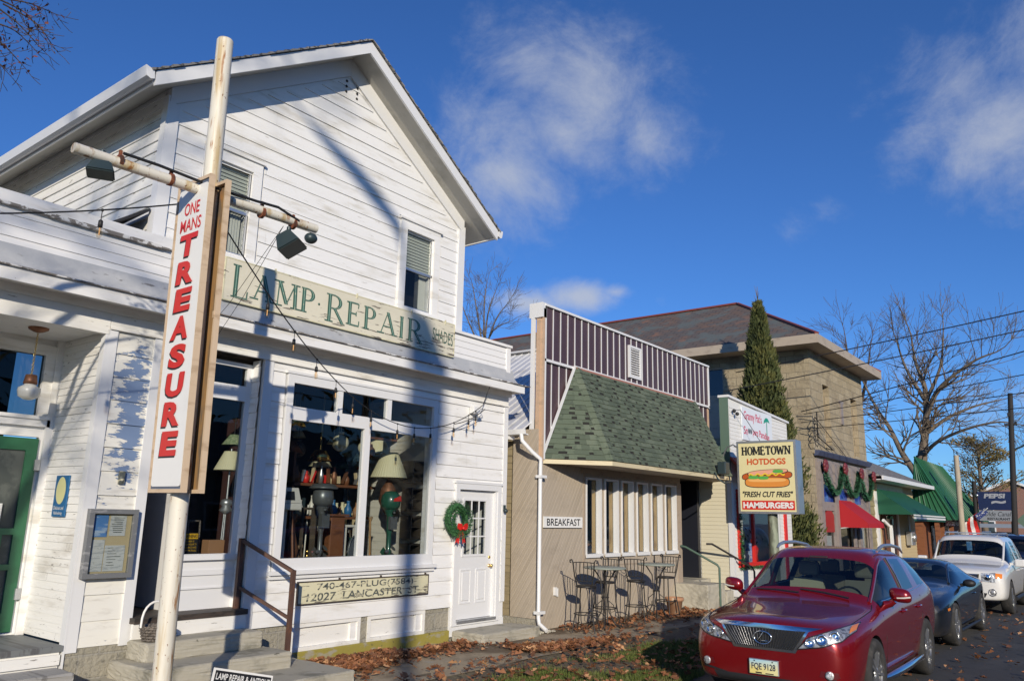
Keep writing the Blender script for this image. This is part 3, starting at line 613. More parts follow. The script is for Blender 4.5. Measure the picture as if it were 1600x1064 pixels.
# porch on the left
c = MB(); c.box(1, 4.02, 8.90, 10.02, .55, .605); part('porch_floor', c, mat('grey_porch_boards', (.17, .18, .18), .6, [((.10, .10, .10), (14, .6, 3), .5, .6)]), S)
c = MB(); c.box(1, 4.0, 8.93, 9.0, .0, .55); c.box(1, 4.0, 8.90, 8.93, .42, .52); part('porch_skirt', c, K['white_old'], S)
c = MB(); c.box(1, 4.04, Yf+.04, 10.1, 3.93, 3.96); part('porch_ceiling', c, K['white'], S)
c = MB(); wall_x(c, 1, 4.06, .55, 3.95, 10.02, 10.1, [(2.9, 3.93, .62, 2.78), (2.6, 3.86, 3.02, 3.74)]); c.box(3.965, 4.05, 9.96, 10.02, .6, 3.93); c.box(2.5, 4.0, 9.96, 10.02, 2.9, 2.98); c.box(2.55, 3.965, 9.98, 10.02, 3.74, 3.86); c.box(2.5, 3.98, 9.93, 10.02, 2.98, 3.02); c.box(3.86, 3.965, 9.985, 10.02, 3.02, 3.74)
part('wall', c, K['white'], S)
c = MB(); c.box(2.6, 3.86, 10.04, 10.05, 3.02, 3.74); part('pane', c, K['glass_dark'], S)
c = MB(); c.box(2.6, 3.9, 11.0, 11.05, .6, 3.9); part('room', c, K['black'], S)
c = MB(); wall_x(c, 2.93, 3.92, .64, 2.76, 9.99, 10.03, [(3.03, 3.80, 1.75, 2.62), (3.03, 3.80, 1.36, 1.68), (3.03, 3.80, .84, 1.30)])
for x in (3.44, 3.56, 3.68): c.box(x-.01, x+.01, 9.995, 10.02, 1.36, 1.68)
gd = part('screen_door', c, K['green_door'], S)
c = MB(); c.box(3.0, 3.83, 10.015, 10.02, .8, 2.65); part('mesh', c, K['screen'], gd)
c = MB()
for z in (2.4, .98): c.box(3.9, 3.96, 9.96, 9.99, z, z+.12)
part('hinge', c, K['alu'], gd)
c = MB(); c.box(3.52, 3.64, 9.98, 9.988, 1.80, 2.02); part('notice', c, K['paper'], gd)
# ------------------------------------------------------------------ things on and in front of the shop
# concrete entrance steps
t = thing('concrete_steps', 'worn concrete steps rising to the dark shop entrance', 'steps', (5.4, 8.3, 0))
def rough_slab(x0, x1, y0, y1, z0, z1, b=.03):
    bm = bmesh.new(); bmesh.ops.create_cube(bm, size=1)
    for v in bm.verts: v.co = V(((x0+x1)/2+v.co.x*(x1-x0), (y0+y1)/2+v.co.y*(y1-y0), (z0+z1)/2+v.co.z*(z1-z0)))
    bmesh.ops.subdivide_edges(bm, edges=bm.edges[:], cuts=10, use_grid_fill=True)
    bmesh.ops.bevel(bm, geom=[e for e in bm.edges if len(e.link_faces) == 2 and e.calc_face_angle() > 1], offset=b, segments=3, affect='EDGES', profile=.5)
    rr = random.Random(int(x0*100))
    for v in bm.verts: v.co += V((rr.uniform(-1, 1), rr.uniform(-1, 1), rr.uniform(-.6, .6)))*.006
    m = MB(); m.addbm(bm); return m
part('step', rough_slab(4.66, 6.12, 8.45, 8.86, .40, .60), K['concrete'], t)
part('step', rough_slab(4.5, 6.22, 8.0, 8.9, .2, .41), K['concrete'], t)
part('landing', rough_slab(4.3, 6.62, 7.35, 8.92, -.1, .235, .02), K['concrete'], t)
single('door_step', rough_slab(10.02, 11.55, 8.25, 8.92, -.05, .20, .04), K['concrete'], 'mossy concrete step below the plain white side door', 'step')
single('porch_step', rough_slab(1.5, 3.98, 8.5, 8.9, .1, .40, .015), mat('grey_step_boards', (.33, .32, .30), .7, [((.2, .19, .18), (14, .5, 5), .5, .6)]), 'grey wooden step in front of the porch with the green door', 'step')
# handrail
t = thing('handrail', 'rusty brown iron handrail beside the shop entrance steps', 'railing', (6.37, 8.3, .23))
c = MB(); c.beam((6.37, 8.3, .22), (6.37, 8.3, 1.30), .05, .05); part('post', c, K['railrust'], t)
c = MB(); c.beam((6.06, 8.98, .60), (6.06, 8.98, 1.66), .055, .055); part('post', c, K['railrust'], t)
c = MB(); c.beam((6.06, 8.98, 1.64), (6.37, 8.3, 1.28), .05, .04); part('rail', c, K['railrust'], t)
c = MB(); c.beam((6.06, 8.98, 1.08), (6.37, 8.3, .73), .035, .035); part('rail', c, K['railrust'], t)
# LAMP REPAIR board
t = thing('shop_sign', 'long flaking cream board lettered LAMP REPAIR SHADES on the parapet', 'sign', (7.5, Yf-.06, 4.6))
c = MB(); c.box(5.36, 9.73, Yf-.10, Yf-.068, 4.62, 5.16); part('board', c, K['cream_sign'], t)
c = MB()
for a, b, d, e in ((5.35, 9.74, 5.16, 5.175), (5.35, 9.74, 4.605, 4.62), (9.73, 9.745, 4.62, 5.16), (5.345, 5.36, 4.62, 5.16)): c.box(a, b, Yf-.105, Yf-.066, d, e)
for x in (6.1, 7.55, 8.7, 9.5):
    c.box(x-.01, x+.01, Yf-.112, Yf-.09, 5.13, 5.2)
part('trim', c, K['cream_sign2'], t)
lt, l2 = MB(), MB(); yy = Yf-.10; x = 5.47
def put(word, x, z0, hs, ws, gap, T_, t_):
    for ch, h_, w_ in zip(word, hs, ws):
        fr = (V((x, yy, z0-(h_-min(hs))*.5)), V((1, 0, 0)), V((0, 0, 1)), w_, h_)
        serif(lt, fr, ch, T_, t_, .003)
        serif(l2, fr, ch, T_*.22, .004, .006, .0)
        x += w_+gap
    return x
put('LAMP', 5.47, 4.71, (.44, .35, .35, .35), (.26, .30, .36, .27), .05, .062, .02)
put('REPAIR', 6.98, 4.70, (.41, .35, .35, .35, .35, .37), (.34, .27, .28, .34, .14, .34), .052, .062, .02)
c = MB(); c.lathe([(.018, 0), (.018, .004), (0, .004)], (6.86, yy, 4.88), (0, -1, 0), 10)
lt.v += []; text(lt, 'SHADES', (9.45, yy, 4.905), (1, 0, -.08), (.02, 0, 1), .50, .20, off=.004)
part('lettering', lt, K['lampgreen'], t); part('lettering', l2, K['lampgreen2'], t, 'pale inline of the letters'); part('dot', c, K['lampgreen'], t)
# address board
t = thing('address_sign', 'small weathered board with phone number and 12027 Lancaster St', 'sign', (8.2, Yf-.02, .8))
c = MB(); c.box(6.93, 9.40, Yf-.05, Yf-.022, .81, 1.08); part('board', c, K['cream_sign2'], t)
c = MB(); frame_x(c, 6.915, 9.415, .795, 1.095, Yf-.055, Yf-.02, .014)
for x in (7.62, 8.4, 9.34): c.box(x-.008, x+.008, Yf-.06, Yf-.03, 1.09, 1.12)
part('trim', c, K['darkwood'], t)
c = MB(); text(c, '740-467-PLUG(7584)', (8.15, Yf-.05, 1.005), (1, 0, 0), (0, 0, 1), 1.84, .115, bold=.014, off=.003); text(c, '12027  LANCASTER  ST', (8.13, Yf-.05, .885), (1, 0, 0), (.12, 0, 1), 2.12, .105, bold=.018, off=.003)
part('lettering', c, K['letterdark'], t)
# wreath
t = thing('christmas_wreath', 'round green wreath with a red bow left of the plain white side door', 'wreath', (9.98, Yf-.08, 1.93))
c = MB(); rr = random.Random(6)
for i in range(2600):
    a = rr.uniform(0, 2*pi); b = rr.uniform(0, 2*pi); q = rr.uniform(.3, 1)**.5*.095; p = V((cos(a)*(.215+q*cos(b)), -.04+q*.8*sin(b)-.05, sin(a)*(.225+q*cos(b))))
    d = V((cos(a)*cos(b)+rr.uniform(-.6, .6)-sin(a)*.6, sin(b)-.35+rr.uniform(-.5, .5), sin(a)*cos(b)+rr.uniform(-.6, .6)+cos(a)*.6)).normalized(); e = d.orthogonal().normalized()*.006
    o_ = V((9.98, Yf-.04, 1.93)); L = rr.uniform(.03, .065)
    c.add([o_+p-e, o_+p+e, o_+p+d*L], [(0, 1, 2)])
part('needles', c, K['wreath'], t)
c = MB(); c.tube([(9.98+.215*cos(a*pi/12), Yf-.09, 1.93+.225*sin(a*pi/12)) for a in range(25)], .05, 8, False); part('ring', c, K['wreath'], t)
c = MB(); o_ = V((10.0, Yf-.2, 1.80))
for s in (-1, 1):
    for k in range(2):
        y_ = -.012*k
        c.prism([o_+V((0, y_, .0)), o_+V((s*.05, y_-.03, .07)), o_+V((s*.11, y_-.02, .08-.03*k)), o_+V((s*.12, y_, -.01)), o_+V((s*.05, y_-.01, -.035))], (0, .02, 0))
    c.prism([o_+V((s*.0, .01, 0)), o_+V((s*.03, .01, .0)), o_+V((s*.125, .03, -.24)), o_+V((s*.085, .03, -.21)), o_+V((s*.055, .02, -.25))], (0, .012, 0))
c.ball(o_+V((0, -.025, 0)), .026); part('bow', c, K['bow'], t)
# small wall lamp box by the string lights
c = MB(); c.bbox(10.28, 10.46, Yf-.13, Yf-.02, 3.72, 3.84, .015); c.lathe([(.035, 0), (.05, .05), (0, .05)], (10.46, Yf-.1, 3.72), (.3, -.3, -1)); single('wall_light', c, K['white_clean'], 'little white light box fixed below the cornice near the wreath', 'light')
c = MB(); c.lathe([(.02, 0), (.035, .03), (.035, .09), (0, .1)], (11.31, Yf-.03, 2.13), (-.5, -1, -.6)); c.box(11.28, 11.33, Yf-.05, Yf-.025, 2.10, 2.20); single('doorbell_light', c, K['bluegreymetal'], 'small dark lamp on the corner board right of the white side door', 'light')
# string lights
def catenary(a, b, sag, n=16): a, b = V(a), V(b); return [a.lerp(b, i/n)-V((0, 0, sag*4*(i/n)*(1-i/n))) for i in range(n+1)]
t = thing('string_lights', 'black festoon cable with clear bulbs slung from the tall sign to the cornice', 'string lights', (3.5, 6.5, 4.5), 'festoon lights')
def festoon(t, paths, drops):
    c = MB()
    for p in paths: c.tube(p, .007, 6)
    part('cable', c, K['cable'], t); sk, bl, fl = MB(), MB(), MB(); first = True
    for p in drops:
        p = V(p); sk, bl, fl = MB(), MB(), MB()
        sk.tube([p, p-V((0, 0, .09))], .004, 5); sk.lathe([(.004, 0), (.018, -.012), (.02, -.07), (0, -.075)], p-V((0, 0, .085)), n=10); sk.ball(p, .014, 8, 6)
        h_ = part('socket', sk, K['cable'], t)
        bl.lathe([(.012, 0), (.024, -.03), (.026, -.055), (.016, -.085), (0, -.095)], p-V((0, 0, .16)), n=10); part('bulb', bl, K['bulbglass'], h_)
        fl.tube([p-V((0, 0, .16)), p-V((0, 0, .225))], .006, 5); part('filament', fl, K['filament'], h_)
pA = catenary((3.86, 6.42, 4.55), (7.5, 8.72, 3.62), .12); pB = catenary((7.5, 8.72, 3.62), (10.38, 8.70, 3.86), .42); 
festoon(t, [pA, pB, [(10.38, 8.7, 3.86), (10.44, 8.6, 4.2)], catenary((9.7, 8.74, 3.47), (10.44, 8.70, 3.80), .05)], [pA[i] for i in (4, 7, 10, 13)]+[pA[16]]+[pB[i] for i in (2, 5, 7, 9, 12, 14)]+[(10.2, 8.7, 3.73)])
t = thing('string_lights', 'black festoon cable with two clear bulbs left of the tall sign', 'string lights', (3.4, 6.4, 4.5), 'festoon lights')
pC = catenary((3.44, 6.56, 4.70), (1.0, 6.9, 3.92), .06); festoon(t, [pC], [pC[4], pC[9]])
# tall sign on a pole
t = thing('pole_sign', 'tall white pole carrying a narrow white board of stacked red letters', 'sign', (3.56, 6.26, 0))
PX, PY = 3.58, 6.27
c = MB(); c.tube([(PX+.05, PY, -.1), (PX-.03, PY, 6.30)], .075, 24); c.lathe([(.075, 0), (.068, .012), (0, .014)], (PX-.03, PY, 6.30), n=24); part('pole', c, K['poleW'], t)
c = MB(); c.tube([(2.38, PY-.02, 4.74), (4.74, PY-.02, 4.80)], .045, 14, False); c.tube([(2.38, PY-.02, 4.74), (2.39, PY-.02, 4.74)], .04, 14)
arm = part('arm', c, K['poleW'], t)
c = MB()
for x in (2.74, 3.18, 4.10, 4.46): c.tube([(x-.015, PY-.02, 4.765), (x+.015, PY-.02, 4.765)], .056, 12); c.box(x-.012, x+.012, PY-.03, PY-.01, 4.8, 4.86)
part('clamp', c, K['rust'], arm)
c = MB(); c.tube([(2.75, PY-.05, 4.83), (3.05, PY-.05, 4.84), (3.3, PY-.06, 4.83), (3.56, PY-.11, 4.80), (4.0, PY-.06, 4.84), (4.25, PY-.06, 4.86), (4.5, PY-.06, 4.80)], .014, 6); part('cable', c, K['cable'], arm)
c = MB(); c.tube([(4.34, PY-.04, 4.7), (4.6, 7.2, 4.2), (4.9, 8.5, 3.6)], .003, 4); c.tube([(4.34, PY-.04, 4.7), (4.45, 7.2, 4.1), (4.6, 8.6, 3.45)], .003, 4); part('wire', c, K['cable'], arm)
def flood(x, z, rotz, tilt, q=1.):
    bm = bmesh.new(); bmesh.ops.create_cube(bm, size=1)
    for v in bm.verts: s_ = 1 if v.co.y < 0 else .6; v.co = V((v.co.x*.25*s_*q, v.co.y*.14*q, v.co.z*.19*s_*q))
    bmesh.ops.bevel(bm, geom=bm.edges[:], offset=.012, segments=2, affect='EDGES')
    M_ = Matrix.Translation((x, PY-.04, z)) @ Matrix.Rotation(rotz, 4, 'Z') @ Matrix.Rotation(tilt, 4, 'X')
    m = MB(); m.addbm(bm, M_); m.tube([(x, PY-.02, z+.06), (x, PY-.02, z+.16)], .022, 8)
    return m
fl_ = part('floodlight', flood(4.42, 4.56, R(35), R(58), 1.25), K['bluegreymetal'], arm)
c = MB(); c.ball((4.68, PY-.03, 4.68), .062, 12, 8, (1.1, 1, .9)); part('sensor', c, K['bluegreymetal'], arm)
part('floodlight', flood(2.60, 4.64, R(-30), R(78), .85), K['bluegreymetal'], arm)
# two boards back to back: front face looks along -X
SX = 3.42; r_, u_ = V((0, -1, 0)), V((0, 0, 1))
y0, y1, z0, z1 = 6.03, 6.555, 2.13, 4.86; LEAN = .019
def lean(m): m.v = [(p[0]+(4.86-p[2])*LEAN, p[1], p[2]) for p in m.v]; return m
def board(xf, s, nm):
    c = MB()
    for a, b, d, e in ((y0, y0+.022, z0, z1), (y1-.022, y1, z0, z1), (y0+.022, y1-.022, z0, z0+.03), (y0+.022, y1-.022, z1-.03, z1)): c.box(xf, xf+s*.05, a, b, d, e)
    f = part('sign_board', lean(c), K['signwood'], t); return f
f = board(SX, 1, ''); c = MB(); c.box(SX+.012, SX+.03, y0+.022, y1-.022, z0+.03, z1-.03); part('panel', lean(c), K['signgrey'], f)
def rrect(y0, y1, z0, z1, r, k=6):
    P = []
    for cy, cz, a in ((y1-r, z1-r, 0), (y0+r, z1-r, 90), (y0+r, z0+r, 180), (y1-r, z0+r, 270)):
        P += [(cy+r*cos(R(a+90*i/k)), cz+r*sin(R(a+90*i/k))) for i in range(k+1)]
    return P
c = MB(); pts = rrect(y0+.035, y1-.035, z0+.05, z1-.065, .03)
c.prism([(SX+.004, y, z) for y, z in pts], (.007, 0, 0)); part('face', lean(c), K['signwhite'], f)
c1, c2 = MB(), MB(); xs_ = SX+.004
text(c1, 'ONE', (xs_, 6.285, 4.595), (0, -1, 0), (0, -.04, 1), .24, .115, bold=.014, off=.004); text(c1, 'MANS', (xs_, 6.285, 4.445), (0, -1, 0), (0, -.04, 1), .33, .115, bold=.014, off=.004)
for i, ch in enumerate('TREASURE'):
    z = 4.255-.2465*i; ww = .275 if ch in 'TRAU' else .255
    text(c1, ch, (xs_, 6.292, z), (0, -1, 0), (0, -.10, 1), ww, .205, bold=.05, off=.006)
    text(c2, ch, (xs_, 6.292+.014, z-.014), (0, -1, 0), (0, -.10, 1), ww, .205, bold=.05, off=.003)
part('lettering', lean(c1), K['red'], f); part('shadow_lettering', lean(c2), K['blackpaint'], f)
f = board(SX+.155, 1, ''); c = MB(); c.box(SX+.19, SX+.202, y0+.022, y1-.022, z0+.03, z1-.03); part('panel', lean(c), K['signwood2'], f)
c = MB(); c.box(SX+.150, SX+.19, y0+.005, y0+.03, 3.6, 3.66); part('stiffener', lean(c), K['signwood'], f)
c = MB(); c.box(SX+.031, SX+.04, y0+.03, y1-.03, z0+.05, z1-.05); part('backing', lean(c), K['black'], f)
# notice case
t = thing('notice_case', 'grey framed notice case holding papers below the blue paint patches', 'notice board', (4.34, Yf-.03, 1.3))
c = MB(); c.box(4.12, 4.58, Yf-.05, Yf-.02, 1.29, 1.95); frame_x(c, 4.08, 4.61, 1.26, 1.985, Yf-.11, Yf-.035, .05); part('frame', c, K['greyframe'], t)
c = MB(); c.box(4.13, 4.565, Yf-.062, Yf-.052, 1.31, 1.935); part('backing', c, K['paper_tan'], t)
for nm, a, b, d, e in (('paper', .155, .29, 1.33, 1.66), ('paper', .30, .52, 1.33, 1.60), ('paper', .325, .50, 1.70, 1.915)):
    c = MB(); c.box(4.0+a, 4.0+b, Yf-.068, Yf-.063, d, e); part('paper', c, K['paper'], t)
c = MB(); c.box(4.15, 4.30, Yf-.068, Yf-.063, 1.69, 1.92); part('picture', c, K['paper_blue'], t)
c = MB(); rr = random.Random(8)
for z in [1.89-.022*i for i in range(8)]: c.box(4.41-.07*rr.uniform(.6, 1), 4.41+.07*rr.uniform(.6, 1), Yf-.0705, Yf-.0685, z, z+.007)
for z in [1.57-.03*i for i in range(7)]: c.box(4.33, 4.33+rr.uniform(.06, .16), Yf-.0705, Yf-.0685, z, z+.005)
part('print', c, K['letterdark'], t)
c = MB(); c.box(4.13, 4.565, Yf-.090, Yf-.087, 1.31, 1.935); part('pane', c, K['glass'], t)
c = MB(); c.lathe([(.03, 0), (.034, .06), (0, .1)], (4.40, Yf-.01, 2.36), (0, -.6, -1), 8); c.box(4.37, 4.43, Yf-.05, Yf-.02, 2.26, 2.40); single('wall_hook', c, K['letterdark'], 'small dark corroded hook on the white boards above the notice case', 'hook')
# enamel sign on the porch wall
t = thing('drink_sign', 'narrow blue enamel sign with a pale yellow oval on the porch wall', 'sign', (4.03, 9.46, 1.9))
c = MB(); c.box(4.018, 4.034, 9.31, 9.62, 1.89, 2.34); part('plate', c, K['signblue'], t)
c = MB(); c.add([(4.016, 9.465+.115*cos(a*pi/16), 2.175+.15*sin(a*pi/16)) for a in range(32)], [tuple(range(32))]); part('oval', c, K['signyellow'], t)
c = MB(); text(c, 'Delicious and', (4.018, 9.465, 1.985), (0, -1, 0), (0, 0, 1), .24, .04); text(c, 'Refreshing', (4.018, 9.465, 1.925), (0, -1, 0), (0, 0, 1), .20, .045); part('lettering', c, K['signwhite'], t)
# pendant lamp
t = thing('pendant_lamp', 'milk glass schoolhouse pendant lamp hanging from the porch ceiling', 'lamp', (3.52, 9.42, 3.93))
o_ = V((3.52, 9.42, 0)); c = MB(); c.lathe([(.105, 0), (.10, -.02), (.05, -.045), (.015, -.055), (0, -.055)], o_+V((0, 0, 3.93))); part('canopy', c, K['copper'], t)
c = MB()
for i in range(19):
    z = 3.87-.026*i; a = (i % 2)*pi/2; c.tube([o_+V((.009*cos(a)*cos(k*pi/4), .009*sin(a)*cos(k*pi/4), z+.018*sin(k*pi/4))) for k in range(9)], .003, 4, False)
part('chain', c, K['brass'], t)
c = MB(); c.lathe([(.02, .48-.02), (.055, .46), (.065, .40), (.07, .36), (0, .36)], o_+V((0, 0, 2.94)), n=16); part('fitter', c, K['copper'], t)
c = MB(); c.lathe([(.05, .11), (.06, .085), (.108, .055), (.114, .02), (.10, -.04), (.045, -.07), (0, -.078)], o_+V((0, 0, 3.20)), n=24); part('globe', c, K['globe'], t)
# basket by the entrance
t = thing('wicker_basket', 'grey wicker basket with an upright handle on the entrance step', 'basket', (4.83, 8.62, .6))
c = MB(); c.lathe([(.0, 0), (.12, 0), (.165, .15), (.17, .16), (.155, .155), (.115, .02), (0, .02)], (4.83, 8.60, .605), n=20)
for k in range(5): c.tube([(4.83+(.128+.008*k)*cos(a*pi/10), 8.60+(.128+.008*k)*sin(a*pi/10), .62+.03*k) for a in range(21)], .011, 5, False)
part('body', c, K['wicker'], t)
c = MB(); c.tube([(4.83-.02+.15*cos(a*pi/12), 8.60, .75+.26*sin(a*pi/12)**.7) for a in range(13)], .013, 7); part('handle', c, K['white_old'], t)
# yard sign
t = thing('yard_sign', 'black and white placard about lamp repair standing on the grass', 'sign', (4.75, 6.5, 0))
o_ = V((4.34, 6.62, .645)); r_ = V((.52, -.03, -.125)); ln = r_.length; ru = r_.normalized(); uu = V((-.16, -.1, -1)); uu = (uu-ru*uu.dot(ru)).normalized(); nn_ = ru.cross(-uu)
o_ = V((4.30, 6.60, .645)); q = [o_, o_+ru*.62, o_+ru*.62+uu*.42, o_+uu*.42]
c = MB(); c.prism(q, -nn_*.012); part('frame', c, K['signwhite'], t)
c = MB(); i_ = .018; c.prism([o_+ru*i_+uu*i_+nn_*.001, o_+ru*(.62-i_)+uu*i_+nn_*.001, o_+ru*(.62-i_)+uu*(.42-i_)+nn_*.001, o_+ru*i_+uu*(.42-i_)+nn_*.001], nn_*.003); part('face', c, K['blackpaint'], t)
c = MB(); text(c, 'LAMP REPAIR & ANTIQUE', o_+ru*.31+uu*.07+nn_*.004, ru, -uu, .56, .065, bold=.012); text(c, 'LIGHTING RESTORATION', o_+ru*.31+uu*.165+nn_*.004, ru, -uu, .56, .065, bold=.012); part('lettering', c, K['signwhite'], t)
c = MB(); c.tube([q[3]+ru*.12-nn_*.02, q[3]+ru*.12-nn_*.02+V((0, 0, -.4))], .006); c.tube([q[3]+ru*.5-nn_*.02, q[3]+ru*.5-nn_*.02+V((0, 0, -.35))], .006); part('stake', c, K['alu'], t)
# things behind the entrance display window
t = thing('warning_sign', 'black and yellow warning sign behind the entrance display window', 'sign', (5.50, 9.28, 1.46))
c = MB(); c.box(5.38, 5.64, 9.28, 9.29, 1.47, 1.72); part('plate', c, K['blackpaint'], t)
c = MB(); c.box(5.39, 5.63, 9.274, 9.28, 1.645, 1.71)
for i, s in enumerate(('THIS AREA IS', 'UNDER 24 HOUR TV', 'SURVEILLANCE AND', 'SECURITY PATROLS')): text(c, s, (5.51, 9.28, 1.618-.037*i), (1, 0, 0), (0, 0, 1), .15 if i == 0 else .225, .022)
part('lettering', c, K['warnyellow'], t)
c = MB(); text(c, 'WARNING', (5.51, 9.274, 1.678), (1, 0, 0), (0, 0, 1), .22, .042, bold=.02); part('heading', c, K['blackpaint'], t)
c = MB(); c.bbox(5.78, 6.0, 9.26, 9.42, 1.43, 1.63, .004); single('cardboard_box', c, K['cardboard'], 'brown cardboard box behind the entrance display window', 'box')
def lampshade(o, r0, r1, h, mt, name, label, pleats=40):
    t = thing(name, label, 'lamp', o)
    c = MB(); o = V(o)
    vs = []
    for i in range(pleats*2):
        a = pi*i/pleats; q = 1+.018*(i % 2); vs += [o+V((r0*q*cos(a), r0*q*sin(a), 0)), o+V((r1*q*cos(a), r1*q*sin(a), h))]
    n2 = pleats*2; c.add(vs, [(2*i, 2*((i+1) % n2), 2*((i+1) % n2)+1, 2*i+1) for i in range(n2)]); c.tube([o+V((r0*cos(a*pi/16), r0*sin(a*pi/16), 0)) for a in range(33)], .006, 5, False); c.tube([o+V((r1*cos(a*pi/16), r1*sin(a*pi/16), h)) for a in range(33)], .006, 5, False)
    part('shade', c, mt, t); return t
t = lampshade((6.10, 9.46, 2.52), .20, .09, .24, K['shade'], 'floor_lamp', 'floor lamp with cream pleated shade inside the entrance display')
c = MB(); c.tube([(6.10, 9.46, 1.45), (6.10, 9.46, 2.8)], .014); c.tube([(6.07, 9.46, 1.45), (6.08, 9.46, 1.95)], .012); c.lathe([(.02, 2.0), (.07, 1.98), (.08, 1.93), (.05, 1.9), (.09, 1.85), (.02, 1.8)], (6.10, 9.46, .15)); part('stem', c, K['alu'], t)
c = MB(); c.lathe([(.11, 0), (.11, .03), (.02, .05)], (6.10, 9.46, 1.41)); part('base', c, K['alu'], t)
t = lampshade((6.16, 9.52, 2.86), .15, .06, .13, K['shadegreen'], 'hanging_lamp', 'small lamp with green fringed shade above the cream one')
c = MB(); c.tube([(6.16, 9.52, 2.9), (6.16, 9.52, 3.9)], .006); part('cord', c, K['cable'], t)
c = MB(); 
for s in (0, .16): c.tube([(5.58+s, 9.42, 1.42), (5.59+s, 9.46, 1.86)], .012)
c.tube([(5.59, 9.46, 1.86), (5.75, 9.46, 1.86)], .012); c.box(5.58, 5.76, 9.42, 9.62, 1.6, 1.63); single('wooden_stool', c, K['wicker'], 'small weathered wooden stool behind the warning sign', 'stool')
c = MB(); c.box(5.50, 5.70, 9.70, 9.72, 1.5, 2.3)
for i in range(6):
    for j in range(14): c.lathe([(.006, 0), (0, .001)], (5.52+.03*i, 9.698, 1.55+.045*j), (0, -1, 0), 6)
single('pegboard', c, K['greyframe'], 'grey perforated board standing inside the entrance display', 'board')
# things in the big shop window
def motor(o, paint, label, trim=True):
    t = thing('outboard_motor', label, 'outboard motor', o); o = V(o)
    c = MB(); c.lathe([(0, 1.02), (.09, 1.01), (.145, .95), (.16, .86), (.15, .78), (.11, .73), (0, .72)], o, n=22); part('cowl', c, paint, t)
    if trim:
        c = MB(); c.prism([o+V((-.06, -.166, .90)), o+V((.06, -.166, .945)), o+V((.075, -.166, .86)), o+V((-.08, -.166, .855))], (0, .03, 0)); part('badge', c, K['red'], t)
    c = MB(); c.lathe([(.10, .73), (.085, .69), (.05, .62), (.045, .45), (.05, .40), (.036, .35), (.034, .12), (.05, .08), (.03, .02), (0, .0)], o, n=16); c.beam(o+V((-.02, .04, .1)), o+V((-.02, .11, .02)), .012, .14); part('leg', c, paint, t)
    c = MB(); c.lathe([(0, -.10), (.03, -.07), (.04, 0), (.03, .06), (0, .09)], o+V((0, 0, .08)), (1, .3, 0), 12)
    for k in range(3): a = k*2*pi/3; c.disc(o+V((.10, .03+.06*cos(a), .08+.06*sin(a))), (1, .2, .4), .055, 12, .03)
    part('propeller', c, K['motor_grey'], t)
    c = MB(); c.tube([o+V((0, -.06, .66)), o+V((-.08, -.16, .70)), o+V((-.16, -.26, .68))], .016); c.box(o.x-.07, o.x+.07, o.y-.10, o.y-.04, o.z+.42, o.z+.62); part('bracket', c, K['motor_grey'], t)
    return t
motor((9.02, 9.42, 1.34), K['motor_green'], 'green outboard motor with a red badge in the shop window')
t = motor((7.72, 9.5, 1.36), K['motor_grey'], 'grey metal outboard motor in the shop window', False)
c = MB(); c.lathe([(.06, 1.06), (.16, 1.05), (.21, 1.0), (.215, .985), (.06, .98)], V((7.72, 9.5, 1.36)), n=24); part('flywheel', c, K['motor_grey'], t)
t = thing('outboard_motor', 'white square outboard motor at the left of the shop window', 'outboard motor', (6.74, 9.4, 2.3))
c = MB(); c.bbox(6.88, 7.25, 9.36, 9.62, 2.02, 2.12, .02); c.prism([(6.90, 9.36, 2.12), (7.23, 9.36, 2.12), (7.16, 9.36, 2.33), (6.94, 9.36, 2.33)], (0, .22, 0)); part('cowl', c, K['motor_white'], t)
c = MB(); c.prism([(6.95, 9.352, 2.16), (7.11, 9.352, 2.16), (7.09, 9.352, 2.28), (6.97, 9.352, 2.28)], (0, .007, 0)); part('vent', c, K['blackpaint'], t)
c = MB(); c.tube([(7.03, 9.5, 2.02), (7.03, 9.5, 1.3)], .06, 10); part('leg', c, K['motor_white'], t)
t = lampshade((9.16, 9.64, 2.58), .30, .13, .40, K['shade'], 'table_lamp', 'big cream lampshade above the green outboard motor')
c = MB(); c.tube([(9.16, 9.64, 2.2), (9.16, 9.64, 2.7)], .02); c.lathe([(.02, 2.55), (.12, 2.4), (.15, 2.2), (.05, 2.0), (0, 2.0)], (9.16, 9.64, 0)); part('base', c, K['copper'], t)
lampshade((9.25, 10.05, 2.98), .24, .12, .22, K['shade'], 'scalloped_lampshade', 'smaller cream lampshade high behind the window mullion')
for i in range(4):
    c = MB(); z = 1.18+i*.44; frame_x(c, 9.33, 9.60, z, z+.36, 9.26, 9.50, .025); c.box(9.35, 9.58, 9.48, 9.50, z+.02, z+.34); c.box(9.35, 9.58, 9.28, 9.48, z+.17, z+.19)
    single('wooden_crate', c, K['crate'], 'dark wooden crate, %s in the column right of the green motor' % ('lowest', 'second from the bottom', 'third from the bottom', 'topmost')[i], 'crate', 'crates stacked on the window wall')
c = MB(); c.lathe([(0, 0), (.09, 0), (.09, .3), (.07, .32), (.03, .33), (0, .33)], (9.08, 10.2, 2.45)); single('red_can', c, K['red'], 'red metal can on the shelf beside the big cream lampshade', 'can')
c = MB(); c.box(7.6, 9.3, 10.1, 10.4, 2.40, 2.44); c.box(7.6, 7.64, 10.1, 10.4, 1.12, 2.9); c.box(7.6, 9.2, 10.1, 10.4, 1.9, 1.94); c.box(8.9, 9.6, 9.95, 10.2, 3.22, 3.25); sh_ = single('shelf_unit', c, K['leather'], 'brown wooden shelves crowded with oddments inside the shop', 'shelf')
rr = random.Random(21); cols = [K['motor_white'], K['leather'], K['bluegreymetal'], K['paper_tan'], K['signblue'], K['copper'], K['cardboard'], K['alu'], K['shade'], K['red']]
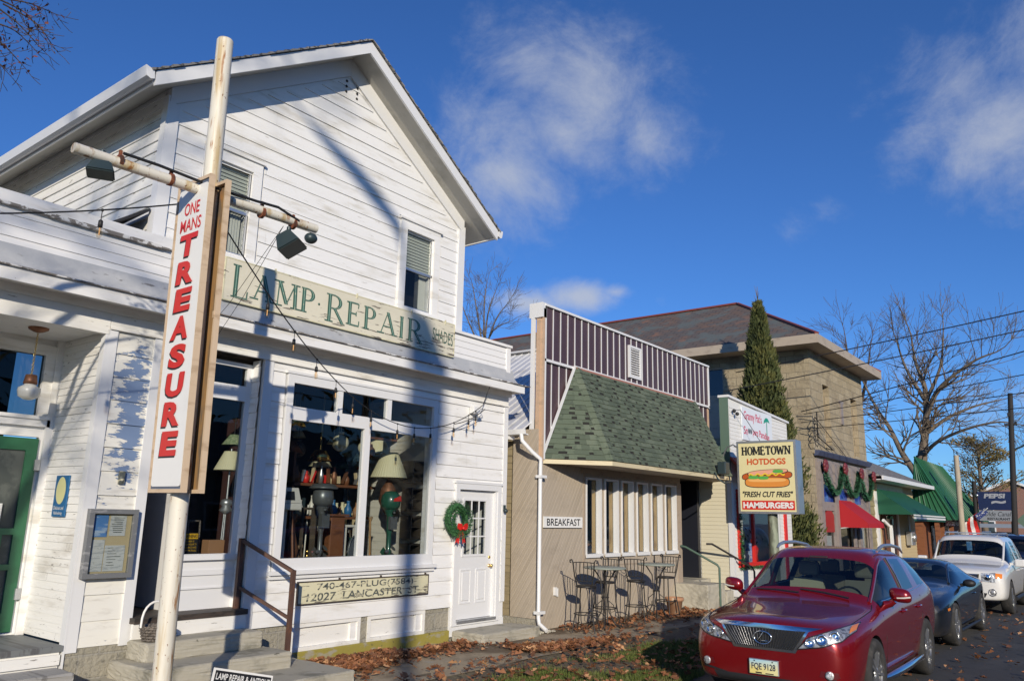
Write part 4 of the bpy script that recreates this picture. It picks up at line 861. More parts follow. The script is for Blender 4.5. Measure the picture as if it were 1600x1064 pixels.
for i in range(40):
    sx = rr.uniform(7.66, 9.1); top_ = i % 2; z = 2.44 if top_ else 1.94; y_ = rr.uniform(10.14, 10.3); h_ = rr.uniform(.1, .32); r0 = rr.uniform(.03, .06)
    c = MB()
    if rr.random() < .6: c.lathe([(0, 0), (r0, 0), (r0*1.1, h_*.5), (r0*.5, h_*.75), (r0*.45, h_*.95), (r0*.6, h_), (0, h_)], (sx, y_, z+.001), n=12)
    else: c.beam((sx, y_, z+.02), (sx+rr.uniform(-.06, .1), y_, z+h_), .05, .03); 
    single('shelf_oddment', c, cols[i % 10], 'assorted bottle or ornament among the shelves inside the shop', 'ornament', 'oddments on the shop shelves')
c = MB(); c.bbox(8.0, 8.28, 9.62, 9.8, 1.12, 1.95, .02); c.box(7.96, 8.32, 9.58, 9.84, 1.95, 1.98); single('wooden_cabinet', c, K['leather'], 'brown cabinet side showing right of the grey outboard motor', 'cabinet')
for i, (x, a, b, m_) in enumerate(((8.72, .14, .75, K['signwood2']), (8.62, .05, .9, K['bluegreymetal']), (7.28, .03, 1.1, K['leather']))):
    c = MB(); c.tube([(x, 9.5, 1.13), (x+a, 9.7, 1.13+b)], .018, 7); c.tube([(x+a, 9.7, 1.13+b), (x+a+.03, 9.7, 1.2+b)], .022, 7); single('wooden_pole', c, m_, ('orange wooden handle leaning left of the green motor', 'dark thin rod leaning behind the window mullion', 'brown cane leaning beside the white motor')[i], 'stick')
c = MB(); c.lathe([(0, 0), (.17, 0), (.19, .22), (.18, .23), (.16, .02)], (7.66, 9.34, 1.13)); single('metal_tub', c, K['alu'], 'galvanised tub under the grey outboard motor', 'tub')
c = MB(); c.disc((8.26, 9.34, 1.45), (.2, -1, .1), .15, 24, .22, (1, 0, 0)); c.tube([(8.26+.15*cos(a*pi/12), 9.34+.03*cos(a*pi/12), 1.45+.22*sin(a*pi/12)) for a in range(25)], .012, 6, False); single('oval_tray', c, K['motor_grey'], 'oval grey tray standing at the mullion of the shop window', 'tray')
t = thing('desk_lamp', 'dark green cone lamp low at the left of the shop window', 'lamp', (6.78, 9.3, 1.13))
c = MB(); c.lathe([(.02, .42), (.05, .38), (.12, .24), (.115, .24), (.04, .36)], (6.78, 9.3, 1.13)); part('shade', c, K['bluegreymetal'], t)
c = MB(); c.tube([(6.78, 9.3, 1.13), (6.78, 9.3, 1.5)], .012); c.lathe([(.09, 0), (.09, .02), (.01, .03)], (6.78, 9.3, 1.13)); part('base', c, K['brass'], t)

rr = random.Random(33); pal = [K[q] for q in ('leather', 'motor_grey', 'shade', 'copper', 'crate', 'bluegreymetal', 'motor_white', 'brass', 'signwood2', 'wicker', 'paper_tan', 'motor_green')]
for i in range(46):
    x = rr.uniform(7.0, 9.2); y = rr.uniform(9.75, 11.6); x += (y-9.5)*.5; k = rr.random(); c = MB()
    if x > 9.5 and y < 11.0: x -= 1.0
    if k < .35:                                             # urns and lamp bases on the floor
        h = rr.uniform(.3, 1.0); r0 = rr.uniform(.05, .12); c.lathe([(0, 0), (r0, 0), (r0*.5, h*.12), (r0, h*.4), (r0*.35, h*.7), (r0*.25, h*.85), (r0*.5, h*.87), (r0*.5, h), (0, h)], (x, y, 1.125), n=14)
    elif k < .6:                                            # chair backs and frames
        w_ = rr.uniform(.25, .5); h = rr.uniform(.5, 1.1); frame_x(c, x, x+w_, 1.125, 1.125+h, y, y+.04, .035); c.box(x+.035, x+w_-.035, y+.005, y+.035, 1.3, 1.34); c.box(x+w_*.4, x+w_*.6, y+.01, y+.03, 1.34, 1.09+h)
    elif k < .8:                                            # shades and baskets hung from the ceiling
        z = rr.uniform(2.9, 3.5); c.lathe([(.06, .2), (.08, .19), (.20, .0), (.19, .0), (.06, .17)], (x, y, z), n=18); c.tube([(x, y, z+.2), (x, y, 3.93)], .006, 4)
    else: c.tube([(x, y, 1.125), (x+rr.uniform(-.2, .2), y+.1, rr.uniform(2.0, 2.9))], .015, 6)
    single('shop_oddment', c, pal[i % len(pal)], 'antique oddment crowded into the dim room behind the big shop window', 'antique', 'oddments inside the lamp shop')

rr = random.Random(58)
for i in range(16):
    x, y, z = rr.uniform(7.0, 9.0), rr.uniform(9.8, 11.0), rr.uniform(2.65, 3.35); x += (y-9.5)*.5; c = MB(); r0 = rr.uniform(.09, .2)
    if x > 9.4 and y < 11: x -= 1.2
    if i % 3: c.lathe([(r0*.4, r0*.9), (r0*.5, r0*.85), (r0, 0), (r0*.97, 0), (r0*.4, r0*.8)], (x, y, z), n=18); c.lathe([(0, -.02), (.03, 0), (.03, .05), (0, .07)], (x, y, z), n=10)
    else: c.ball((x, y, z), r0*.7, 14, 10); c.lathe([(.02, r0*.7), (.05, r0*.75), (.05, r0*.9), (0, r0)], (x, y, z), n=12)
    c.tube([(x, y, z+r0*.8), (x, y, 3.93)], .006, 4)
    single('hanging_lamp', c, pal[(i*5) % len(pal)] if i % 2 else K['shade'], 'old lamp or shade hung from the ceiling of the dim shop', 'lamp', 'lamps hung inside the lamp shop')
# ------------------------------------------------------------------ tan diner with the purple false front
K['navy'] = mat('blue_black_paint', (.012, .014, .022), .5)
def groove(name, base, dark, rot, pitch=.14, paint=()):
    m, t, o = newmat(name); h = T(t)
    w = h.n('ShaderNodeTexWave', {'Vector': h.co(rot=(0, 0, rot), uv=True), 'Scale': 1/pitch/ (2*pi)*pi*2/ (2*pi)*pi, 'Distortion': .25, 'Detail': 2, 'Detail Scale': 4}, wave_type='BANDS', bands_direction='X')
    f = h.ramp(w.outputs['Fac'], .80, 1.0)
    n_ = h.n('ShaderNodeTexNoise', {'Vector': h.n('ShaderNodeMapping', {'Vector': h.co(rot=(0, 0, rot), uv=True), 'Scale': (14, .7, 1)}).outputs[0], 'Scale': 1., 'Detail': 6, 'Roughness': .65}).outputs['Fac']
    c = h.mix(h.ramp(n_, .38, .72), base, dark); c = h.mix(h.m('MULTIPLY', f, .35), c, tuple(x*1.25 for x in base))
    c = h.mix(h.m('MULTIPLY', h.ramp(h.noise((1.1, 1.1, 2.2), 6, .65), .52, .74), .55), c, tuple(x*.62 for x in base)); c = h.mix(h.ramp(h.noise((7, 7, 16), 5, .6), .68, .74), c, (.16, .12, .09))
    p = h.n('ShaderNodeBsdfPrincipled', {'Base Color': c, 'Roughness': .75})
    bp = h.n('ShaderNodeBump', {'Height': h.m('ADD', h.m('MULTIPLY', f, -1.), n_), 'Strength': .35, 'Distance': .008}); t.links.new(bp.outputs[0], p.inputs['Normal'])
    t.links.new(p.outputs[0], o.inputs[0]); return m
K['tan'] = groove('tan_diagonal_boarding', (.425, .36, .28), (.35, .295, .225), R(33))
K['tanplain'] = mat('tan_paint', (.36, .29, .22), .7, [((.27, .21, .16), (4, 4, 12), .55, .7)], ((9, 9, 30), .2, .004))
K['brownclap'] = mat('brown_clapboard', (.30, .245, .15), .7, [((.22, .18, .11), (2, 2, 12), .5, .7)], ((8, 8, 40), .2, .004))
K['purple'] = mat('aubergine_metal_panel', (.070, .040, .046), .45, [((.09, .052, .058), (3, 3, 1), .45, .7)])
K['creamtrim'] = mat('cream_fascia', (.60, .52, .34), .6, [((.42, .34, .2), (2, 2, 12), .55, .7)])
K['shA'] = mat('green_shingle', (.098, .124, .084), .9, [((.125, .15, .105), (3, 3, 3), .45, .65), ((.06, .08, .055), 9, .55, .7)], (160, .6, .003))
K['shB'] = mat('grey_green_shingle', (.080, .102, .070), .9, [((.055, .07, .05), 5, .5, .7)], (160, .6, .003))
K['shD'] = mat('dark_shingle_slot', (.022, .022, .019), .95, (), (160, .6, .003))
K['roofmetal'] = mat('white_corrugated_metal', (.66, .66, .66), .35, [((.5, .5, .5), (2, 2, 2), .5, .7)], metal=.15)
K['rosetrim'] = mat('faded_rose_flashing', (.36, .16, .12), .7)
K['pineframe'] = mat('varnished_pine', (.66, .43, .18), .45, [((.38, .22, .08), (8, 8, 2), .5, .65)])
Y2 = 8.6
D2 = thing('diner', 'tan diner with striped purple false front and green shingled mansard', 'building', (15.7, Y2, 0))
wins = [(13.50, 14.08), (14.22, 14.76), (14.90, 15.40), (15.56, 16.06), (16.22, 16.74), (16.90, 17.46)]
c = MB(); wall_x(c, 11.9, 17.72, .05, 3.1, Y2, Y2+.14, [(a, b, 1.28, 2.80) for a, b in wins]); c.box(11.9, 11.98, Y2-.015, Y2, .05, 3.1)
part('wall', c, K['tan'], D2)
c = MB(); c.box(11.86, 11.9, Y2+.0, 9.16, .25, 3.6); part('wall', c, K['tan'], D2)
c = MB(); clap(c, (11.93, 9.16, 0), (0, 1, 0), (-1, 0, 0), 0, 9, .25, 3.62, .125, (), .012, 0); c.box(11.94, 12.1, 9.16, 18, .05, 3.62); part('siding', c, K['brownclap'], D2)
c = MB(); c.box(11.88, 12.05, Y2+.01, 12, -.05, .25); part('foundation', c, K['stonefound'], D2)
c = MB(); c.box(13.36, 17.6, Y2-.022, Y2, 2.86, 3.0); c.box(13.40, 17.72, Y2-.012, Y2, 1.08, 1.10); c.box(13.42, 13.48, Y2-.02, Y2, 1.1, 2.86); c.box(17.5, 17.72, Y2-.02, Y2, .08, 2.86)
part('trim', c, K['tanplain'], D2)
for a, b in wins:
    c = MB(); frame_x(c, a, b, 1.28, 2.80, Y2-.03, Y2+.10, .03, .04, .035); c.box(a-.02, b+.02, Y2-.05, Y2-.031, 1.25, 1.32); f = part('window', c, K['white_clean'], D2)
    c = MB(); c.box(b-.03, b+.01, Y2+.115, Y2+.19, 1.33, 2.755); c.box(a-.0, a+.02, Y2+.115, Y2+.19, 1.33, 2.755); part('jamb', c, K['pineframe'], f)
    c = MB(); c.box(a+.03, b-.03, Y2+.085, Y2+.09, 1.32, 2.765); part('pane', c, K['glass'], f)
    c = MB(); c.prism([(a+.05, Y2+.3, 2.75), (b-.06, Y2+.3, 2.75), (b-.08, Y2+.3, 1.85), (a+.07, Y2+.3, 1.75)], (0, .02, 0)); part('curtain', c, K['curtain'], f)
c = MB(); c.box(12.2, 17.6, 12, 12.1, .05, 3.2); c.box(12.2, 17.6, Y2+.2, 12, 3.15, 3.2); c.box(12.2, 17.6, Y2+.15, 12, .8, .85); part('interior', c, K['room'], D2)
c = MB(); c.box(13.0, 17.6, Y2+.35, Y2+.8, 1.45, 1.5); part('counter', c, K['leather'], D2)
rr = random.Random(5); 
for i, (x, m_) in enumerate(((14.3, 'signwhite'), (14.42, 'alu'), (16.3, 'signwhite'), (17.0, 'signblue'), (17.1, 'wreath'), (17.22, 'warnyellow'), (13.6, 'signwhite'), (15.6, 'alu'))):
    c = MB(); h_ = rr.uniform(.14, .24); c.lathe([(0, 0), (.035, 0), (.035, h_*.7), (.018, h_*.85), (.018, h_), (0, h_)], (x, Y2+.22, 1.33), n=10); single('table_bottle', c, K[m_], 'small bottle or box on the diner window sill', 'bottle', 'bottles on the diner sills')
# false front
ztop = 6.02
c = MB(); c.box(11.97, 19.45, Y2, Y2+.10, 3.05, 4.93); c.box(12.0, 19.45, Y2-.03, Y2+.10, 4.93, ztop-.04)
part('false_front', c, K['purple'], D2)
c = MB(); n_ = 29
for i in range(1, n_):
    x = 12.02+7.40*i/n_; c.box(x-.009, x+.009, Y2-.045, Y2-.03, 4.94, ztop-.05)
c2_ = [x for x in (12.02+7.4*i/n_ for i in range(1, n_)) if x < 13.0 or x > 18.5]
for x in c2_: c.box(x-.009, x+.009, Y2-.015, Y2, 3.2, 4.9)
c.box(11.98, 19.47, Y2-.075, Y2+.12, ztop-.045, ztop); c.box(11.975, 12.025, Y2-.06, Y2, 3.05, ztop-.045); c.box(19.42, 19.47, Y2-.06, Y2+.1, 4.88, ztop-.045); c.box(11.98, 19.47, Y2-.06, Y2, 4.895, 4.945)
part('batten', c, K['white_clean'], D2)
K['peach'] = mat('peach_timber', (.52, .36, .24), .7, [((.42, .3, .2), (5, 5, 9), .5, .65)])
for bb in ((11.93, 11.975, Y2-.06, Y2+.0, 3.0, ztop-.1), (11.90, 12.0, Y2+.0, Y2+.09, 3.0, ztop-.3), (19.40, 19.5, Y2-.01, Y2+.1, 3.0, 4.88)): part('edge_board', MB().box(*bb), K['peach'], D2)
c = MB(); c.box(11.88, 12.02, Y2-.06, Y2+.25, ztop-.28, ztop+.01); c.box(11.87, 11.93, Y2+.13, Y2+.20, 3.4, ztop-.28); part('edge_cap', c, K['white_clean'], D2)
c = MB(); frame_x(c, 15.2, 15.74, 5.07, 5.80, Y2-.08, Y2-.03, .05)
for i in range(12): z = 5.13+.053*i; c.prism([(15.25, Y2-.075, z), (15.25, Y2-.04, z+.035), (15.25, Y2-.035, z+.03), (15.25, Y2-.07, z-.006)], (.44, 0, 0))
part('louvre_vent', c, K['white_clean'], D2)
# mansard of laminated shingles
E = [V((11.99, Y2, 3.06)), V((13.0, 7.68, 3.06)), V((18.62, 7.68, 3.06)), V((19.55, Y2, 3.06))]
TP = [V((13.0, Y2-.05, 4.92)), V((13.06, Y2-.09, 4.92)), V((18.46, Y2-.09, 4.92)), V((18.5, Y2-.05, 4.92))]
man = None; rr = random.Random(17)
base = MB(); tabs = [MB(), MB()]
for k in range(3):
    a, b, t1, t0 = E[k], E[k+1], TP[k+1], TP[k]; n = (b-a).cross(t0-a).normalized(); n = n if n.y < 0 else -n
    base.quad(a-n*.0, b, t1, t0) if (b-a).cross(t0-a).dot(n) > 0 else base.quad(t0, t1, b, a)
    rows = 19; 
    for i in range(rows):
        v0, v1 = i/rows, min(1, (i+1.04)/rows); l0, l1 = a.lerp(t0, v0), b.lerp(t1, v0); m0, m1 = a.lerp(t0, v1), b.lerp(t1, v1); L = (l1-l0).length; s = 0
        s = -rr.uniform(0, .2); slot = rr.random() < .5
        while s < L:
            wd = rr.uniform(.12, .30) if not slot else rr.uniform(.08, .18); e = min(s+wd, L); s0 = max(s, 0)
            if e > s0+.01:
                f0, f1 = s0/L, e/L; p = [l0.lerp(l1, f0), l0.lerp(l1, f1), m0.lerp(m1, f1), m0.lerp(m1, f0)]; mb = tabs[rr.random() < .4]
                if not slot:
                    q = [p[0]+n*.020, p[1]+n*.020, p[2]+n*.006, p[3]+n*.006]
                    sg = 1 if (q[1]-q[0]).cross(q[3]-q[0]).dot(n) > 0 else -1
                    mb.add(q+[x-n*.018 for x in q], [(0,1,2,3)[::sg], (0,4,5,1)[::sg], (1,5,6,2)[::sg], (3,7,4,0)[::sg]])
                else:                                   # a gap: the lower part shows the dark under-layer
                    h_ = .50; q = [p[0].lerp(p[3], h_)+n*.012, p[1].lerp(p[2], h_)+n*.012, p[2]+n*.006, p[3]+n*.006]; sg = 1 if (q[1]-q[0]).cross(q[3]-q[0]).dot(n) > 0 else -1
                    mb.add(q, [(0,1,2,3)[::sg]])
            s = e if e > s else s+wd; slot = (not slot) if rr.random() < .46 else False
man = part('mansard', base, K['shD'], D2)
part('shingle', tabs[0], K['shA'], man); part('shingle', tabs[1], K['shB'], man)
c = MB()
for (p, q) in ((E[1], TP[1]), (E[2], TP[2])):
    for i in range(16):
        a, b = p.lerp(q, i/16), p.lerp(q, (i+1.1)/16); d = V((.15, .05, 0)); s = 1 if p is E[1] else -1
        up_ = V((-s*.35, -.55, .35)).normalized()*.03
        c.add([a+V((-.10*s, .085, 0))+up_*.7, a+up_*1.6, b+up_*.9, b+V((-.10*s, .085, 0))+up_*.2], [(0,1,2,3) if s > 0 else (3,2,1,0)]); c.add([a+up_*1.6, a+V((.15*s, 0, 0))+up_*.9, b+V((.15*s, 0, 0))+up_*.3, b+up_*.9], [(0,1,2,3) if s > 0 else (3,2,1,0)])
part('hip_shingle', c, K['shA'], man)
c = MB()
for k in range(3):
    a, b = E[k], E[k+1]; c.prism([a+V((0, 0, -.085)), b+V((0, 0, -.085)), b+V((0, 0, -.005)), a+V((0, 0, -.005))], V((0, .03, 0)) if k == 1 else V((.03*(1 if k == 0 else -1), .02, 0)))
part('fascia', c, K['creamtrim'], man)
c = MB(); c.prism([E[0]+V((.05, 0, -.075)), E[1]+V((.05, .04, -.075)), E[2]+V((-.05, .04, -.075)), E[3]+V((-.05, 0, -.075))], (0, 0, .03)); part('soffit', c, K['tanplain'], man)
c = MB(); c.beam(E[0]+V((-.02, -.02, 0)), TP[0]+V((-.03, -.03, 0)), .05, .03); c.box(13.0, 18.5, Y2-.085, Y2-.03, 4.935, 4.965); part('edge_trim', c, K['white_clean'], man)
c = MB(); c.box(13.02, 18.5, Y2-.11, Y2-.03, 4.87, 4.934); part('flashing', c, K['rosetrim'], man)
# body and metal roof behind
c = MB(); c.box(12.0, 19.4, Y2+.2, 20, 3.25, 3.6); part('wall', c, K['tanplain'], D2)
c = MB(); ex, ez, rx, rz_ = 11.62, 3.56, 15.7, 6.05; n_ = 90; yA, yB = Y2+.16, 20
pr_ = [(0, 0), (.018, .022), (.034, .022), (.052, 0)]
vs = []; pit_ = .22; cnt = int((yB-yA)/pit_)
for side in (0, 1):
    vs = []
    for i in range(cnt):
        for a, b in pr_: 
            y = yA+i*pit_+a
            if side == 0: vs += [(ex, y, ez+b), (rx, y, rz_+b)]
            else: vs += [(rx, y, rz_+b), (19.7, y, ez+b)]
    m_ = len(vs)//2; c.add(vs, [(2*i, 2*i+1, 2*i+3, 2*i+2)[::-1] for i in range(m_-1)])
c.beam((rx, yA, rz_+.03), (rx, yB, rz_+.03), .3, .04)
part('metal_roof', c, K['roofmetal'], D2)
c = MB(); c.prism([(12.2, Y2+.2, 3.5), (19.2, Y2+.2, 3.5), (rx, Y2+.2, 5.95)], (0, 11, 0)); part('gable_wall', c, K['tanplain'], D2)
c = MB(); prof = [(0, 0), (-.09, .02), (-.11, .11), (-.09, .11), (-.07, .03), (0, .03)]
c.prism([(ex+.02+a, Y2+.05, ez-.10+b) for a, b in prof], (0, 11, 0)); part('gutter', c, K['white_clean'], D2)
t = thing('downspout', 'white downspout at the left corner of the tan diner', 'downspout', (11.83, Y2-.05, 0))
c = MB(); c.tube([(11.56, Y2+.15, 3.48), (11.56, Y2+.13, 3.36), (11.70, Y2, 3.16), (11.84, Y2-.09, 3.04), (11.84, Y2-.09, 2.9)], .037, 10); c.tube([(11.84, Y2-.09, 2.95), (11.84, Y2-.09, .28), (11.83, Y2-.12, .18), (11.80, Y2-.3, .09)], .037, 10); part('pipe', c, K['white_clean'], t)
c = MB()
for z in (2.7, .34): c.box(11.79, 11.98, Y2-.14, Y2-.02, z, z+.05)
part('strap', c, K['white_clean'], t)
c = MB(); c.tube([(11.40, 9.02, 3.42), (11.55, 9.3, 3.34), (11.5, 9.3, 3.1), (11.42, 9.2, 2.95)], .04, 8); c.box(11.37, 11.75, 9.05, 9.4, 3.40, 3.46); single('downspout', c, K['white_clean'], 'short white gutter elbow in the gap between shop and diner', 'downspout')
# breakfast sign
t = thing('breakfast_sign', 'white board lettered BREAKFAST on the tan boarding', 'sign', (12.68, Y2-.03, 1.92))
c = MB(); c.box(12.04, 13.33, Y2-.045, Y2-.016, 1.82, 2.02); part('board', c, K['signwhite'], t)
c = MB(); text(c, 'BREAKFAST', (12.69, Y2-.045, 1.92), (1, 0, 0), (0, 0, 1), 1.12, .13, bold=.012); part('lettering', c, K['blackpaint'], t)
c = MB(); c.box(12.42, 12.47, Y2-.05, Y2, .62, .76); c.box(12.48, 12.50, Y2-.06, Y2, .60, .74); single('outlet_box', c, K['white_clean'], 'small white outlet box low on the tan boarding', 'outlet')
# door recess: its shade is put into dark wall and door colours
c = MB(); c.box(17.72, 17.76, Y2+.14, 10.0, .5, 3.0); c.box(17.76, 19.4, 9.96, 10.0, .5, 3.0); c.box(17.72, 19.45, Y2+.1, 10, 3.0, 3.04); part('recess_wall', c, K['darkwood'], D2)
c = MB(); c.box(19.36, 19.49, 8.93, 9.95, .1, 3.0); part('recess_wall', c, K['navy'], D2)
c = MB(); c.box(17.8, 18.75, 9.9, 9.95, .66, 2.75); dd = part('door', c, K['darkwood'], D2)
c = MB(); c.box(18.0, 18.55, 9.885, 9.899, 1.6, 2.5); part('pane', c, K['glass_dark'], dd)
t = thing('diner_steps', 'pale concrete landing and steps at the diner doorway', 'steps', (18, 8.2, 0))
part('landing', rough_slab(17.30, 18.25, 7.78, 8.62, -.05, .60, .015), K['concrete_pale'], t)
part('landing', rough_slab(17.76, 19.4, 8.63, 9.95, -.05, .595, .015), K['concrete_pale'], t)
for k, (a, b) in enumerate(((18.26, 18.66), (18.67, 19.10))): part('step', rough_slab(a, b, 7.74, 8.55, -.05, .42-.18*k, .015), K['concrete_pale'], t)
t = thing('step_rail', 'thin green and black pipe rails at the diner steps', 'railing', (17.6, 7.9, .6))
K['railgreen'] = mat('green_painted_pipe', (.06, .11, .08), .5)
c = MB(); c.tube([(17.6, 8.56, 1.42), (17.62, 8.45, 1.40), (17.9, 7.8, 1.02), (17.92, 7.76, .95), (17.92, 7.76, .10)], .025, 8); part('rail', c, K['railgreen'], t)
c = MB(); c.tube([(18.9, 8.5, 1.45), (19.0, 8.4, 1.45), (19.9, 7.75, .9), (19.95, 7.72, .8), (19.95, 7.72, .1)], .025, 8); part('rail', c, K['blackmetal'], t)
t = thing('flower_pot', 'terracotta pot standing among leaves left of the diner steps', 'pot', (16.1, 8.0, .06))
c = MB(); c.lathe([(0, 0), (.13, 0), (.175, .27), (.195, .27), (.20, .34), (.175, .34), (.165, .28), (0, .27)], (16.12, 8.02, .06), n=24); part('pot', c, mat('terracotta', (.42, .22, .12), .85, [((.5, .36, .25), (9, 9, 5), .5, .65)]), t)
# table hooks under the windows and plaques are part of the wall rail
c = MB()
for x in (14.32, 14.74, 16.3, 16.68): c.tube([(x, Y2-.03, 1.26), (x, Y2-.04, 1.04), (x+.05, Y2-.14, .98), (x+.16, Y2-.14, .96)], .009, 6)
single('window_hooks', c, K['blackmetal'], 'black wire hooks under the diner windows', 'hooks')
# bistro furniture
def scroll(c, p, s, ax): pass
def make_chair(loc, rz, label):
    t = thing('bar_chair', label, 'chair', (0, 0, 0), 'wrought iron bar chairs')
    c = MB(); c.lathe([(0, .745), (.17, .745), (.185, .755), (.185, .77), (.17, .785), (0, .79)], (0, 0, 0), n=20); part('seat', c, K['blackmetal'], t)
    legs = []
    for i, (sx, sy) in enumerate(((1, 1), (1, -1), (-1, 1), (-1, -1))):
        c = MB(); c.tube([(sx*.13, sy*.13, .75), (sx*.145, sy*.145, .4), (sx*.20, sy*.20, .0)], .0115, 6); part('leg', c, K['blackmetal'], t)
    c = MB(); c.tube([(.21*cos(a*pi/12), .21*sin(a*pi/12), .30) for a in range(25)], .0095, 6, False); part('foot_ring', c, K['blackmetal'], t)
    c = MB()
    for s in (-1, 1):
        c.tube([(-.14, s*.13, .76), (-.17, s*.17, .95), (-.20, s*.19, 1.16), (-.215, s*.195, 1.19), (-.20, s*.215, 1.225), (-.20, s*.245, 1.215), (-.20, s*.245, 1.18), (-.2, s*.225, 1.175)], .0125, 6)
    c.tube([(-.205, .19*cos(a*pi/8), 1.17+.015*sin(a*pi/8)) for a in range(9)], .008, 6); c.tube([(-.165, -.155, .86), (-.165, .155, .86)], .008, 6); part('back_frame', c, K['blackmetal'], t)
    for k in range(5):
        y = -.12+.06*k; c = MB(); c.tube([(-.165, y, .86), (-.19, y*1.2, 1.02), (-.205, y*1.1, 1.175)], .0085, 5); part('back_rod', c, K['blackmetal'], t)
    t.location = loc; t.rotation_euler = (0, 0, rz); return t
ch = [(12.40, 7.88, .06, R(20), 'black iron bar chair at the left side of the left round table'), (13.50, 8.15, .06, R(175), 'black iron bar chair behind and right of the left round table'),
      (14.28, 7.92, .06, R(20), 'black iron bar chair at the left side of the right round table'), (15.75, 8.02, .06, R(175), 'black iron bar chair right of the right round table, nearest the pot')]
ch0 = make_chair(ch[0][:3], ch[0][3], ch[0][4])
for x, y, z, a, l in ch[1:]: dup(ch0, (x, y, z), a, l)
def make_table(loc, label):
    t = thing('bistro_table', label, 'table', (0, 0, 0), 'round bar tables')
    c = MB(); c.lathe([(0, 1.045), (.37, 1.045), (.385, 1.055), (.385, 1.07), (.37, 1.08), (0, 1.08)], (0, 0, 0), n=36); part('table_top', c, mat('grey_green_table_top', (.26, .29, .25), .5, [((.18, .2, .17), 6, .5, .7)]), t)
    for k in range(4):
        a = k*pi/2+.5; r_ = V((cos(a), sin(a), 0)); c = MB()
        c.tube([r_*.20+V((0, 0, 1.04)), r_*.08+V((0, 0, .86)), r_*.05+V((0, 0, .55)), r_*.07+V((0, 0, .3)), r_*.18+V((0, 0, .10)), r_*.28+V((0, 0, .02)), r_*.31+V((0, 0, .05)), r_*.28+V((0, 0, .09))], .012, 6)
        c.tube([r_*.05+V((0, 0, .5)), r_*.15+V((0, 0, .42)), r_*.17+V((0, 0, .32)), r_*.10+V((0, 0, .28)), r_*.09+V((0, 0, .36))], .008, 5); part('leg', c, K['blackmetal'], t)
    c = MB(); c.tube([(.07*cos(a*pi/8), .07*sin(a*pi/8), .55) for a in range(17)], .008, 5, False); part('ring', c, K['blackmetal'], t)
    t.location = loc; return t
tb = make_table((12.95, 7.82, .06), 'round grey topped bar table, the left of the two outside the diner')
dup(tb, (14.93, 7.82, .06), 0, 'round grey topped bar table, the right of the two outside the diner')
# ------------------------------------------------------------------ white curio shop
K['vinyl'] = mat('white_vinyl_siding', (.74, .73, .69), .5, [((.6, .59, .55), (1, 1, 6), .55, .75)]); K['vinylcream'] = mat('cream_vinyl_siding', (.66, .61, .46), .5)
K['stripgreen'] = mat('dull_green_cladding', (.10, .16, .12), .6)
Wb = thing('curio_shop', 'small white sided shop with a bright painted sign and red trimmed window', 'building', (19.5, 8.05, 0))
xa, xb, yw = 19.52, 24.0, 8.06; zt = lambda x: 5.16-.05*(x-xa)
c = MB(); wall_x(c, xa, xb, .05, 4.9, yw+.03, yw+.2, [(19.92, 22.6, .95, 2.75)]); c.prism([(xa, yw+.03, 4.9), (xb, yw+.03, 4.9), (xb, yw+.03, zt(xb)), (xa, yw+.03, zt(xa))], (0, .17, 0)); c.box(xa+.01, xa+.2, yw+.2, 14, .05, 3.6); c.box(xb-.2, xb, yw+.2, 14, .05, 4.2)
part('wall', c, K['vinyl'], Wb)
c = MB(); clap(c, (0, yw+.03, 0), (1, 0, 0), (0, -1, 0), 19.62, 23.95, 3.1, 4.95, .10, [(20.36, 22.62, 4.15, 5.02)], .010, 0); clap(c, (0, yw+.03, 0), (1, 0, 0), (0, -1, 0), 19.62, 23.95, .3, 3.1, .10, [(19.85, 23.0, .85, 2.82)], .010, 0); part('siding', c, K['vinyl'], Wb)
c = MB(); clap(c, (xa, yw, 0), (0, 1, 0), (-1, 0, 0), .1, .86, .3, 3.05, .10, (), .010, 0); part('siding', c, K['vinylcream'], Wb, 'cream siding on the side wall')
c = MB(); c.box(xa-.02, xa, yw, yw+.24, 3.05, zt(xa)); c.box(xa+.0, xa+.02, yw+.24, yw+1.4, 3.05, 3.9); part('side_cladding', c, K['stripgreen'], Wb)
c = MB(); c.box(xa-.03, 19.62, yw-.01, yw+.1, .1, 3.06); c.box(xa, xb+.05, yw-.02, yw+.03, 3.02, 3.10); c.prism([(xa-.03, yw-.03, zt(xa)), (xb+.05, yw-.03, zt(xb)), (xb+.05, yw-.03, zt(xb)+.06), (xa-.03, yw-.03, zt(xa)+.06)], (0, .3, 0)); part('corner_board', c, K['white_clean'], Wb)
c = MB(); frame_x(c, 19.86, 22.66, .88, 2.82, yw-.03, yw+.08, .10); c.box(20.88, 20.97, yw-.02, yw+.06, .98, 2.72); f = part('window', c, K['red'], Wb)
c = MB(); c.box(19.96, 22.56, yw+.04, yw+.046, .98, 2.72); part('pane', c, K['glass'], f)
c = MB(); c.box(19.8, 23.9, 10.5, 10.6, .1, 3.0); c.box(19.9, 22.6, yw+.25, yw+.9, .88, .92); part('interior', c, K['room'], Wb)
c = MB(); c.prism([(19.5, yw-.01, 3.62), (19.5, yw-.45, 3.18), (19.5, yw-.40, 3.16), (19.5, yw, 3.55)], (3.3, 0, 0)); part('awning', c, mat('brick_red_awning', (.40, .06, .03), .7), Wb)
c = MB(); c.box(19.5, 22.8, yw-.46, yw-.4, 3.05, 3.17); part('awning_fascia', c, K['stripgreen'], Wb)
c = MB(); c.box(23.30, 23.48, yw-.02, yw+.04, .3, 2.8); part('door_trim', c, K['red'], Wb)
c = MB(); rr = random.Random(12)
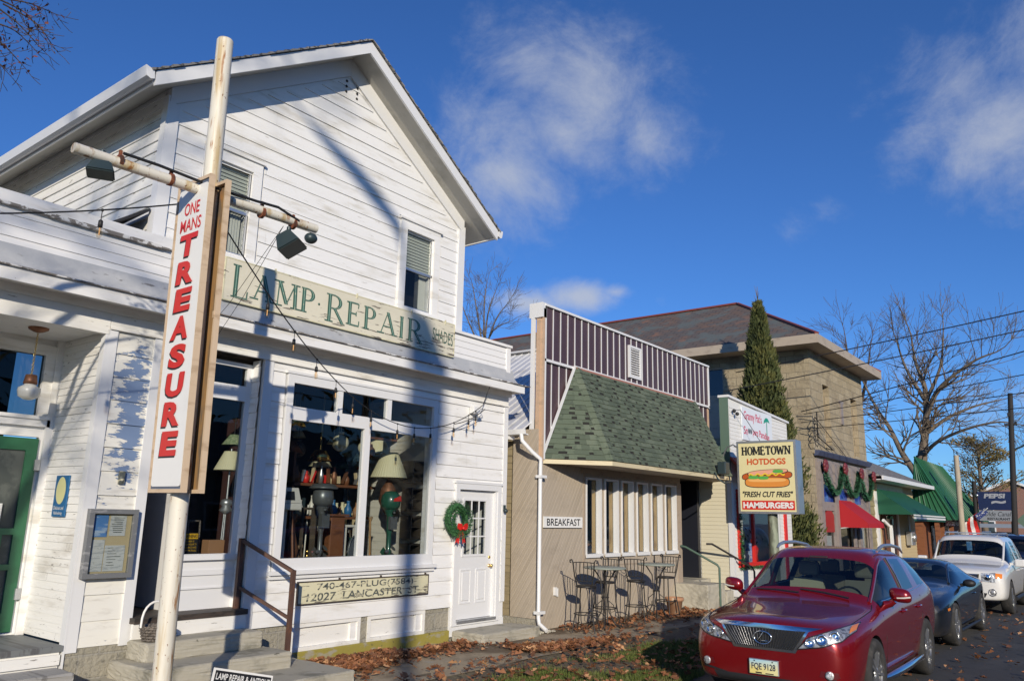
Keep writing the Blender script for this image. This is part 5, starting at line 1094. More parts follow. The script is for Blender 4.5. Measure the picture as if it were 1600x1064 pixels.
def tinsel(c, path, r, n, rr, L=.09):
    for i in range(n):
        k = rr.uniform(0, len(path)-1.001); p = V(path[int(k)]).lerp(V(path[int(k)+1]), k % 1); d = V((rr.uniform(-1, 1), rr.uniform(-1, 1), rr.uniform(-1, 1))).normalized(); e = d.orthogonal().normalized()*L*.16; p += d*r*.4
        c.add([p-e, p+e, p+d*L], [(0, 1, 2)])
tinsel(c, [(19.90, yw-.04, 2.7), (19.90, yw-.05, .95)], .06, 500, rr, .08); tinsel(c, [(19.9, yw-.05, .86), (22.6, yw-.05, .86)], .05, 500, rr, .07)
single('window_garland', c, K['wreath'], 'thin evergreen garland along the red window frame of the white shop', 'garland')
for i, (x, h_, m_) in enumerate(((20.15, .5, 'paper'), (20.5, .6, 'motor_white'), (21.2, .7, 'bluegreymetal'), (21.6, .5, 'paper_blue'), (22.0, .6, 'red'), (20.3, .25, 'signwhite'), (21.3, .3, 'paper'))):
    c = MB(); c.lathe([(0, 0), (.13, 0), (.10, h_*.3), (.14, h_*.6), (.06, h_*.8), (.08, h_), (0, h_*1.02)], (x, yw+.4+.05*(i % 3), .93+.5*(i > 4)*0), n=12); single('window_ornament', c, K[m_], 'ornament on show behind the red framed window', 'ornament', 'ornaments in the red framed window')
t = thing('painted_sign', 'white panel with red hand lettering and a palm tree, high on the white shop', 'sign', (21.5, yw, 4.5))
c = MB(); c.box(20.38, 22.60, yw-.02, yw+.02, 4.14, 5.02); part('board', c, mat('pale_blue_white', (.72, .76, .80), .45), t)
c = MB(); text(c, "Granny Pat's", (21.15, yw-.02, 4.78), (1, 0, 0), (0, 0, 1), 1.3, .30, bold=.012); text(c, 'Sn', (20.60, yw-.02, 4.40), (1, 0, 0), (0, 0, 1), .28, .22, bold=.012); text(c, 'pers Paradise', (21.72, yw-.02, 4.36), (1, 0, -.05), (0, 0, 1), 1.25, .25, bold=.012); part('lettering', c, mat('raspberry_paint', (.62, .03, .10), .5), t)
c = MB()
for x in (20.83, 20.97): c.disc((x, yw-.023, 4.40), (0, -1, 0), .055, 12, .075, (1, 0, 0))
part('eye', c, K['blackpaint'], t)
c = MB()
for a in range(9):
    th = R(20+a*22) if a < 8 else R(95); d = V((cos(th), 0, sin(th)*.7)); o_ = V((22.18, yw-.024, 4.80)); s_ = V((-d.z, 0, d.x)); L = .26
    c.add([o_, o_+d*L*.5+s_*.06, o_+d*L-V((0, 0, .10)), o_+d*L*.5-s_*.05], [(0, 3, 2, 1)]); c.v[-4:] = [(p[0], p[1]-.0006*a, p[2]) for p in c.v[-4:]]
c.add([(22.14, yw-.022, 4.2), (22.20, yw-.022, 4.2), (22.21, yw-.022, 4.8), (22.16, yw-.022, 4.8)], [(0, 1, 2, 3)]); part('palm_tree', c, mat('palm_green', (.02, .32, .22), .5), t)
c = MB(); c.lathe([(.03, 0), (.07, .05), (.07, .12), (0, .14)], (23.7, yw-.1, 4.25), (-.4, -1, -.4), 10); c.box(23.66, 23.74, yw-.08, yw+.02, 4.2, 4.3); c.lathe([(.03, 0), (.07, .05), (.07, .12), (0, .14)], (23.55, yw-.1, 4.25), (-.8, -.6, -.4), 10); single('security_light', c, K['white_clean'], 'twin white security lamps at the right of the painted sign', 'light')
c = MB(); c.tube([(19.7, yw-.05, 4.82), (19.8, yw-.2, 4.85), (20.7, yw-.3, 4.2), (21.8, 7.9, 3.9)], .008, 5); c.ball((19.75, yw-.06, 4.82), .05); c.ball((19.85, yw-.1, 4.75), .05); single('service_cable', c, K['cable'], 'slack service cable with knuckles at the top left of the white shop', 'cable')
# ------------------------------------------------------------------ hot dog sign
t = thing('hotdog_sign', 'cream box sign on a pole with a painted hot dog and red banner', 'sign', (16.5, 6.0, 0), )
HX, hy0, hy1, hz0, hz1 = 16.4, 5.36, 6.62, 2.16, 3.66
c = MB(); c.bbox(HX, HX+.34, hy0, hy1, hz0, hz1, .012); part('cabinet', c, K['alu'], t)
c = MB(); c.box(HX-.012, HX+.01, hy0, hy0+.045, hz0, hz1); c.box(HX-.012, HX+.01, hy1-.045, hy1, hz0, hz1); c.box(HX-.012, HX+.01, hy0+.045, hy1-.045, hz0, hz0+.045); c.box(HX-.012, HX+.01, hy0+.045, hy1-.045, hz1-.045, hz1); part('frame', c, K['alu'], t)
c = MB(); c.box(HX-.006, HX, hy0+.045, hy1-.045, hz0+.045, hz1-.045); fc = part('face', c, mat('cream_acrylic', (.74, .66, .36), .35), t)
hx = HX-.006; cy = (hy0+hy1)/2
def htext(c, s, z, w_, h_, **k): text(c, s, (hx, cy, z), (0, -1, 0), (0, 0, 1), w_, h_, **k)
c = MB(); x = 0; ws = dict(H=.135, O=.12, M=.165, E=.115, T=.12, W=.17, N=.135); word = 'HOMETOWN'; tot = sum(ws[q] for q in word)+.008*7; s_ = 1.04/tot; x = cy+.52
for q in word:
    serif(c, (V((hx, x, 3.365)), V((0, -1, 0)), V((0, 0, 1)), ws[q]*s_, .175), q, .036, .020, .003, .13, .022); x -= (ws[q]+.008)*s_
htext(c, '"FRESH CUT FRIES"', 2.555, 1.06, .12, bold=.03, shear=.25); part('lettering', c, K['blackpaint'], fc)
c = MB(); htext(c, 'HOTDOGS', 3.225, .82, .13, bold=.035); part('lettering', c, mat('orange_red_paint', (.60, .09, .02), .45), fc)
c = MB(); c.box(hx-.004, hx, cy-.55, cy+.55, 2.24, 2.425); part('banner', c, K['red'], fc)
c = MB(); text(c, 'HAMBURGERS', (hx-.004, cy, 2.332), (0, -1, 0), (0, 0, 1), 1.05, .125, bold=.045); part('lettering', c, K['signwhite'], fc)
def blobp(c, pts, off): 
    q = [(hx-off, cy-a, b) for a, b in pts]; n = V((0, 0, 0)); v_ = [V(p) for p in q]
    for i in range(len(v_)): n += v_[i].cross(v_[(i+1) % len(v_)])
    c.add(q if n.x < 0 else q[::-1], [tuple(range(len(q)))])
def pill(cx, cz, rx, rz, k=28, p=.7, sk=0): return [(cx+rx*math.copysign(abs(cos(a))**p, cos(a)), cz+rz*math.copysign(abs(sin(a))**p, sin(a))+sk*cos(a)) for a in [2*pi*i/k for i in range(k)]]
hd = [(pill(0, 2.93, .535, .10, sk=.02), 'blackpaint', .0026), (pill(0, 2.93, .52, .088, sk=.02), ('sausage', (.50, .10, .02)), .0034), (pill(0, 2.80, .475, .115, p=.6), 'blackpaint', .0042), (pill(0, 2.80, .46, .10, p=.6), ('bun', (.72, .27, .05)), .005), (pill(0, 2.84, .40, .035, p=.7), ('bun_light', (.85, .45, .14)), .0056),
      (pill(.02, 3.0, .43, .06, sk=.03), 'blackpaint', .0062), (pill(.02, 3.005, .415, .046, sk=.03), ('pink_relish', (.80, .38, .25)), .0068)]
for P_, m_, of in hd:
    c = MB(); blobp(c, P_, of); part('hotdog_picture', c, K[m_] if isinstance(m_, str) else mat(m_[0], m_[1], .4), fc)
c = MB(); wv = [(-.38+.76*i/24, 2.945+.02*i/24+.022*sin(i*1.3)) for i in range(25)]
blobp(c, [(a, b+.016) for a, b in wv]+[(a, b-.016) for a, b in wv[::-1]], .0076); part('mustard', c, mat('mustard', (.82, .55, .03), .4), fc)
c = MB(); 
for a, b in ((-.28, 2.90), (-.07, 2.89), (.24, 3.02)): blobp(c, pill(a, b, .11, .035), .0084)
part('pickle', c, mat('pickle_green', (.10, .40, .08), .4), fc)
c = MB(); c.tube([(HX+.17, cy-.02, hz0+.01), (HX+.17, cy-.02, -.1)], .10, 16); part('pole', c, mat('weathered_green_pole', (.13, .14, .10), .6, [((.25, .28, .2), (6, 6, 2), .5, .6), ((.10, .05, .03), (9, 9, 3), .55, .7)]), t)
t.scale = (1.1585, 1.1585, 1.1585); t.location = (19.11, 6.95, -.30)
c = MB(); c.tube([(HX+.17, hy1-.01, 3.5), (HX+.17, hy1+.15, 3.62), (HX+.17, hy1+.3, 3.55), (HX+.17, hy1+.42, 3.3), (HX+.17, hy1+.46, 3.05)], .015, 6); part('conduit', c, K['alu'], t)
# power hood hanging off the mansard
c = MB(); c.tube([(17.6, 7.66, 3.10), (17.4, 7.5, 2.95), (17.55, 7.4, 2.86), (18.0, 7.45, 2.9), (18.3, 7.6, 3.06)], .018, 6); c.bbox(17.75, 18.0, 7.45, 7.66, 3.08, 3.36, .02); single('sign_lamp', c, K['bluegreymetal'], 'dark lamp and drooping cable on the right end of the mansard eave', 'lamp')
# ------------------------------------------------------------------ sandstone block building
K['sand'] = brickmat('rockface_sandstone', (.33, .27, .175), (.40, .335, .225), (.27, .23, .16), .62, .30, .012, .85, [((.24, .195, .13), 1.3, .5, .7), ((.16, .13, .09), (9, 9, 9), .60, .72)], .9, noise_bump=(9, 2.0))
K['slate'] = brickmat('mottled_slate', (.105, .095, .09), (.15, .10, .075), (.05, .045, .045), .42, .24, .014, .8, [((.11, .125, .12), .9, .48, .6), ((.20, .115, .08), 1.4, .58, .68)], .6)
K['eave'] = mat('tan_painted_eave', (.42, .35, .27), .6, [((.32, .26, .2), (2, 2, 5), .5, .7)])
K['ridge'] = mat('red_ridge_metal', (.20, .045, .03), .6)
K['mauve'] = mat('mauve_grey_paint', (.27, .23, .21), .6, [((.2, .17, .16), (3, 3, 6), .5, .7)])
K['bluecornice'] = mat('slate_blue_paint', (.07, .085, .15), .5)
St = thing('stone_building', 'two storey sandstone block building with a hipped slate roof', 'building', (27.86, 8.5, 0))
xs0, xs1, ys0, ys1 = 27.86, 34.75, 8.5, 30; zw = 8.05
FW = [(29.3, 30.05, 4.75, 6.95), (32.9, 33.75, 4.6, 6.9)]; K['board'] = mat('pinkish_boarding', (.46, .36, .30), .7, [((.28, .22, .18), (3, 3, 9), .5, .7)])
c = MB(); wall_x(c, xs0, xs1, 4.35, zw, ys0, ys0+.35, FW); wall_x(c, xs0, xs1, 0, 4.35, ys0+.06, ys0+.35, [(28.3, 33.9, .3, 4.1)]); c.box(xs1-.35, xs1, ys0+.35, ys1, 0, zw); c.box(xs0, xs1, ys1-.3, ys1, 0, zw)
for a, b, d, e in ((ys0+.35, 11.65, 0, zw), (11.65, 12.35, 0, 6.6), (11.65, 12.35, 7.65, zw), (12.35, ys1, 0, zw)): c.box(xs0, xs0+.35, a, b, d, e)
part('wall', c, K['sand'], St)
c = MB(); c.box(xs0+.1, xs0+.14, 11.65, 12.35, 6.6, 7.65); w_ = part('window', c, mat('dark_window_glass', (.02, .035, .06), .08, spec=.8), St)
c = MB(); c.box(xs0-.02, xs0+.1, 11.6, 12.42, 6.5, 6.6); c.box(xs0+.04, xs0+.1, 11.65, 11.7, 6.6, 7.65); c.box(xs0+.04, xs0+.1, 12.3, 12.35, 6.6, 7.65); c.box(xs0+.04, xs0+.1, 11.7, 12.3, 7.58, 7.65); c.box(xs0-.01, xs0+.08, 11.55, 12.4, 5.0, 6.5); part('frame', c, K['eave'], w_)
for a, b, d, e in FW:
    c = MB(); c.box(a, b, ys0+.26, ys0+.30, d, e-.25); w_ = part('window', c, K['board'], St, 'boarded tall window')
    c = MB(); c.box(a, b, ys0+.27, ys0+.31, e-.25, e); part('transom', c, K['black'], w_)
    c = MB(); c.box(a+.30, a+.37, ys0+.14, ys0+.26, d, e-.02); c.box(a, a+.05, ys0+.1, ys0+.26, d, e-.02); part('frame', c, K['creamtrim'], w_)
    c = MB(); c.box(a-.1, b+.1, ys0-.05, ys0+.1, d-.12, d); part('sill', c, K['sand'], w_)
c = MB(); c.box(31.2, 31.75, ys0-.04, ys0+.02, 6.5, 6.6); c.box(31.35, 31.6, ys0-.05, ys0+.02, 5.7, 6.5); part('niche', c, K['mauve'], St)
ov = .85; ex0, ex1, ey0, ey1 = xs0-.95, xs1+.7, ys0-.62, ys1+.8; ze = 8.28
c = MB(); rxm = (ex0+ex1)/2; ry0, ry1 = 12.3, ys1-3; zr = 10.95
c.quad((ex0, ey0, ze), (ex1, ey0, ze), (rxm, ry0, zr)); c.quad((ex0, ey1, ze), (ex0, ey0, ze), (rxm, ry0, zr), (rxm, ry1, zr)); c.quad((ex1, ey0, ze), (ex1, ey1, ze), (rxm, ry1, zr), (rxm, ry0, zr)); c.quad((ex1, ey1, ze), (ex0, ey1, ze), (rxm, ry1, zr))
rf = part('roof', c, K['slate'], St)
c = MB()
for a, b in (((ex0, ey0, ze), (rxm, ry0, zr)), ((ex1, ey0, ze), (rxm, ry0, zr)), ((rxm, ry0, zr), (rxm, ry1, zr))): c.beam(V(a)+V((0, 0, .03)), V(b)+V((0, 0, .03)), .16, .07)
part('ridge_cap', c, K['ridge'], rf)
c = MB(); c.box(ex0, ex1, ey0, ey1, ze-.06, ze-.004); c.box(ex0-.03, ex1+.03, ey0-.03, ey0+.03, ze-.30, ze+.01); c.box(ex0-.03, ex0+.03, ey0+.03, ey1, ze-.30, ze+.01); c.box(ex1-.03, ex1+.03, ey0+.03, ey1, ze-.30, ze+.01); c.box(ex0+.03, ex1-.03, ey0+.03, ey1-.03, ze-.28, ze-.24); part('eave', c, K['eave'], rf)
# shopfront
c = MB(); yq = ys0-.02
wall_x(c, 28.1, 34.6, .15, 4.2, yq, yq+.1, [(28.62, 29.75, .5, 2.45), (30.15, 32.9, .3, 2.45), (33.2, 34.2, .5, 2.45), (28.6, 30.0, 2.75, 3.35), (30.5, 31.7, 2.75, 3.3), (32.3, 33.6, 2.75, 3.25)])
for x in (28.3, 30.0, 32.05, 34.3): c.box(x-.14, x+.14, yq-.06, yq, .15, 4.1)
sf = part('shopfront', c, K['mauve'], St)
c = MB(); c.prism([(27.95, yq+.05, 4.28), (27.95, yq-.08, 4.29), (27.95, yq-.16, 4.42), (27.95, yq-.17, 4.46), (27.95, yq+.05, 4.47)], (6.85, 0, 0)); part('cornice', c, K['bluecornice'], sf)
c = MB(); c.box(28.6, 30, yq+.08, yq+.085, 2.7, 3.4); c.box(30.5, 31.7, yq+.08, yq+.085, 2.7, 3.4); c.box(32.3, 33.6, yq+.08, yq+.085, 2.7, 3.4); part('pane', c, mat('cobalt_glass', (.02, .05, .28), .15, [((.05, .12, .45), (3, 3, 3), .5, .6)]), sf)
c = MB(); c.box(28.62, 34.2, yq+.075, yq+.08, .3, 2.45); part('pane', c, K['glass'], sf)
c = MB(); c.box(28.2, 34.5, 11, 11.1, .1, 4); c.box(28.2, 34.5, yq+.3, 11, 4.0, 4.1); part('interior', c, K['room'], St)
c = MB(); c.box(28.75, 29.6, yq+.12, yq+.14, .6, 1.6); part('poster', c, K['paper'], St); c = MB(); c.box(33.3, 34.1, yq+.12, yq+.14, .6, 1.9); part('poster', c, K['paper'], St)
c = MB(); c.box(28.7, 29.7, yq+.02, yq+.06, 1.72, 2.30); c.prism([(28.7, yq+.02, 2.30), (29.7, yq+.02, 2.30), (29.2, yq+.02, 2.62)], (0, .04, 0)); tq = single('barn_sign', c, mat('barn_red', (.33, .03, .025), .5), 'red barn shaped sign in the shopfront of the stone building', 'sign')
# red awning
t = thing('door_awning', 'bright red fabric awning over the stone building door', 'awning', (31.4, 8.3, 2.5))
c = MB(); A0, A1, yo = 30.2, 32.4, yq; z1_, z0_, yf_ = 2.85, 2.05, 7.5
c.quad((A0, yf_, z0_), (A1, yf_, z0_), (A1-.3, yo, z1_), (A0, yo, z1_)); c.quad((A0, yo, z0_), (A0, yf_, z0_), (A0, yo, z1_)); c.quad((A1, yf_, z0_), (A1, yo, z0_), (A1-.3, yo, z1_)); c.prism([(A0, yf_-.005, z0_-.16), (A1, yf_-.005, z0_-.16), (A1, yf_-.005, z0_), (A0, yf_-.005, z0_)], (0, .01, 0)); c.prism([(A0, yf_, z0_-.16), (A0, yo, z0_-.16), (A0, yo, z0_), (A0, yf_, z0_)], (.01, 0, 0)); part('canopy', c, mat('red_canvas', (.42, .012, .018), .7), t)
c = MB(); c.tube([(A0+.02, yf_+.02, z0_-.05), (A0+.02, yo, z0_-.2)], .02, 6); c.tube([(A0+.02, yf_+.02, z0_-.05), (A1, yf_+.02, z0_-.05)], .02, 6); part('frame', c, K['white_clean'], t)
# garland
t = thing('cornice_garland', 'looped green garland with dark red bows on the slate blue cornice', 'garland', (31, 8.2, 4))
c = MB(); rr = random.Random(31); pk = [(28.35, 3.95), (30.75, 3.98), (32.95, 3.92), (34.75, 3.9)]; P_ = []
for (a, za), (b, zb) in zip(pk, pk[1:]):
    P_ += [V((a+(b-a)*i/12, yq-.12, za+(zb-za)*i/12-.90*4*(i/12)*(1-i/12))) for i in range(13)]
for (a, b) in zip(P_, P_[1:]):
    if (a-b).length > .9: continue
tinsel(c, P_, .11, 6000, rr, .11); part('foliage', c, mat('garland_green', (.03, .115, .055), .7), t)
for a, z in pk:
    c = MB(); 
    for k in range(7): c.ball((a+.13*cos(k), yq-.2, z+.13*sin(k)), .12, 8, 6, (1, .5, .9))
    part('bow', c, mat('dark_red_ribbon', (.16, .025, .03), .5), t)
# ------------------------------------------------------------------ columnar cedar
def leafcloud(c, fn, n, rr, size):
    for i in range(n):
        p, d = fn(rr); d = (d+V((rr.uniform(-.5, .5), rr.uniform(-.5, .5), rr.uniform(-.5, .5)))).normalized(); e = d.cross(V((rr.uniform(-1, 1), rr.uniform(-1, 1), rr.uniform(-1, 1)))).normalized(); s = size*rr.uniform(.6, 1.5)
        c.add([p-e*s*.22, p+e*s*.22, p+d*s], [(0, 1, 2)])
t = thing('cedar_tree', 'tall narrow dark green cedar between white shop and stone building', 'tree', (25.2, 9.25, 0))
c = MB(); rr = random.Random(77); HH = 9.15
lump = [(rr.uniform(0, 2*pi), rr.uniform(.04, .97), rr.uniform(.12, .36)) for _ in range(170)]
def cf(rr):
    th, hf, am = lump[int(rr.random()**1.0*170)]; hf = min(.995, max(.02, hf+rr.gauss(0, .022))); th += rr.gauss(0, .30)
    prof = (.06+2.02*(1-hf)**.92)*min(1, .6+hf*4); rad = prof*(.62+1.0*am*rr.uniform(-.1, 1.0))*(rr.random()**.25)
    out = V((cos(th), sin(th), 0)); return V((25.2+rad*cos(th), 9.25+rad*sin(th), .5+hf*(HH-.5)-.0*rad)), (out*.45+V((0, 0, 1)))
leafcloud(c, cf, 46000, rr, .15); part('crown', c, K['cedar'], t)
c = MB(); c.tube([(25.2, 9.25, 0), (25.2, 9.25, 4), (25.2, 9.25, 8.6), (25.22, 9.24, 9.75)], [.16, .12, .03, .006], 8); 
for k in range(10): a = k*2.4; z = 8.5+.1*k; c.tube([(25.2, 9.25, z), (25.2+.10*cos(a), 9.25+.10*sin(a), z+.35)], [.012, .004], 5)
part('trunk', c, K['bark'], t)
# ------------------------------------------------------------------ cottage with the green awning
Cb = thing('awning_cottage', 'low cottage with grey hipped roof behind a dark green awning', 'building', (35, 8.6, 0))
K['clapY'] = mat('yellow_clapboard', (.50, .40, .23), .7); K['clapO'] = mat('olive_board', (.30, .25, .13), .7, [((.2, .17, .1), (3, 3, 8), .5, .7)])
yc = 8.7
c = MB(); c.box(35.2, 44.0, yc+.05, 16, 0, 3.9); part('wall', c, K['clapY'], Cb)
c = MB(); clap(c, (0, yc+.05, 0), (1, 0, 0), (0, -1, 0), 35.2, 36.4, .2, 3.4, .32, (), .03, 0); part('siding', c, K['clapO'], Cb)
c = MB(); clap(c, (0, yc+.05, 0), (1, 0, 0), (0, -1, 0), 40.2, 44, .2, 3.6, .14, (), .015, 0); part('siding', c, K['clapY'], Cb)
c = MB(); c.box(36.4, 36.7, yc-.05, yc+.05, .1, 3.4); c.box(37.2, 37.35, yc-.4, yc-.3, .1, 2.0); c.tube([(36.7, yc-.2, 2.2), (37.3, yc-.35, 1.9), (37.3, yc-.35, .2)], .07, 8); c.box(40.0, 40.3, yc-.05, yc+.05, .1, 3.2); part('trim', c, K['white_clean'], Cb)
c = MB(); c.box(36.7, 41.5, yc-.04, yc+.05, 3.45, 3.75); part('frieze_board', c, K['creamtrim'], Cb)
c = MB(); c.box(37.4, 40.0, yc-.0, yc+.04, .2, 2.6); dd = part('door', c, K['leather'], Cb); c = MB(); c.box(38.0, 39.3, yc-.02, yc-.003, 1.4, 2.4); part('pane', c, K['glass_dark'], dd)
c = MB(); c.quad((34.9, yc-.7, 3.95), (45.2, yc-.7, 3.95), (42.5, 13, 6.3), (36, 13, 6.3)); c.quad((34.9, 17, 3.95), (34.9, yc-.7, 3.95), (36, 13, 6.3)); c.quad((45.2, yc-.7, 3.95), (45.2, 17, 3.95), (42.5, 13, 6.3)); rf = part('roof', c, K['shingle_grey'], Cb)
c = MB(); c.box(34.9, 45.25, yc-.75, yc-.68, 3.8, 3.97); c.box(34.95, 45.2, yc-.68, yc+.05, 3.8, 3.83); part('gutter', c, K['white_clean'], rf)
t = thing('cottage_awning', 'dark green sloping awning with a white edge on the cottage', 'awning', (39, 8, 3))
c = MB(); c.quad((36.6, 7.3, 2.45), (43.4, 7.3, 2.45), (41.6, yc-.05, 3.5), (36.6, yc-.05, 3.5)); c.quad((36.6, yc-.05, 2.45), (36.6, 7.3, 2.45), (36.6, yc-.05, 3.5)); c.quad((43.4, 7.3, 2.45), (43.4, yc, 2.45), (41.6, yc-.05, 3.5)); part('canopy', c, mat('dark_green_canvas', (.008, .085, .045), .6), t)
c = MB(); c.box(36.58, 43.42, 7.27, 7.30, 2.28, 2.36); c.box(36.58, 43.42, 7.27, 7.30, 2.40, 2.46); part('edge_band', c, K['white_clean'], t)
c = MB(); c.box(36.58, 43.42, 7.28, 7.295, 2.2, 2.45); part('valance', c, mat('green_valance', (.008, .07, .04), .6), t)
c = MB(); c.bbox(41.6, 42.4, yc-.25, yc, 1.1, 1.75, .02); c.tube([(42, yc-.1, 1.75), (42, yc-.1, 3.4)], .05, 8); c.lathe([(.18, 0), (.18, .1), (0, .12)], (42, yc-.25, 1.45), (0, -1, 0)); single('meter_box', c, K['alu'], 'grey electricity meter on the yellow wall right of the green awning', 'meter')
# ------------------------------------------------------------------ restaurant under the green metal roof
Gb = thing('green_roofed_restaurant', 'timber restaurant under a steep dark green standing seam roof', 'building', (46, 8.6, 0))
K['greenroof'] = mat('green_standing_seam', (.022, .115, .052), .45, [((.03, .14, .065), (2, 2, 2), .5, .7)]); K['tim'] = mat('red_brown_timber', (.23, .085, .035), .6, [((.12, .045, .02), (2, 2, 10), .5, .7)])
gz, ga, gb, gyf, gyb = 2.32, 45.0, 57, 7.15, 9.15; apx = [(45.7, 8.85, 5.5), (54.5, 9.0, 5.5)]
c = MB(); A_, B_, C_, P_2, Q_, D_ = V((ga, gyb, gz-.1)), V((ga, gyf, gz)), V((gb, gyf, gz)), V(apx[0]), V(apx[1]), V((gb, gyb, gz))
c.quad(A_, B_, P_2); c.quad(B_, C_, Q_, P_2); c.quad(C_, D_, Q_); c.quad(A_, P_2, Q_, D_)
for i in range(1, 16): f = i/16; c.beam(B_.lerp(C_, f)+V((0, -.02, .02)), P_2.lerp(Q_, f)+V((0, -.02, .02)), .04, .05)
for i in range(1, 7): f = i/7; c.beam(A_.lerp(B_, f)+V((-.02, 0, .02)), P_2.lerp(A_.lerp(B_, f), .12 if f < .9 else .3)+V((-.02, 0, .02)), .05, .04)
c.beam(B_+V((-.02, -.02, .02)), P_2+V((-.02, -.02, .02)), .10, .06)
part('roof', c, K['greenroof'], Gb)
c = MB(); c.box(45.2, 56.5, 8.6, 14, 0, 2.6); part('wall', c, K['tim'], Gb)
c = MB()
for x in (45.4, 46.6, 49.2, 53.5, 56): c.box(x-.12, x+.12, 7.9, 8.1, .05, 2.4)
part('post', c, K['tim'], Gb)
c = MB(); c.box(49.5, 49.75, 8.2, 8.4, .05, 2.2); c.box(48.9, 49.1, 8.45, 8.6, .1, 2.3); part('post', c, K['white_clean'], Gb)
c = MB(); c.box(46.8, 48.6, 8.54, 8.6, .3, 2.2); c.box(50.2, 53.2, 8.54, 8.6, .8, 2.1); part('window', c, K['glass_dark'], Gb); c = MB(); c.box(46.8, 53.2, 8.57, 8.595, .3, 2.2); part('dark_backing', c, K['black'], Gb)
t = thing('restaurant_sign', 'dark timber fascia with white script lettering under the green roof', 'sign', (49, 7.9, 2.2))
c = MB(); c.box(46.6, 52.6, 7.84, 7.9, 2.02, 2.42); part('board', c, K['darkwood'], t); c = MB(); text(c, 'Old Canal Restaurant', (49.6, 7.84, 2.2), (1, 0, 0), (0, 0, 1), 5.4, .30, shear=.3, bold=.015); part('lettering', c, K['signwhite'], t)
c = MB(); c.quad((39.6, 12.9, 5.2), (46.3, 12.9, 5.2), (46.3, 18, 6.2), (39.6, 18, 6.2)); c.box(40, 46, 13.2, 22, 0, 5.2); single('metal_roof_shed', c, K['bluecornice'], 'blue grey metal roofed shed behind the cottage', 'building')
# poles, signs, flag
K['creosote'] = mat('dark_creosoted_pole', (.022, .02, .02), .8); K['palepole'] = mat('pale_weathered_pole', (.42, .36, .27), .8, [((.3, .25, .18), (4, 4, 1), .5, .7)])
c = MB(); c.tube([(46, 7.02, -.1), (46, 6.95, 5.55)], [.15, .12], 10); t = single('utility_pole', c, K['palepole'], 'short pale wooden pole in front of the green roof', 'pole', loc=(46, 7.02, 0))
t = thing('utility_pole', 'tall dark utility pole with lamp arm right of the soft drink sign', 'pole', (52, 5.4, 0))
c = MB(); c.tube([(52, 5.5, -.1), (52, 4.85, 9.4)], [.17, .13], 10); part('shaft', c, K['creosote'], t)
c = MB(); c.tube([(52, 5.1, 6.2), (52, 4.6, 6.4), (52, 3.9, 6.9)], .05, 8); c.box(51.9, 52.1, 3.7, 4.0, 6.85, 6.95); part('lamp_arm', c, K['bluegreymetal'], t)
c = MB(); c.box(51.9, 52.1, 4.7, 5.3, 7.6, 7.7); c.ball((52, 4.75, 7.75), .07); c.box(51.86, 52.1, 4.9, 5.1, 8.1, 8.3); part('bracket', c, K['creosote'], t)
t = thing('drink_box_sign', 'dark blue soft drink box sign over a pale restaurant panel, between two dark posts', 'sign', (52, 6, 0))
c = MB(); c.box(51.9, 52.2, 5.22, 6.97, 2.95, 3.95); part('upper_box', c, mat('navy_panel', (.012, .022, .075), .4), t)
c = MB(); c.box(51.9, 52.2, 5.22, 6.97, 2.36, 2.93); part('lower_box', c, mat('grey_white_panel', (.24, .26, .29), .5), t)
c = MB(); text(c, 'PEPSI', (51.9, 6.15, 3.72), (0, -1, 0), (0, 0, 1), 1.05, .26, bold=.05, shear=.15); text(c, '~', (51.9, 5.98, 3.38), (0, -1, 0), (0, 0, 1), .7, .2, bold=.06); part('lettering', c, mat('dull_grey_lettering', (.32, .33, .36), .6), t)  # letters greyed: the shade on the sign is put into their colour
c = MB(); text(c, 'Olde Canal', (51.9, 6.08, 2.74), (0, -1, 0), (0, 0, 1), 1.3, .24, shear=.3); text(c, 'RESTAURANT', (51.9, 6.05, 2.47), (0, -1, 0), (0, 0, 1), 1.1, .14, bold=.03); part('lettering', c, K['blackpaint'], t)
c = MB(); c.tube([(52.05, 7.2, 0), (52.05, 7.1, 4.55)], .12, 8); part('post', c, K['creosote'], t)
c = MB(); c.ball((51.95, 7.0, 3.75), .09); c.ball((51.95, 7.0, 2.45), .09); part('bracket', c, K['alu'], t)
c = MB(); c.prism([(52.4, 4.85, 2.35), (52.4, 4.25, 1.8+.55), (52.4, 4.75, 2.9), (52.4, 5.3, 2.4), (52.4, 4.8, 1.9)][1:], (.03, 0, 0)); single('road_sign', c, K['stripgreen'], 'dull green diamond sign at the dark utility pole', 'sign')
t = thing('flag', 'small striped flag hanging from a slanted staff by the restaurant', 'flag', (47, 7.7, 2.2))
c = MB(); c.tube([(50, 7.9, 1.7), (49.2, 6.2, 3.0)], .03, 6); part('staff', c, K['white_clean'], t)
for k in range(5):
    c = MB(); c.add([(49.35+.05*sin(j*1.4)+.02*k, 7.55-.16*k+.05*sin(j), 2.15+.12*k-.22*j+.0*k) for j in range(6)]+[(49.35+.05*sin(j*1.4+.8)+.02*k, 7.55-.16*(k+1)+.05*sin(j), 2.15+.12*(k+1)-.22*j) for j in range(6)], [(j, j+1, j+7, j+6) for j in range(5)]); part('stripe', c, (K['red'], K['signwhite'])[k % 2], t)
c = MB(); c.prism([(49.3, 6.85, 2.62), (49.3, 6.35, 2.98), (49.3, 6.2, 2.75), (49.3, 6.7, 2.35)], (.02, 0, 0)); part('canton', c, mat('flag_blue', (.03, .05, .18), .6, [((.6, .6, .6), 9, .55, .6)]), t)
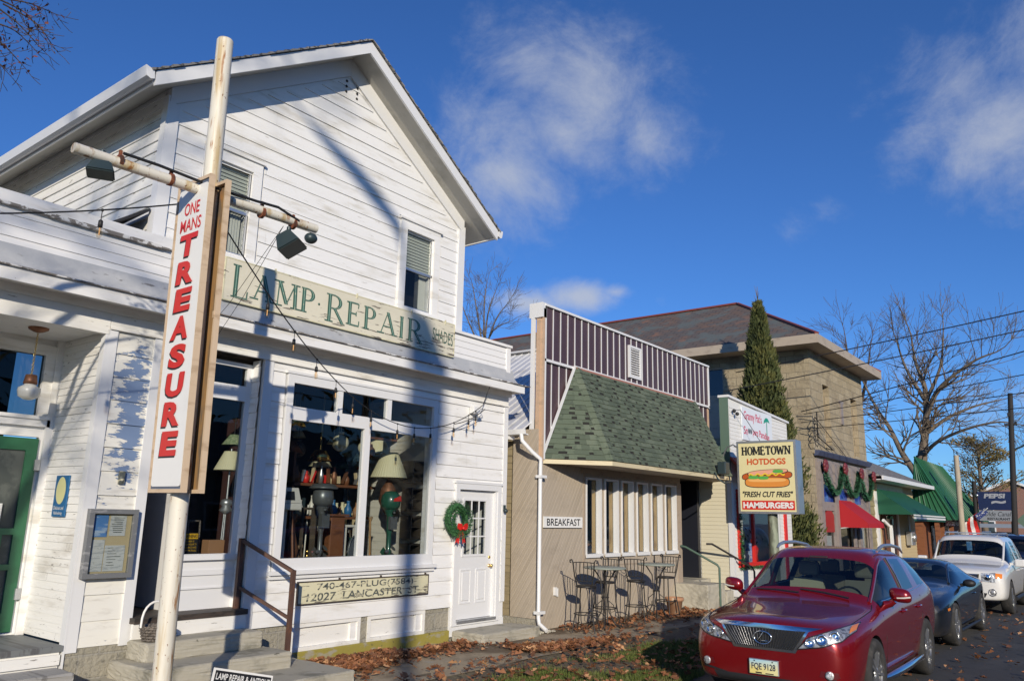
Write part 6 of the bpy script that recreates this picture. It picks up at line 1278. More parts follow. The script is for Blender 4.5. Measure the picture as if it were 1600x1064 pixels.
# brick houses far up the road
def brickhouse(x, y, w, d, h, label, roofm):
    t = thing('brick_house', label, 'building', (x, y, 0)); c = MB(); c.box(x, x+d, y-w/2, y+w/2, 0, h); c.prism([(x, y-w/2, h), (x, y+w/2, h), (x, y, h+w*.22)], (d, 0, 0)); part('wall', c, K['brickfar'], t)
    c = MB(); c.prism([(x-.3, y-w/2-.3, h-.1), (x-.3, y, h+w*.22+.05), (x-.3, y, h+w*.22+.3), (x-.3, y-w/2-.3, h+.15)], (d+.6, 0, 0)); c.prism([(x-.3, y+w/2+.3, h-.1), (x-.3, y, h+w*.22+.05), (x-.3, y, h+w*.22+.3), (x-.3, y+w/2+.3, h+.15)], (d+.6, 0, 0)); part('roof', c, roofm, t)
    for yy_ in (-w*.28, w*.18):
        for z in (1.2, 3.6):
            c = MB(); c.box(x-.06, x, y+yy_, y+yy_+1.1, z, z+1.5); f = part('window', c, K['white_clean'], t); c = MB(); c.box(x-.08, x-.06, y+yy_+.12, y+yy_+.98, z+.12, z+1.38); part('pane', c, K['glass_dark'], f)
K['brickfar'] = brickmat('red_brick', (.26, .10, .065), (.20, .085, .06), (.3, .25, .22), .24, .08, .012, .85)
brickhouse(96, 9.9, 9, 14, 4.6, 'red brick house with pale gable far up the road', K['white_clean']); brickhouse(104, 3.0, 8, 12, 4.8, 'second red brick house at the far right edge of the road', K['white_clean'])
c = MB(); c.box(64, 70, 5.2, 9.6, 2.0, 2.25); c.box(64.4, 64.6, 5.4, 5.6, 0, 2); c.box(64.4, 64.6, 9.2, 9.4, 0, 2); c.box(66, 69, 7.2, 8.8, 0, 1.7); single('carport', c, mat('grey_blue_metal', (.22, .26, .32), .5), 'low grey carport roof beyond the soft drink sign', 'carport')
# wires
def wire(a, b, sag, lab, r=.02):
    c = MB(); c.tube(catenary(a, b, sag, 24), r, 5); single('overhead_wire', c, K['cable'], lab, 'wire', 'overhead wires')
for i, (a, m) in enumerate((((24, 10.06, 6.07), (25, 1.24, 7.46)), ((26, 10.41, 7.04), (25, 1.18, 7.98)), ((27.6, 8.77, 5.76), (25, 1.29, 6.93)), ((27.6, 8.68, 5.67), (25, 1.37, 6.24)), ((27.6, 8.79, 5.39), (25, 1.42, 5.73)), ((27.6, 8.67, 5.16), (25, 1.47, 5.31)))):
    a, m = V(a), V(m); b = a+(m-a)*1.9
    wire(a, b, .12, ('second wire from the top, passing behind the false front and cedar', 'topmost black wire crossing the sky over the stone building', 'third wire from the top, fixed to the stone corner', 'fourth wire from the top, fixed to the stone corner', 'fifth wire down, second lowest over the stone front', 'lowest wire of those fixed to the stone corner')[i], .013 if i > 2 else .017)
c = MB(); c.tube([(27.75, 8.3, 5.75), (27.75, 8.3, 4.9), (29.5, 8.35, 4.6)], .02, 5); 
for k in range(4): c.tube([(27.75+.2*cos(j), 8.35, 5.35-.2*k+.2*sin(j)) for j in range(7)], .012, 5)
c.tube([(27.9, 8.42, 5.6), (31.5, 8.45, 4.5)], .012, 5); single('service_drop', c, K['cable'], 'tangled service cables on the corner of the stone building', 'cable')
c = MB(); c.tube([(23.2, -8.2, -.1), (23.2, -8.2, 9.6)], [.17, .13], 10); c.box(22.2, 24.2, -8.3, -8.1, 9.0, 9.12); single('utility_pole', c, K['creosote'], 'utility pole across the road carrying the overhead wires', 'pole', loc=(23.2, -8.2, 0))

# ------------------------------------------------------------------ bare trees
def twigs(c, p, d, L, r, depth, rr, droop=0., spread=.7, n=2, minr=.004):
    segs = 3; path = [p]; rs = [r]; q = V(p); dd = V(d).normalized()
    for i in range(segs):
        dd = (dd+V((rr.uniform(-1, 1), rr.uniform(-1, 1), rr.uniform(-1, 1)))*.17+V((0, 0, .05-droop))).normalized(); q = q+dd*L/segs; path.append(q); rs.append(max(minr, r*(1-.45*(i+1)/segs)))
    c.tube(path, rs, 6 if r > .05 else (4 if r > .015 else 3), False)
    if depth == 0: return
    for k in range(n+(depth > 1)):
        f = rr.uniform(.35, 1); i = min(int(f*segs), segs-1); b = path[i].lerp(path[i+1], f*segs-i); a = dd.orthogonal().normalized(); a.rotate(Matrix.Rotation(rr.uniform(0, 2*pi), 3, dd))
        twigs(c, b, dd+a*spread*rr.uniform(.6, 1.4), L*rr.uniform(.55, .8), max(minr, r*.55), depth-1, rr, droop, spread, n, minr)
    twigs(c, path[-1], dd, L*.75, max(minr, r*.55), depth-1, rr, droop, spread, n, minr)
def limb(c, pts, r0, r1, rr, depth=3, every=1, L=1.6, n=2, droop=0., minr=.004, tips=True, spread=.8, start=0):
    pts = [V(p) for p in pts]; m = len(pts); P = []
    for i in range(m-1):                                   # Catmull-Rom through the given points
        p0, p1, p2, p3 = pts[max(i-1, 0)], pts[i], pts[i+1], pts[min(i+2, m-1)]
        for k in range(4): s = k/4; P.append(.5*((2*p1)+(p2-p0)*s+(2*p0-5*p1+4*p2-p3)*s*s+(3*p1-p0-3*p2+p3)*s**3))
    P.append(pts[-1]); N_ = len(P); rs = [r0+(r1-r0)*(i/(N_-1))**.8 for i in range(N_)]; c.tube(P, rs, 9 if r0 > .08 else 6, False)
    for i in range(max(2, start), N_):
        d = (P[i]-P[i-1]).normalized()
        for k in range(every):
            a = d.orthogonal().normalized(); a.rotate(Matrix.Rotation(rr.uniform(0, 2*pi), 3, d)); twigs(c, P[i], d*.6+a*spread, L*rr.uniform(.6, 1.2), max(minr, rs[i]*.42), depth, rr, droop, .7, n, minr)
    if tips: twigs(c, P[-1], P[-1]-P[-2], L, r1, depth, rr, droop, .7, n, minr)
rr = random.Random(41)
# the big one beyond the green roof
t = thing('bare_tree', 'large spreading bare tree rising behind the cottage and the green roof', 'tree', (62, 12.7, 0))
c = MB(); c.tube([(62, 12.75, -.1), (62, 12.65, 4.5), (62, 12.3, 6.8)], [.5, .42, .38], 12); part('trunk', c, K['bark'], t)
c = MB()
limb(c, [(62, 12.3, 6.7), (62.2, 11.9, 9.0), (62.0, 11.7, 11.5), (62.3, 12.2, 13.5), (62.0, 12.3, 15.6)], .33, .05, rr, 2, 1, 1.7, n=3, minr=.010)
limb(c, [(62, 12.0, 9.0), (61.5, 11.0, 11.0), (61.0, 9.9, 12.0), (60.5, 8.2, 13.0), (60.3, 6.9, 13.4)], .21, .04, rr, 2, 1, 1.7, n=3, minr=.010)
limb(c, [(62, 12.3, 6.7), (60.5, 11.0, 7.6), (59.5, 9.0, 8.3), (59, 7.2, 8.6), (59, 6.0, 8.4)], .16, .03, rr, 2, 1, 1.6, n=3, minr=.010, droop=.05)
limb(c, [(62, 12.1, 8.2), (62.5, 10.6, 9.4), (62.8, 8.8, 10.2), (63, 7.0, 10.6)], .18, .03, rr, 2, 1, 1.6, n=3, minr=.010)
limb(c, [(62, 12.7, 5.5), (62.4, 13.6, 7.0), (62.6, 14.4, 9.0), (63, 15.3, 10.6), (63, 16.2, 13.0)], .27, .05, rr, 2, 1, 1.6, n=3, minr=.009)
limb(c, [(62, 11.8, 10.8), (62.4, 12.9, 13.2), (62.5, 13.4, 15.4)], .16, .04, rr, 2, 1, 1.6, n=3, minr=.009)
limb(c, [(62, 11.8, 10.5), (62, 10.6, 13), (62, 10.2, 15.5)], .16, .04, rr, 2, 1, 1.6, n=3, minr=.009)
part('crown', c, K['bark'], t)
t = thing('bare_tree', 'faint thin bare tree just right of the stone building eave', 'tree', (66, 17.4, 0))
c = MB(); c.tube([(66, 17.2, -.1), (66, 17.0, 8)], [.4, .25], 10); part('trunk', c, K['bark'], t)
c = MB(); limb(c, [(66, 17.0, 8), (66, 16.9, 12), (66, 17.0, 15), (66, 17.1, 17)], .25, .03, rr, 2, 1, 1.8, n=3, minr=.010); limb(c, [(66, 17.0, 9), (66, 15.8, 13), (66, 15.2, 16)], .2, .03, rr, 2, 1, 1.6, n=3, minr=.010); part('crown', c, K['twig'], t)
bpy.data.objects['bare_tree'].location.y -= .8
# the one in the gap behind the diner
t = thing('bare_tree', 'slender bare tree in the gap between white shop and diner roof', 'tree', (24.5, 20.5, 0))
c = MB(); c.tube([(24.5, 20.4, -.1), (24.3, 20.4, 8.6)], [.22, .12], 8); part('trunk', c, K['bark'], t)
c = MB()
for a, b in (((24, 20.6, 10.3), (24, 20.9, 11.5)), ((24, 20.0, 10.0), (24, 19.6, 11.0)), ((24, 19.6, 9.7), (24, 18.9, 10.4)), ((24, 20.2, 10.4), (24, 20.1, 11.4)), ((24, 19.7, 9.3), (24, 18.7, 9.6)), ((24, 21.0, 9.8), (24, 21.4, 10.6))): limb(c, [(24.3, 20.4, 8.4), a, b], .05, .012, rr, 2, 1, .62, minr=.005)
part('crown', c, K['bark'], t)
# sparse yellowing conifer far right
t = thing('yellowing_conifer', 'sparse yellow brown conifer behind the soft drink sign', 'tree', (75, 9.8, 0))
c = MB(); c.tube([(75, 9.8, -.1), (75, 9.7, 8.6)], [.3, .08], 8); part('trunk', c, K['bark'], t)
c = MB(); tips = []
for k in range(44):
    z = rr.uniform(2.2, 8.6); a = rr.uniform(0, 2*pi); L = (8.9-z)*.45+1.3; d = V((cos(a), sin(a), .5)); p = V((75, 9.75, z)); q = p+d*L*.5; e = p+d*L; c.tube([p, q, e], [.06, .04, .015], 4, False)
    for j in range(8): tips.append((p.lerp(e, rr.uniform(.35, 1)), d))
part('branch', c, K['bark'], t)
c = MB(); leafcloud(c, lambda r_: (lambda q: (q[0]+V((r_.gauss(0, .34), r_.gauss(0, .34), r_.gauss(0, .2))), q[1]))(r_.choice(tips)), 5200, rr, .20); part('crown', c, K['pine'], t)
# woods on the skyline far up the road
c = MB()
for k in range(60):
    y = -14+k*.7+rr.uniform(-.3, .3); x = rr.uniform(118, 150); h = rr.uniform(3.5, 6.5); limb(c, [(x, y, 0), (x, y+rr.uniform(-.4, .4), h*.5), (x, y+rr.uniform(-.8, .8), h)], .16, .04, rr, 1, 1, 1.7, minr=.05)
setting('distant_woods', c, K['twig'], 'stuff')
# tree by the left edge: its twigs hang into the frame and dapple the shop front
t = thing('street_tree', 'bare tree whose last brown leaves show in the top left corner', 'tree', (-1.9, 4.3, 0))
c = MB(); c.tube([(-2.0, 4.2, -.1), (-1.95, 4.2, 2.2), (-1.8, 4.3, 4.2)], [.2, .17, .14], 10); part('trunk', c, K['bark'], t)
c = MB(); r2 = random.Random(8)
TW = [((1.66, 6.0, 5.52), (1.83, 6.0, 5.51), (1.93, 6.0, 5.42)), ((1.70, 6.0, 5.55), (1.85, 6.0, 5.60), (2.02, 6.0, 5.61)), ((1.66, 6.0, 5.45), (1.80, 6.0, 5.40), (1.95, 6.0, 5.30)), ((1.64, 6.0, 5.33), (1.78, 6.0, 5.34), (1.93, 6.0, 5.26)),
      ((1.62, 6.0, 5.22), (1.72, 6.0, 5.20), (1.86, 6.0, 5.11)), ((1.6, 6.0, 5.10), (1.68, 6.0, 5.07), (1.76, 6.0, 5.02)), ((1.68, 6.0, 5.50), (1.9, 6.0, 5.47), (2.03, 6.0, 5.36))]
limb(c, [(-1.8, 4.3, 4.2), (-.6, 5.0, 5.0), (.6, 5.7, 5.5), (1.62, 6.0, 5.5)], .08, .014, r2, 1, 0, .4, tips=False)
limb(c, [(-.6, 5.0, 5.0), (.6, 5.6, 5.15), (1.55, 6.0, 5.22)], .04, .012, r2, 1, 0, .4, tips=False)
tp = []
for a, b, e in TW:
    limb(c, [a, b, e], .0075, .003, r2, 1, 1, .10, n=1, minr=.0022); tp += [V(a).lerp(V(b), .5), V(b), V(b).lerp(V(e), .5), V(e)]
for k in range(3):
    a = k*.8+2.2; d = V((cos(a), sin(a)*.8, .95)); o_ = V((-1.8, 4.3, 4.1)); limb(c, [o_, o_+d*1.2, o_+d*2.4+V((0, 0, .6))], .07, .02, r2, 2, 1, .9, n=2, minr=.006)
part('branch', c, K['twig'], t)
c = MB()
for k in range(190):
    p = r2.choice(tp)+V((r2.uniform(-.05, .05), r2.uniform(-.12, .12), r2.uniform(-.05, .05))); e1 = V((r2.uniform(-1, 1), r2.uniform(-1, 1), r2.uniform(-1, 1))).normalized(); e2 = e1.orthogonal(); s = r2.uniform(.008, .022)
    c.add([p-e1*s, p+e2*s*.6+e1*s*.2, p+e1*s*1.3, p-e2*s*.7], [(0, 1, 2, 3)])
part('dead_leaf', c, mat('hanging_brown_leaf', (.16, .05, .03), .8), t)['kind'] = 'stuff'
# leaning street tree behind the viewer: casts the long shadow up the shop front
t = thing('street_tree', 'leaning bare tree across the road that shades the shop front', 'tree', (-8.2, -9, 0))
c = MB(); k_ = 18.0; sh = [(9.05, 0), (9.05, .5), (9.07, 1.55), (9.03, 3.0), (9.04, 4.0), (8.92, 5.0), (8.70, 5.75), (8.58, 6.3), (8.42, 6.68), (7.95, 6.98), (7.45, 7.28), (6.62, 7.66)]
P = [V((x-.96*k_, 9.0-k_, z+.44*k_)) for x, z in sh]; 
c.tube([(P[0].x-.0, P[0].y, -.1)]+[(P[0].x, P[0].y, 3)]+P[:5], [.20, .17, .135, .13, .13, .13, .13], 12); part('trunk', c, K['bark'], t)
c = MB(); r2 = random.Random(5); c.tube(P[4:], [.13, .10, .05, .045, .11, .15, .15, .06], 10); c.tube([P[3]+V((0, 0, -.5)), P[3]+V((.45, 0, -.05)), P[3]+V((.72, .3, .5)), P[3]+V((.68, .3, 1.2)), P[3]+V((.3, .2, 2.0))], [.12, .18, .24, .22, .08], 10)
limb(c, [P[-1], P[-1]+V((-.8, 0, .6)), P[-1]+V((-2, .2, 1.6))], .05, .02, r2, 3, 1, 1.2, minr=.008)
for a, b, e in (((2.2, 4.0), (3.4, 4.6), (5.0, 4.3)), ((1.5, 2.5), (3.0, 3.4), (4.3, 2.6)), ((2.0, 5.6), (3.6, 5.5), (5.5, 6.6)), ((1.0, 4.6), (2.6, 5.2), (3.8, 6.2))):
    limb(c, [V((x-.96*k_, 9.0-k_+q*.6, z+.44*k_)) for q, (x, z) in enumerate((a, b, e))], .06, .02, r2, 2, 1, .9, minr=.012)
part('branch', c, K['bark'], t)

# ------------------------------------------------------------------ leaves and grass
def leaves(n, fn, rr, ms):
    out = [MB() for _ in ms]
    for i in range(n):
        x, y, z = fn(rr); s = rr.choice((.018, .026, .034, .045, .06))*rr.uniform(.8, 1.2); a = rr.uniform(0, 2*pi); u = V((cos(a), sin(a), rr.uniform(-.5, .5))).normalized(); w = V((-sin(a), cos(a), rr.uniform(-.6, .6))).normalized(); n_ = u.cross(w); p = V((x, y, z+rr.uniform(.008, .03)+abs(u.z)*s*.6)); cu = rr.uniform(.1, .6)*s
        q = [p-u*s, p-u*s*.35+w*s*.75+n_*cu, p+u*s*.25+w*s*.35+n_*cu*.3, p+u*s*.45+w*s*.7+n_*cu, p+u*s*1.15+n_*cu*.4, p+u*s*.45-w*s*.7+n_*cu, p+u*s*.25-w*s*.35+n_*cu*.3, p-u*s*.35-w*s*.75+n_*cu]
        out[rr.choices(range(len(ms)), (6, 2.2, 1.3))[0]].add(q+[p], [(0, 1, 8), (1, 2, 8), (2, 3, 8), (3, 4, 8), (4, 5, 8), (5, 6, 8), (6, 7, 8), (7, 0, 8)])
    return out
rr = random.Random(99)
def lf(rr):
    while True:
        k = rr.random()
        if k < .16: x = rr.uniform(6.45, 8.6); y = 8.86-abs(rr.gauss(0, .16)); z = .045
        elif k < .32: x = rr.uniform(7.3, 10.6); y = 8.55+.05*(x-8)-abs(rr.gauss(0, .25)); z = .045
        elif k < .46: x = 10+abs(rr.gauss(0, 1.0)); y = 7.55-.26*(x-10.0)+rr.gauss(0, .16); z = .05
        elif k < .62: x = rr.gauss(6.9, .5); y = rr.gauss(8.3, .3); z = .045
        elif k < .69: x = rr.gauss(16.6, .7); y = rr.gauss(7.9, .28); z = .045
        elif k < .76: x = rr.uniform(12.2, 16.5); y = rr.gauss(8.1, .35); z = .045
        elif k < .93: x = rr.gauss(9.5, 2.2); y = rr.uniform(4.7, 7.4); z = .07
        else: x = rr.uniform(8, 24); y = rr.uniform(1, 4.6); z = .014
        if y < 8.85 and not (x < 6.7 and y > 7.3 and x < 6.62) and not (10.0 < x < 11.6 and y > 8.2): return x, y, z
L_ = leaves(6000, lf, rr, (1, 2, 3))
allm = MB()
for i, m in enumerate(L_):
    allm.mi = i; allm.add(m.v, m.f)
setting('fallen_leaves', allm, [K['leafb'], K['leafd'], K['leafp']], 'stuff')
c = MB(); rr = random.Random(4)
for i in range(90000):
    x = rr.uniform(5.5, 13.5); y = rr.uniform(4.7, 7.0)
    dn = sin(x*1.7+.6)*cos(y*2.1)+.5*sin(x*3.3+y*2.7)+.3
    edge = 6.75-.12*max(0, x-10)+.12*sin(x*2.2)
    if rr.random() > .32+.5*dn or y > edge-rr.random()*.5: continue
    h = rr.uniform(.025, .085); a = rr.uniform(0, 2*pi); dx, dy = cos(a)*.005, sin(a)*.005; lx, ly = rr.uniform(-.03, .03), rr.uniform(-.03, .03); c.add([(x-dx, y-dy, .03), (x+dx, y+dy, .03), (x+lx, y+ly, .035+h)], [(0, 1, 2)])
setting('lawn_grass', c, K['grass'], 'stuff')
c = MB(); rr = random.Random(14)
for i in range(900):
    x = rr.uniform(11.4, 12.1); y = rr.gauss(8.6, .12); s = rr.uniform(.01, .03); c.ball((x, y, .055), s, 5, 3, (1, 1, .7))
setting('gravel', c, K['concrete_pale'], 'stuff')

# ------------------------------------------------------------------ the other side of the road (seen only mirrored in the windows)
K['opp'] = mat('grey_house_siding', (.20, .19, .17), .7)
for i, (x, y, w_, d_, h_) in enumerate(((12, -17, 9, 8, 3.6), (26, -18, 11, 8, 4.0), (43, -17, 10, 8, 3.8), (58, -18, 12, 8, 4.2), (-6, -18, 10, 8, 3.8))):
    t = thing('house', ('low grey house', 'wide grey house', 'grey house with taller roof', 'long grey house', 'grey house opposite the shop')[i]+' on the far side of the road behind the viewer', 'building', (x, y, 0), 'houses across the road')
    c = MB(); c.box(x-w_/2, x+w_/2, y-d_, y, 0, h_); c.prism([(x-w_/2, y, h_), (x-w_/2, y-d_, h_), (x-w_/2, y-d_/2, h_+2.6)], (w_, 0, 0)); part('wall', c, K['opp'], t)
    c = MB(); c.prism([(x-w_/2-.3, y+.4, h_-.2), (x-w_/2-.3, y-d_/2, h_+2.65), (x-w_/2-.3, y-d_/2, h_+2.85), (x-w_/2-.3, y+.4, h_)], (w_+.6, 0, 0)); c.prism([(x-w_/2-.3, y-d_-.4, h_-.2), (x-w_/2-.3, y-d_/2, h_+2.65), (x-w_/2-.3, y-d_/2, h_+2.85), (x-w_/2-.3, y-d_-.4, h_)], (w_+.6, 0, 0)); part('roof', c, K['shingle_grey'], t)
    for q in (-.3, .05, .3):
        c = MB(); frame_x(c, x+q*w_-.5, x+q*w_+.5, 1, 2.4, y, y+.05, .1); f = part('window', c, K['white'], t); c = MB(); c.box(x+q*w_-.4, x+q*w_+.4, y+.01, y+.02, 1.1, 2.3); part('pane', c, K['black'], f)
c = MB(); rr = random.Random(61)
def hf(rr): a = rr.uniform(0, 2*pi); return V((rr.uniform(-20, 80), -27+rr.gauss(0, 1.2), abs(rr.gauss(0, 3.2))+.2)), V((cos(a), sin(a), .5))
leafcloud(c, hf, 14000, rr, .8); setting('far_hedge', c, K['cedar'], 'stuff')
# ------------------------------------------------------------------ cars (front towards -X)
def carpaint(name, col, flake=.35, rough=.28, dirt=(.10, .08, .06), dz=.45):
    m, t, o = newmat(name); h = T(t); sep = h.n('ShaderNodeSeparateXYZ', {0: h.co()})
    d = h.m('MULTIPLY', h.ramp(sep.outputs[2], dz, .15), h.ramp(h.noise(5, 5), .3, .75))
    c = h.mix(h.m('MULTIPLY', d, .55), col, dirt)
    b = h.n('ShaderNodeBsdfPrincipled', {'Base Color': c, 'Metallic': flake, 'Roughness': rough, 'Coat Weight': 1.0, 'Coat Roughness': .025}); t.links.new(b.outputs[0], o.inputs[0]); return m
K['carglass'] = glass('car_glass', (.52, .60, .58), 1.5, boost=1.15); K['carglass_dark'] = glass('tinted_car_glass', (.22, .25, .26), 1.5, boost=1.2)
K['rubber'] = mat('tyre_rubber', (.028, .027, .026), .85, [((.06, .055, .05), 9, .5, .7)], (60, .3, .003)); K['rim'] = mat('alloy_rim', (.52, .53, .54), .3, metal=.85, var=[((.3, .29, .27), 7, .5, .7)]); K['plastic'] = mat('black_plastic', (.016, .016, .017), .55)
K['lens'] = glass('lamp_lens', (.95, .96, .97), 1.45, boost=.9); K['amber'] = mat('amber_lens', (.75, .22, .02), .25, coat=.6); K['reflector'] = mat('lamp_reflector', (.60, .60, .60), .42, [((.25, .25, .26), (26, 26, 26), .5, .56), ((.85, .85, .85), (40, 40, 40), .6, .66)], (34, .8, .01), metal=.7); K['seat'] = mat('cream_seat_leather', (.50, .45, .34), .6); K['dash'] = mat('dark_dashboard', (.02, .02, .021), .7); K['darkseat'] = mat('dark_seat', (.035, .035, .036), .8)
for k in range(3): K['slot%d' % k] = mat('slot_%d' % k, (.5, .5, .5))
def half(st):
    """st: x, then eight (y, z) points from the sill's underside up to the roof centre"""
    return st
def car_shell(stations, glassmap, creases=(), arches=(), sub=2):
    bm = bmesh.new(); ns, npt = len(stations), len(stations[0][1]); G = []
    for x, pts in stations:
        row = []
        for i, (y, z) in enumerate(pts):
            if i in (0, npt-1): v = bm.verts.new((x, 0, z)); row.append((v, v))
            else: row.append((bm.verts.new((x, y, z)), bm.verts.new((x, -y, z))))
        G.append(row)
    mi = {}
    def f(vs, m):
        vs = [v for i, v in enumerate(vs) if v not in vs[:i]]
        if len(vs) > 2:
            fc = bm.faces.new(vs); fc.material_index = m
    for s in range(ns-1):
        for i in range(npt-1):
            m = glassmap.get((s, i), 0)
            f([G[s][i][0], G[s+1][i][0], G[s+1][i+1][0], G[s][i+1][0]], m); f([G[s][i+1][1], G[s+1][i+1][1], G[s+1][i][1], G[s][i][1]], m)
    for s, rev in ((0, False), (ns-1, True)):
        for i in range(npt-1):
            vs = [G[s][i][0], G[s][i+1][0], G[s][i+1][1], G[s][i][1]]; f(vs[::-1] if rev else vs, 0)
    bmesh.ops.recalc_face_normals(bm, faces=bm.faces[:])
    me = bpy.data.meshes.new('shell'); bm.to_mesh(me); bm.free()
    for k in range(3): me.materials.append(K['slot%d' % k])
    o = bpy.data.objects.new('shell', me); COL.objects.link(o)
    mod = o.modifiers.new('s', 'SUBSURF'); mod.levels = mod.render_levels = sub
    kill = [o]
    if arches:
        cb = MB()
        for ax, az, r in arches:
            for s in (-1, 1): 
                cb.lathe([(0, -.0), (r, 0), (r, .6), (0, .6)], (ax, s*.56, az), (0, s, 0), 36, False)
        co_ = bpy.data.objects.new('cutter', cb.mesh('cutter', [K['plastic']])); COL.objects.link(co_); kill.append(co_)
        bmc = bmesh.new(); bmc.from_mesh(co_.data); bmesh.ops.remove_doubles(bmc, verts=bmc.verts[:], dist=.0005); bmesh.ops.recalc_face_normals(bmc, faces=bmc.faces[:])
        for fc in bmc.faces: fc.material_index = 0
        bmc.to_mesh(co_.data); bmc.free()
        b = o.modifiers.new('b', 'BOOLEAN'); b.operation = 'DIFFERENCE'; b.object = co_; b.solver = 'EXACT'; b.material_mode = 'TRANSFER'
    dg = bpy.context.evaluated_depsgraph_get(); dg.update(); me2 = bpy.data.meshes.new_from_object(o.evaluated_get(dg))
    for q in kill: bpy.data.objects.remove(q)
    return me2
def split_parts(me, paint, t, names):
    """one object per material; the glass also splits into its separate panes"""
    vs = [v.co.copy() for v in me.vertices]; black = [i for i, m in enumerate(me.materials) if m and m.name.startswith('black_plastic')]; groups = {}
    for p in me.polygons: groups.setdefault(3 if p.material_index in black else p.material_index, []).append(list(p.vertices))
    for mi, fs in groups.items():
        if mi in (1, 2):
            par = {}
            def find(a):
                while par.setdefault(a, a) != a: a = par[a]
                return a
            for f in fs:
                for v in f[1:]: par[find(v)] = find(f[0])
            isl = {}
            for f in fs: isl.setdefault(find(f[0]), []).append(f)
            sets = list(isl.values())
        else: sets = [fs]
        for fl in sets:
            mb = MB(); mb.smooth = mi != 3; mp_ = {}
            for f in fl:
                for v in f: mp_.setdefault(v, len(mp_))
            mb.add([vs[v] for v in mp_], [[mp_[v] for v in f] for f in fl])
            part(names[mi], mb, {0: paint, 1: K['carglass'], 2: K['carglass_dark'], 3: K['plastic']}[mi], t)
def bvh_of(me): return BVHTree.FromPolygons([v.co.copy() for v in me.vertices], [list(p.vertices) for p in me.polygons])
def decal(bvh, poly, ax, off=.004, cuts=3, thick=.0, mirror=False):
    """lay an outline on the shell: ax 'x' looks from the front with (y, z) points, 'y' from the -Y side and 'Y' from the +Y side with (x, z) points"""
    bm = bmesh.new(); vs = [bm.verts.new((a, b, 0)) for a, b in poly]; bm.faces.new(vs); bmesh.ops.triangulate(bm, faces=bm.faces[:])
    for _ in range(cuts): bmesh.ops.subdivide_edges(bm, edges=bm.edges[:], cuts=1, use_grid_fill=True); bmesh.ops.triangulate(bm, faces=bm.faces[:])
    mb = MB(); mb.smooth = True; P = []; last = None
    for v in bm.verts:
        if ax == 'x': o, d = V((-3, v.co.x, v.co.y)), V((1, 0, 0))
        elif ax == 'y': o, d = V((v.co.x, -3, v.co.y)), V((0, 1, 0))
        elif ax == 'Y': o, d = V((v.co.x, 3, v.co.y)), V((0, -1, 0))
        else: o, d = V((v.co.x, v.co.y, 5)), V((0, 0, -1))
        h = bvh.ray_cast(o, d); p = h[0] if h[0] else (last if last else o+d*3); last = p; n = h[1] if h[0] else -d
        if n.dot(d) > 0: n = -n
        P.append(p+n*off)
    bm.verts.index_update(); F = [[v.index for v in f.verts] for f in bm.faces]
    if F:
        n = (P[F[0][1]]-P[F[0][0]]).cross(P[F[0][2]]-P[F[0][0]]); d = {'x': V((1, 0, 0)), 'y': V((0, 1, 0)), 'Y': V((0, -1, 0)), 'z': V((0, 0, -1))}[ax]
        if n.dot(d) > 0: F = [f[::-1] for f in F]
    bm.free(); mb.add(P, F); return mb
def surf(bvh, a, b, ax='x'):
    o, d = (V((-3, a, b)), V((1, 0, 0))) if ax == 'x' else ((V((a, -3, b)), V((0, 1, 0))) if ax == 'y' else ((V((a, 3, b)), V((0, -1, 0))) if ax == 'Y' else (V((a, b, 5)), V((0, 0, -1)))))
    h = bvh.ray_cast(o, d); return h[0] if h[0] else o+d*3.0
def wheel(t, x, s, y, R_, rr_, w=.225, spokes=5, twin=True):
    n = V((0, s, 0)); o = V((x, y, R_)); c = MB()
    c.lathe([(rr_, -.0), (rr_+.01, .012), (R_-.03, .02), (R_-.008, .0), (R_, -.03), (R_, -w+.03), (R_-.03, -w), (rr_, -w)], o, n, 40)
    wh = part('wheel', MB().add([], []) or c, K['rubber'], t)
    c = MB(); c.lathe([(rr_+.004, .004), (rr_-.012, .008), (rr_-.025, -.015), (rr_-.03, -.09), (rr_*.5, -.10), (0, -.10)], o, n, 40); part('rim_barrel', c, mat('dark_rim_barrel', (.09, .09, .09), .5, metal=.6) if 'barrel' not in K else K['barrel'], wh)
    c = MB(); c.lathe([(.07, -.02), (.06, .0), (.03, .004), (0, .004)], o, n, 16)
    for k in range(spokes):
        for q in ((-.10, .10) if twin else (0,)):
            a = 2*pi*k/spokes+q; a2 = 2*pi*k/spokes+q*1.7; d1 = V((cos(a), 0, sin(a))); d2 = V((cos(a2), 0, sin(a2))); c.beam(o+d1*.04+n*-.012, o+d2*(rr_-.012)+n*-.006, .030 if twin else .07, .03, n)
    c.lathe([(rr_-.024, -.012), (rr_-.012, .004), (rr_+.002, .003)], o, n, 40); part('rim', c, K['rim'], wh)
K['barrel'] = mat('dark_rim_barrel', (.09, .09, .09), .5, metal=.6)
def seats(t, xs, z, m_, w=.5):
    for x in xs:
        for y in (-.38, .38):
            c = MB(); c.bbox(x-.05, x+.45, y-w/2, y+w/2, z-.12, z+.06, .05); c.prism([(x+.40, y-w/2+.02, z), (x+.52, y-w/2+.02, z), (x+.68, y-w/2+.04, z+.52), (x+.58, y-w/2+.04, z+.54)], (0, w-.04, 0)); c.bbox(x+.60, x+.70, y-.14, y+.14, z+.57, z+.76, .04); part('seat', c, m_, t)
